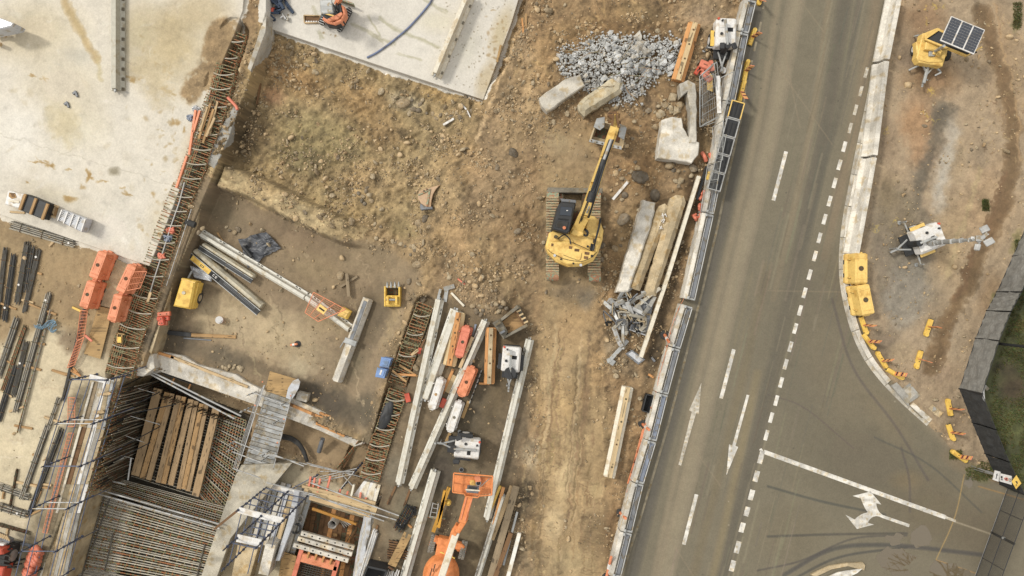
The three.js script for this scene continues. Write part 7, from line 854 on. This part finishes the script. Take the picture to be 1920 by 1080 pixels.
{
const t=thing('walkway','aluminium stair walkway with white rails down into the pit','walkway',P(500,800,-1.5)),L0=[499,734],R0=[546,750],L1=[456,872],R1=[508,886],n=18,hz=(u)=>-.3-1.4*u;
for(let i=0;i<n;i++){const u=i/n,v=(i+.9)/n;part(t,'deck_board',i%3?K.galv:K.concGrey,(q)=>q.pp([mix2(L0,L1,u),mix2(R0,R1,u),mix2(R0,R1,v),mix2(L0,L1,v)],hz(u)-.06,hz(u)-(i%3===2?.02:0),.008));}
part(t,'plywood',K.ply,(q)=>q.pp([[506,696],[556,711],[541,747],[497,733]],-.34,-.28,.008));part(t,'curved_sheet',K.film,(q)=>q.pp([[536,746],[540,728],[549,714],[559,710],[563,716],[560,728],[552,742],[546,750]],-.2,-.16,.005));
for(const[A,B]of[[[496,722],[444,884]],[[548,738],[512,880]]])for(const z of[.45,.95])part(t,'hand_rail',K.tube,(q)=>q.rod(P(A[0],A[1],-.3+z),P(B[0],B[1],-1.6+z),.03,6));
for(const[x,y,z]of[[462,742,.4],[526,760,.4],[450,773,.2],[511,795,.2],[430,833,0],[490,856,-.2],[425,847,-.2],[488,866,-.2]]){const p=P(x,y,z),s=part(t,'rail_post',K.galv,(q)=>q.rod(p.clone().setY(-2.2),p,.03,6));const q=new MB(t.position);for(let y2=-2;y2<z;y2+=.5)q.rod(p.clone().setY(y2),p.clone().setY(y2+.05),.06,6);q.build('rosettes',K.galv,s);}
for(const[a,b,c,d]of[[474,736,531,757],[464,770,521,788],[440,828,500,852],[436,847,492,868],[497,850,560,868],[436,878,488,896],[512,852,570,874]])part(t,'cross_tube',K.tube,(q)=>q.rod(P(a,b,-.2),P(c,d,-.2),.032,6));for(const k of[0,1,2,3])part(t,'side_tube',K.tube,(q)=>q.rod(P(494-k*3.4,722+k*6,-.1-k*.1),P(446-k*3,878,-1-k*.1),.02,5));part(t,'orange_cap',K.orange,(q)=>{for(const[x,y]of[[492,716],[478,760],[458,806],[545,742],[532,786],[520,830]])q.rod(P(x,y,.05),P(x,y,.14),.045,6);});
}
{
const t=scaffoldThing('tall dark tube scaffold with white boards in front of the pit',P(520,960,-3.6)),pl=2.5,p1=P(447,956,pl),p2=P(490,967,pl),p3=P(531,976,pl),dir=P(420,1066,pl).sub(P(447,956,pl)),q1=p1.clone().add(dir),q2=p2.clone().add(dir),at=(p,h)=>p.clone().setY(h);
standard(t,p1,-3.6,2.8);standard(t,p2,-3.6,7);standard(t,p3,-3.6,6.2);standard(t,q1,-3.6,2.8);standard(t,P(637,920,-.5),-3.4,-.3);standard(t,P(664,886,-.5),-3.4,-.3);standard(t,P(580,905,-.5),-3.4,-.2);
for(const h of[-3.4,-2.9,-2.3,-1.2,-.4,.6,1.5]){part(t,'transom',K.tubeBlue,(q)=>q.rod(at(p1,h),at(p2,h),.03,6));part(t,'transom',h<0?K.tubeBlue:K.tubeDark,(q)=>q.rod(at(p2,h+.12),at(p3,h+.12),.03,6));}
for(const h of[3.3,4,4.8,6.1])part(t,'transom',K.tubeBlue,(q)=>q.rod(at(p2,h),at(p3,h),.03,6));
for(const[h,a,b,w]of[[-3.2,p1,p2,.3],[-3.2,p2,P(650,906,-3.2),.3],[-1.7,p1,p2,.3],[-1.7,p2,p3,.3],[2.5,p1,p2,.3],[2.5,p2,p3,.3],[5.5,p2,p3,.34]])part(t,'deck_board',K.white,(q)=>q.beam(at(a,h),at(b,h),w,.05));
for(const[p,q0,hs]of[[p1,q1,[-3.5,-2,-.5,.8,1.9]],[p2,q2,[-3,-1,1,2.4]]])for(const h of hs)part(t,'ledger',K.tubeBlue,(q)=>q.rod(at(p,h),at(q0,h),.026,6));
for(const h of[-3.2,-2.6,-2]){part(t,'ledger',K.tubeBlue,(q)=>q.rod(at(p2,h),at(P(580,905,-.5),h),.026,6));part(t,'ledger',K.tube,(q)=>q.rod(at(P(580,905,-.5),h+1.8),at(P(664,886,-.5),h+1.8),.026,6));}
part(t,'brace',K.tubeDark,(q)=>{q.rod(at(p1,-3.2),at(p2,-2),.026,6);q.rod(at(p1,.4),at(p2,1.4),.026,6);q.rod(at(p2,-3),at(p3,-3.2),.026,6);});part(t,'brace',K.woodDark,(q)=>q.beam(at(p1,2),P(402,992,.4),.12,.05));[[575,868,700,900,-.6],[555,866,640,886,-.4],[640,888,662,912,-.4],[664,884,636,920,-.3],[600,884,664,884,-.35]].forEach(([a,b,c,d,h])=>part(t,'top_tube',K.tube,(q)=>q.rod(P(a,b,h),P(c,d,h),.03,6)));
part(t,'side_board',K.woodPale,(q)=>{q.beam(P(536,954,1),P(524,1010,1),.14,.05);});
for(let i=0;i<9;i++){const x=500+i*10.5,y=896+i*3;stick('bottom_board',['first, leftmost','second','third','fourth','fifth, middle','sixth','seventh','eighth','last, rightmost'][i]+' long pale board below the tall scaffold','timber',x,y,x-36,y+118,8.5,.06,[K.concGrey,K.conc,K.galv,K.concPale,K.film,K.concTan][i%6],{h:-2.15+(i%2)*.05,group:'pale boards below the tall scaffold'});}
wallThing('wall_cap','narrow pale concrete wall top at the foot of tall scaffold',[[498,1019],[517,1022],[503,1080],[484,1076]],-3,-1,K.concPale);wallThing('wall_cap','stained concrete strip in front of the rebar mat',[[446,1020],[484,1028],[466,1092],[432,1092]],-3,-1.4,K.concTan);
}
{
const f=thing('plank_floor','brown timber floor of the sunken room at the bottom','floor',P(620,1000,-3));for(let i=0;i<15;i++){const x=562+i*8.6,y=936+i*2.6;part(f,'board',[K.woodDark,K.rustDark,K.woodDark,K.woodOrange][i%4===3&&i%3?3:i%3],(q)=>q.pp([[x,y],[x+8.2,y+2.4],[x-20,y+152],[x-28,y+149]],-3.05,-2.95+(i%2)*.012,.006));}
stick('yellow_timber','yellow timber spanning the sunken room','timber',585,954,668,983,5,.12,mat(C(236,176,86).multiplyScalar(1.2),tWoodM),{h:-1.2});[[564,1000,664,1028],[558,1010,660,1040],[550,1022,653,1052]].forEach((a,i)=>{const{t,L}=lt('drilled_waler',['upper drilled pale beam over the sunken room','middle drilled pale beam over the sunken room','lower drilled pale beam over the orange formwork'][i],'formwork beam',...a,.2,-1.6,'drilled pale formwork beams');lp(t,'beam',K.concPale,(q)=>q.box(L,.2,.24,0,.1,0,0,.015));for(let k=0;k<7;k++)lp(t,'hole',K.dark,(q)=>q.rod([L*(k/7-.43),.2,0],[L*(k/7-.43),.207,0],.045,8));});
const o=thing('orange_formwork','orange steel formwork frame holding dark rebar','formwork',P(598,1060,-2));[[566,1030,548,1092],[634,1050,622,1092],[566,1040,632,1058],[564,1048,632,1066]].forEach(([a,b,c,d],i)=>part(o,'frame',i<2?K.salmon:K.orange,(q)=>q.beam(P(a,b,-1.7),P(c,d,-1.7),.24,.16)));for(let i=0;i<4;i++)part(o,'spacer',K.woodOrange,(q)=>q.beam(P(580+i*14,1034+i*4,-1.55),P(577+i*14,1046+i*4,-1.55),.12,.1));part(o,'rebar',K.bar,(q)=>{for(let i=0;i<9;i++)q.rod(P(562-i*.8,1054+i*4,-1.9),P(624-i*.8,1070+i*4,-1.9),.02,4);for(let i=0;i<12;i++)q.rod(P(564+i*5,1054+i*1.4,-2),P(556+i*5,1092,-2),.02,4);});
[[528,1036],[555,1046],[548,1088],[520,1088]];{const q=new MB();q.pp([[530,1034],[556,1043],[550,1086],[522,1082]],-1.9,-1.85,.006);tag(q.build('plywood_sheet',K.ply),'tan plywood sheet left of the orange formwork','sheet');}
[[561,984,.28,K.panelGrey,'dark grey open drum by the film wrapped wall'],[629,976,.24,K.white,'white pipe end standing in the sunken room'],[568,966,.19,K.white,'small white pipe end left in the sunken room']].forEach(([x,y,r,m,lab])=>{const t=thing('pipe_end',lab,'pipe',P(x,y,-2.6));part(t,'wall',m,(q)=>{const g=new THREE.LatheGeometry([[r*.82,0],[r,0],[r,.7],[r*.82,.7],[r*.82,0]].map(([a,b])=>new THREE.Vector2(a,b)),20);q.add(boxUV(g.toNonIndexed()));});part(t,'bottom',K.dark,(q)=>q.rod([t.position.x,-2.6,t.position.z],[t.position.x,-2.55,t.position.z],r*.8,14));});
for(let i=0;i<4;i++)stick('bent_tube',['first','second','third','fourth'][i]+' thin white tube fallen right of the white pipe end','tube',636+i*3,974+i,646+i*4,990-i*2,1.6,.05,K.white,{h:-2.8+i*.05,group:'thin white fallen tubes'});stick('wood_chip','small pale wood block on the brown floor','block',624,1003,632,1004,5,.1,K.wood,{h:-2.9});stick('steel_bar','short rusty bar leaning on the brown floor','bar',664,992,650,1016,1.6,.05,K.rustDark,{h:-2.8});
[[572,914,706,958,17,K.woodCream,'wide cream board deck above the sunken room'],[566,912,704,944,5,K.woodPale,'pinkish edge timber of the cream board deck'],[580,932,694,966,10,K.woodPale,'lower cream board of the deck above the room']].forEach(([a,b,c,d,w,m,lab],i)=>stick('deck_timber',lab,'timber',a,b,c,d,w,.12,m,{h:i===1?.1:-.1}));[[582,905,748,967],[570,925,743,975],[597,932,720,977],[500,905,600,930]].forEach(([a,b,c,d],i)=>{const m=new MB();m.rod(P(a,b,.35),P(c,d,.35),.035,6);tag(m.build('scaffold_tube',K.tube),['upper','middle','lower','short left'][i]+' white tube sticking out over the cream deck','tube','white tubes over the deck');});
[[582,894,578,918],[590,896,586,918],[600,898,595,924],[619,893,612,922],[638,918,634,932],[652,922,648,934],[676,924,674,940],[686,934,684,944]].forEach((a,i)=>stick('upright_timber',['first','second','third','fourth, tallest','fifth','sixth','seventh','last'][i]+' upright orange timber from the left along the deck edge','timber',...a,3.5,.12,K.salmon,{h:-.1,h2:.1,group:'upright timbers along the deck'}));
{const t=thing('white_formwork','white panel formwork at the end of the dense cage','formwork',P(690,922,-1));for(let i=0;i<5;i++)part(t,'panel',i%2?K.cream:K.white,(q)=>q.pp([[682+i*6,902+i*1.2],[688+i*6,903+i*1.2],[676+i*7,938+i*1.6],[660+i*8,932+i*2]],-.9,-.1+(i%2)*.02,.01));part(t,'end_post',K.cream,(q)=>{q.beam(P(664,908,.1),P(658,934,.1),.1,.2);q.beam(P(712,908,0),P(700,950,0),.14,.2);});}
wallThing('wrapped_wall','film wrapped wall top right of the sunken room',[[688,955],[706,948],[700,985],[690,1030],[680,1090],[664,1090],[672,1030],[684,985]],-3,-.25,K.concPale);{const m=new MB(),g=new THREE.PlaneGeometry(1,1,8,30),p=g.attributes.position;for(let i=0;i<p.count;i++){const u=p.getX(i)+.5,v=p.getY(i)+.5,a=mix2([684,958],[660,1086],v),b=mix2([700,952],[676,1090],v),c=mix2(a,b,u),q=P(c[0]+4*(fbm(v*6,u*3,3)-.5),c[1],-.15+.2*fbm(u*3,v*14,3)-.5*(1-u)*(1-u));p.setXYZ(i,q.x,q.y,q.z);}g.computeVertexNormals();m.add(boxUV(g.toNonIndexed()));tag(m.build('plastic_film',K.film),'crinkled clear film hanging along the wrapped wall','film');}
{const m=new MB();m.pp([[552,918],[562,922],[552,978],[524,1052],[516,1052],[540,975]],-1.9,-1.3,.03);tag(m.build('plastic_film',K.film),'clear film over the wall between scaffold and sunken room','film');}
}
// rubble, columns, scrap, stones, gravel, grass
const HEAP=[[1050,104],[1090,88],[1120,74],[1140,62],[1162,72],[1190,78],[1235,76],[1272,80],[1268,108],[1258,128],[1232,136],[1205,160],[1192,180],[1150,190],[1128,168],[1078,156],[1056,128]];
{
const t=thing('rubble_heap','large heap of grey broken concrete at the top of site','rubble heap',P(1160,120,0));let n=0;
const put=(x,y,r,m,name='chunk')=>{const h=height(...plan([x,y],.2)),d=clamp(sd(HEAP,x,y)/34),e=mesh(SHARP[n++%12],m,name,t),s=px(r);e.position.copy(P(x,y,h+.3)).setY(h+s*.35+.42*d*rnd(.7,1)).sub(t.position);e.rotation.set(rnd(6),rnd(6),rnd(6));e.scale.set(s,s*rnd(.8,1),s);};
for(let k=0;n<265&&k<9000;k++){const x=rnd(1048,1276),y=rnd(60,192),d=sd(HEAP,x,y);if(d<-3)continue;put(x,y,rnd(3.6,6)*(rnd()<.2?1.75:rnd(.7,1.05))*(x>1120?1.1:.85),K.rubble[rnd(4)|0]);}
for(const[x,y,r,c]of[[1146,58,9,1],[1138,70,7,0],[1155,71,8,0],[1196,66,11,3],[1203,80,10,3],[1150,80,9,1],[1139,92,8,1],[1272,84,9,0],[1175,88,7,1],[1210,96,8,1],[1193,128,12,0],[1168,134,10,1],[1213,131,8,1],[1226,129,8,1],[1240,115,9,0],[1255,107,9,0],[1181,134,8,0],[1120,120,7,1],[1100,104,8,0],[1088,122,8,1],[1258,136,8,1],[1225,88,8,1],[1160,104,8,0],[1142,115,7,1],[1060,104,7,0]])put(x,y,r,K.rubble[c]);
const geo=SHARP[3],im=new THREE.InstancedMesh(geo,K.rubble[0],2600),M=new THREE.Matrix4(),E=new THREE.Euler(),Q=new THREE.Quaternion();let c=0;for(let k=0;c<2000&&k<40000;k++){const x=rnd(1044,1280),y=rnd(56,200),d=sd(HEAP,x,y);if(d<-30*rnd()*rnd())continue;const h=height(...plan([x,y],.2)),s=px(rnd(1.4,3.2));im.setMatrixAt(c++,M.compose(P(x,y,h+.2).setY(h+.1+.3*clamp(d/34)).sub(t.position),Q.setFromEuler(E.set(rnd(6),rnd(6),rnd(6))),new THREE.Vector3(s,s*.8,s)));}im.count=c;im.name='crushed_pieces';im.castShadow=im.receiveShadow=true;im.userData.kind='stuff';t.add(im);
for(let i=0;i<16;i++){const x=rnd(1080,1230),y=rnd(90,170),a=rnd(-.9,.1),l=rnd(26,70);part(t,'bent_bar',K.rustPlate,(m)=>m.tube([P(x-l/2*Math.cos(a),y-l/2*Math.sin(a),.4),P(x+rnd(-4,4),y+rnd(-4,4),.85),P(x+l/2*Math.cos(a),y+l/2*Math.sin(a),.5)],.018,4,12));}
part(t,'bent_bar',K.rustBar,(m)=>m.tube([P(1170,154,.5),P(1178,172,.4),P(1190,184,.35),P(1202,201,.3)],.025,5,14));
}
function rough3(name,label,cat,pts,h0,h1,m,o={}){
const b=new MB(P(pts[0][0],pts[0][1],h0)),sub=[];for(let i=0;i<pts.length;i++){const a=pts[i],c=pts[(i+1)%pts.length],n=Math.max(1,Math.round(Math.hypot(c[0]-a[0],c[1]-a[1])/9));for(let k=0;k<n;k++){const u=k/n;sub.push([a[0]+(c[0]-a[0])*u+rnd(-1,1)*(o.j??.7),a[1]+(c[1]-a[1])*u+rnd(-1,1)*(o.j??.7)]);}}
b.pp(sub,h0,h1,o.c??.12);const g=mergeVertices(b.l[0].deleteAttribute('uv').deleteAttribute('normal'),1e-3),p=g.attributes.position;for(let i=0;i<p.count;i++){const x=p.getX(i),y=p.getY(i),z=p.getZ(i);p.setXYZ(i,x+.05*(fbm(z*3,y*4,3)-.5),y+.08*(fbm(x*2+5,z*2,3)-.5),z+.05*(fbm(x*3,y*4+9,3)-.5));}const g2=g.toNonIndexed();g2.computeVertexNormals();const e=mesh(boxUV(g2),m,numbered(name),scene);e.position.copy(b.o);return tag(e,label,cat,o.group);
}
const at0=(x,y)=>G(x,y)-.06;
rough3('broken_column','left stained concrete column stub poking from the rubble','concrete column',[[1010,184],[1060,147],[1088,140],[1096,160],[1026,210],[1016,200]],at0(1040,185),at0(1040,185)+.75,K.conc,{c:.05});rough3('broken_column','right yellowish concrete column stub poking from the rubble','concrete column',[[1083,195],[1092,184],[1148,144],[1170,152],[1166,172],[1096,216],[1086,207]],at0(1110,190),at0(1110,190)+.8,conc(212,198,166),{c:.2});
rough3('long_column','white squared broken column, leftmost of three','concrete column',[[1206,374],[1229,380],[1227,404],[1204,474],[1179,548],[1155,548],[1180,462],[1197,404]],.1,.8,K.concPale,{j:.9,c:.08});rough3('long_column','tan rounded column with white paint, middle of three','concrete column',[[1238,384],[1248,380],[1257,389],[1254,404],[1202,545],[1183,541],[1230,398]],.1,.8,K.concTan,{c:.25});rough3('long_column','thick tan column, rightmost of three by steel strip','concrete column',[[1258,370],[1270,364],[1284,366],[1288,378],[1231,556],[1209,555],[1252,398]],.1,.85,K.concTan,{c:.22});
{const m=new MB();for(const[a,b,c,d]of[[1240,405,1248,402],[1242,400,1244,408],[1247,400,1250,406],[1238,413,1246,411],[1240,416,1244,410],[1246,412,1243,418],[1236,424,1242,429],[1241,424,1237,430]])m.rod(P(a,b,.8),P(c,d,.8),.025,5);tag(m.build('painted_number',K.white),'white painted scrawl on the middle long column','paint mark');}
rough3('curved_block','big pale concrete block with a curved side','concrete block',[[1236,262],[1240,224],[1262,218],[1279,222],[1281,240],[1290,255],[1312,268],[1310,290],[1297,305],[1270,301],[1232,295]],at0(1270,270),at0(1270,270)+.9,K.concPale,{c:.04,j:1.2});rough3('bent_wall','bent concrete wall piece beside the mesh panels','concrete wall piece',[[1275,156],[1290,150],[1304,157],[1307,200],[1306,268],[1293,268],[1294,205],[1289,172],[1276,182]],.05,.75,K.conc,{c:.04,j:1});
stick('steel_channel','long cream steel strip beside the three long columns','steel strip',1311,330,1256,508,7,.2,K.cream,{h:.45});stick('steel_channel','lower half of the long cream steel strip by scrap','steel strip',1256,508,1202,670,7,.2,K.cream,{h:.4});
[[1262,183,12,2,'tan block above the small block pile'],[1246,196,11,0,'squared tan block left in the block pile'],[1258,204,9,2,'pale wedge in the block pile'],[1275,197,9,0,'square block in the middle of block pile'],[1268,209,11,2,'flat slab across the block pile'],[1239,214,9,2,'pale pointed stone at the lower left of block pile'],[1296,219,8,0,'rounded block at the foot of the bent wall piece'],[1286,178,7,3,'dark stone behind the block pile'],[1285,223,5,0,'small stone under the bent wall piece'],[1202,331,15,3,'big dark oval boulder below the curved block'],[1228,366,12,3,'dark squared boulder above the long columns'],[1172,366,9,3,'brown boulder right of the white pipe'],[1168,412,11,1,'mottled pale boulder left of the long columns'],[1166,374,5,2,'small tan stone beside the brown boulder'],[1256,310,9,0,'rounded stone under the curved block edge'],[1276,340,8,2,'pale long stone right of the dark boulders'],[1300,315,8,1,'grey stone at the corner below the curved block'],[963,287,9,3,'dark stone alone left of the haul road'],[971,433,7,1,'pale stone left of the excavator'],[1019,455,6,2,'pale stone touching the excavator track'],[757,193,11,0,'largest boulder under the upper slab corner'],[788,195,6,1,'grey stone right of the largest boulder'],[785,207,6,3,'flat dark stone below the largest boulder'],[591,135,7,2,'pale stone below the mini excavator slab'],[786,419,8,0,'tan stone below the tan bucket'],[797,410,7,3,'long dark stone below the tan bucket'],[805,425,5,0,'small stone right of the tan stone'],[706,447,6,2,'round orange tan stone at the wet pit edge'],[781,496,8,0,'stone at the right end of the wet pit'],[767,528,7,1,'grey stone right of the yellow bucket'],[843,520,6,2,'tan stone on the heap near the salmon pipe'],[716,392,5,2,'white flat stone in the middle of the pit slope'],[638,517,8,0,'brown stone left of crossed logs'],[780,690,6,0,'stone beside the slotted barrier and ladder cage'],[792,562,8,1,'pale rock at the top of the ladder cage'],[1128,487,7,1,'grey stone right of the lower track']].forEach(([x,y,r,c,lab],i)=>{const h=G(x,y),e=mesh(i<9?SHARP[i]:ROUND[i%8],c===3?K.stoneDark:K.stone[c],numbered('boulder'),scene),s=px(r,h)*.95;e.position.copy(P(x,y,h+s*.4)).setY(h+s*.3);e.rotation.set(rnd(-.3,.3),rnd(6),rnd(-.3,.3));e.scale.set(s,s*.8,s);tag(e,lab,'boulder');});
[[[886,574],[893,584],[899,573],[906,582],[914,576],[922,572],[930,570],[938,575],[944,568],[902,590],[935,584],[950,578]],[[775,205],[768,212],[800,212],[812,214],[826,216],[838,214],[846,218],[856,212],[862,220],[792,188],[772,188],[818,222],[878,214]],[[438,690],[446,688],[450,692],[440,685],[430,687],[424,692],[418,688],[454,690]],[[672,362],[680,368],[686,358],[692,366],[678,376],[696,376],[688,352],[664,366],[684,382]],[[380,428],[372,436],[388,444],[430,432],[440,436],[446,430],[424,426]],[[742,455],[752,458],[760,462],[772,462],[778,470],[736,452],[770,478]]].forEach((l,k)=>l.forEach(([x,y],i)=>{const h=G(x,y),e=mesh(ROUND[(i+k)%8],K.stone[k===2?2:(i+k)%4],numbered('loose_stone'),scene),s=px(rnd(3,5.4),h);e.position.copy(P(x,y,h+s*.4)).setY(h+s*.3);e.rotation.set(0,rnd(6),0);e.scale.set(s,s*.8,s);const lab=['fist shaped stone in the cluster below the dirt heap','stone in the rubble band below the upper slab corner','pale stone in the small cluster on the beam','stone in the cluster on the pit slope','pale clod near the black sheet in the wet pit','small stone along the upper edge of wet pit'][k];tag(e,lab,'stone',lab+' group');}));
for(let i=0;i<46;i++){const z=[[1215,215,50,40],[1175,345,40,60],[1150,440,24,70],[1280,330,18,30],[1120,215,40,16]][i%5],x=z[0]+rnd(-1,1)*z[2],y=z[1]+rnd(-1,1)*z[3];if(x>1108&&x<1180&&y>205&&y<285)continue;const h=G(x,y),e=mesh(i%2?SHARP[i%12]:ROUND[i%8],i%7?K.stone[i%4]:K.stoneDark,numbered('loose_stone'),scene),s=px(rnd(2.6,6),h),lab='broken stone among the debris right of the excavator';e.position.set(P(x,y,h).x,h+s*.3,P(x,y,h).z);e.rotation.set(rnd(-.3,.3),rnd(6),0);e.scale.set(s,s*.8,s);tag(e,lab,'stone','broken stones right of the excavator');}
{
const t=thing('scrap_heap','heap of twisted grey metal strips below the long columns','scrap heap',P(1185,590,0));part(t,'flat_panel',K.panelGrey,(m)=>{m.pp([[1180,617],[1212,628],[1226,566],[1214,556],[1196,580]],.35,.39,.005);});part(t,'panel_rim',K.film,(m)=>m.beam(P(1180,618,.42),P(1212,629,.42),.05,.06));
const seg=[[1132,566,1148,580,1158,600,1162,618],[1140,562,1160,574,1186,578,1210,590],[1172,576,1192,560,1212,550],[1150,616,1176,590,1214,558,1238,540],[1172,584,1168,610,1168,655],[1150,612,1160,640,1166,650],[1196,572,1206,590,1218,575,1228,556],[1180,590,1208,596,1210,610,1200,620],[1160,560,1168,546,1182,552],[1176,566,1186,592,1200,584],[1152,572,1164,562,1170,570],[1190,600,1200,602,1196,612],[1202,550,1220,548,1230,544],[1144,560,1152,572,1166,566],[1174,598,1176,620,1172,628]];
seg.forEach((s,i)=>part(t,'bent_strip',[K.galv,K.tube,K.concGrey,K.barPale][i%4],(m)=>{for(let k=0;k+3<s.length;k+=2)m.beam(P(s[k],s[k+1],.35+rnd(.35)),P(s[k+2],s[k+3],.35+rnd(.35)),rnd(.16,.25),.1,.02,rnd(-.6,.6));}));for(let i=0;i<34;i++)part(t,'torn_piece',[K.galv,K.panelGrey,K.dark,K.concTan,K.barPale][i%5],(m)=>{const a=rnd(6.3),q=Math.sqrt(rnd()),x=1182+44*q*Math.cos(a),y=582+44*q*Math.sin(a),b=[P(x,y,.15+rnd(.5))];for(let j=0;j<3;j++)b.push(P(x+rnd(-16,16),y+rnd(-16,16),.15+rnd(.6)));m.tube(b,rnd(.03,.07),4,9);});part(t,'orange_scrap',K.orange,(m)=>m.beam(P(1218,556,.3),P(1224,552,.3),.15,.1));part(t,'concrete_lump',K.stone[2],(m)=>m.box(.5,.4,.4,...P(1168,546,.3).sub(t.position).toArray(),.4,.1));
}
{const m=new MB();m.beam(P(1177,638,.2),P(1143,676,.2),.2,.1,.02);m.beam(P(1143,676,.2),P(1152,682,.2),.3,.08,.02);m.beam(P(1140,672,.2),P(1143,680,.2),.2,.14,.02);tag(m.build('bent_rail',K.galv),'bent galvanised rail lying apart below the scrap heap','rail');}
{const t=thing('metal_sheet','loose white panel lying below the scrap heap','panel',P(1191,670,.1));part(t,'plate',K.panelGrey,(m)=>m.pp([[1172,664],[1185,656],[1210,674],[1197,684]],.08,.2,.01));part(t,'face',K.film,(m)=>m.pp([[1178,664],[1185,659],[1206,674],[1198,680]],.2,.23,.005));}
[[1143,655,1150,640],[1222,670,1228,678],[1216,702,1226,708],[1165,730,1162,745]].slice(1,3).forEach((a,i)=>stick('brown_offcut',['grey offcut right of the loose white panel','brown offcut between loose panel and road barrier'][i],'offcut',...a,4,.08,i?K.woodOrange:K.panelGrey));
[[842,508,1],[1300,0,0]].slice(0,0);
{
const M=new THREE.Matrix4(),Q=new THREE.Quaternion(),E=new THREE.Euler(),sets=[[ROUND[1],K.stone[0],[]],[SHARP[2],K.stone[1],[]],[ROUND[4],K.stone[2],[]],[SHARP[7],mat(C(186,158,118).multiplyScalar(1.2),tConcM,{roughness:1}),[]],[ROUND[6],mat(C(204,178,138).multiplyScalar(1.2),tConcM,{roughness:1}),[]]];
for(let k=0;k<190000;k++){const X=rnd(-20,1940),Y=rnd(-20,1100),den=qAt(X,Y,1)/255;if(rnd()>den*(.12+1.9*sst(.46,.74,fbm(X/34,Y/34,4)))*.85)continue;if(sd(SLAB_A,X,Y)>-1||sd(ROADP,X,Y)>-2)continue;const u=rnd(),r=u>.975?rnd(.09,.19):u>.78?rnd(.045,.09):rnd(.02,.045),h=height(X,Y),q=rnd()<.55?3+(rnd(2)|0):rnd(3)|0;sets[q][2].push([X,Y,h,r]);}
for(const[g,m,l]of sets){if(!l.length)continue;const im=new THREE.InstancedMesh(g,m,l.length);l.forEach(([X,Y,h,r],i)=>im.setMatrixAt(i,M.compose(new THREE.Vector3((X-960)/S,h+r*.2,(Y-540)/S),Q.setFromEuler(E.set(rnd(6),rnd(6),rnd(6))),new THREE.Vector3(r,r*.8,r))));im.castShadow=im.receiveShadow=true;im.name=numbered('scattered_gravel');tag(im,'stones and clods of earth scattered over the dug soil','gravel',null,'stuff');scene.add(im);}
const GR=[[1908,486],[1990,440],[1990,900],[1905,905],[1872,850],[1850,745],[1890,600]],PT=[[1836,888,26,12],[1870,566,7,14],[1908,470,8,20],[1790,852,10,8],[1856,604,8,8],[1905,30,8,24],[1850,880,20,16],[1845,385,6,10]],pos=[];for(let k=0;k<26000;k++){let X,Y;if(k%7){X=rnd(1842,1990);Y=rnd(440,910);const f=sd(GR,X,Y);if(f<0||fbm(X/16,Y/16,3)<.36||Math.hypot(X-1890,(Y-715)*.8)<30*rnd(.7,1.2))continue;}else{const p=PT[k%8];X=p[0]+rnd(-1,1)*p[2];Y=p[1]+rnd(-1,1)*p[3];}pos.push([X,Y]);}
const bl=new THREE.ConeGeometry(.018,.16,3).translate(0,.08,0),gm=new THREE.MeshStandardMaterial({color:C(98,104,62),roughness:.9}),im=new THREE.InstancedMesh(bl,gm,pos.length),col=new THREE.Color();pos.forEach(([X,Y],i)=>{im.setMatrixAt(i,M.compose(new THREE.Vector3((X-960)/S,height(X,Y)-.01,(Y-540)/S),Q.setFromEuler(E.set(rnd(-.9,.9),rnd(6),rnd(-.9,.9))),new THREE.Vector3(1,rnd(.5,1.3),1)));im.setColorAt(i,col.setRGB(rnd(.6,1.5),rnd(.7,1.2),rnd(.5,1)));});im.castShadow=im.receiveShadow=true;im.name='grass';tag(im,'rough green grass behind the fence and along the verge','grass',null,'stuff');scene.add(im);
}
{
const t=thing('bare_tree','leafless tree beyond the corner, mirrored in the puddle','tree',[24.6,0,17.2]);let nb=0;const parts={trunk:new MB(),branches:new MB()};
const grow=(p,d,l,r,k)=>{const e=p.clone().addScaledVector(d,l);(k>4?parts.trunk:parts.branches).rod(p,e,r,k>3?7:4,r*.72);if(k<=0)return;for(let i=0;i<(k>4?3:2+(rnd()<.5));i++){const q=d.clone().add(new THREE.Vector3(rnd(-.75,.75),rnd(-.15,.5),rnd(-.75,.75))).normalize();if(e.z+q.z*l<-1.6)q.z=Math.abs(q.z);grow(e,q,l*rnd(.62,.86),r*.68,k-1);}};
grow(new THREE.Vector3(),new THREE.Vector3(-.08,1,0).normalize(),2.2,.2,6);parts.trunk.build('trunk',K.woodDark,t);parts.branches.build('branches',K.woodDark,t);
}
renderer.render(scene,camera);
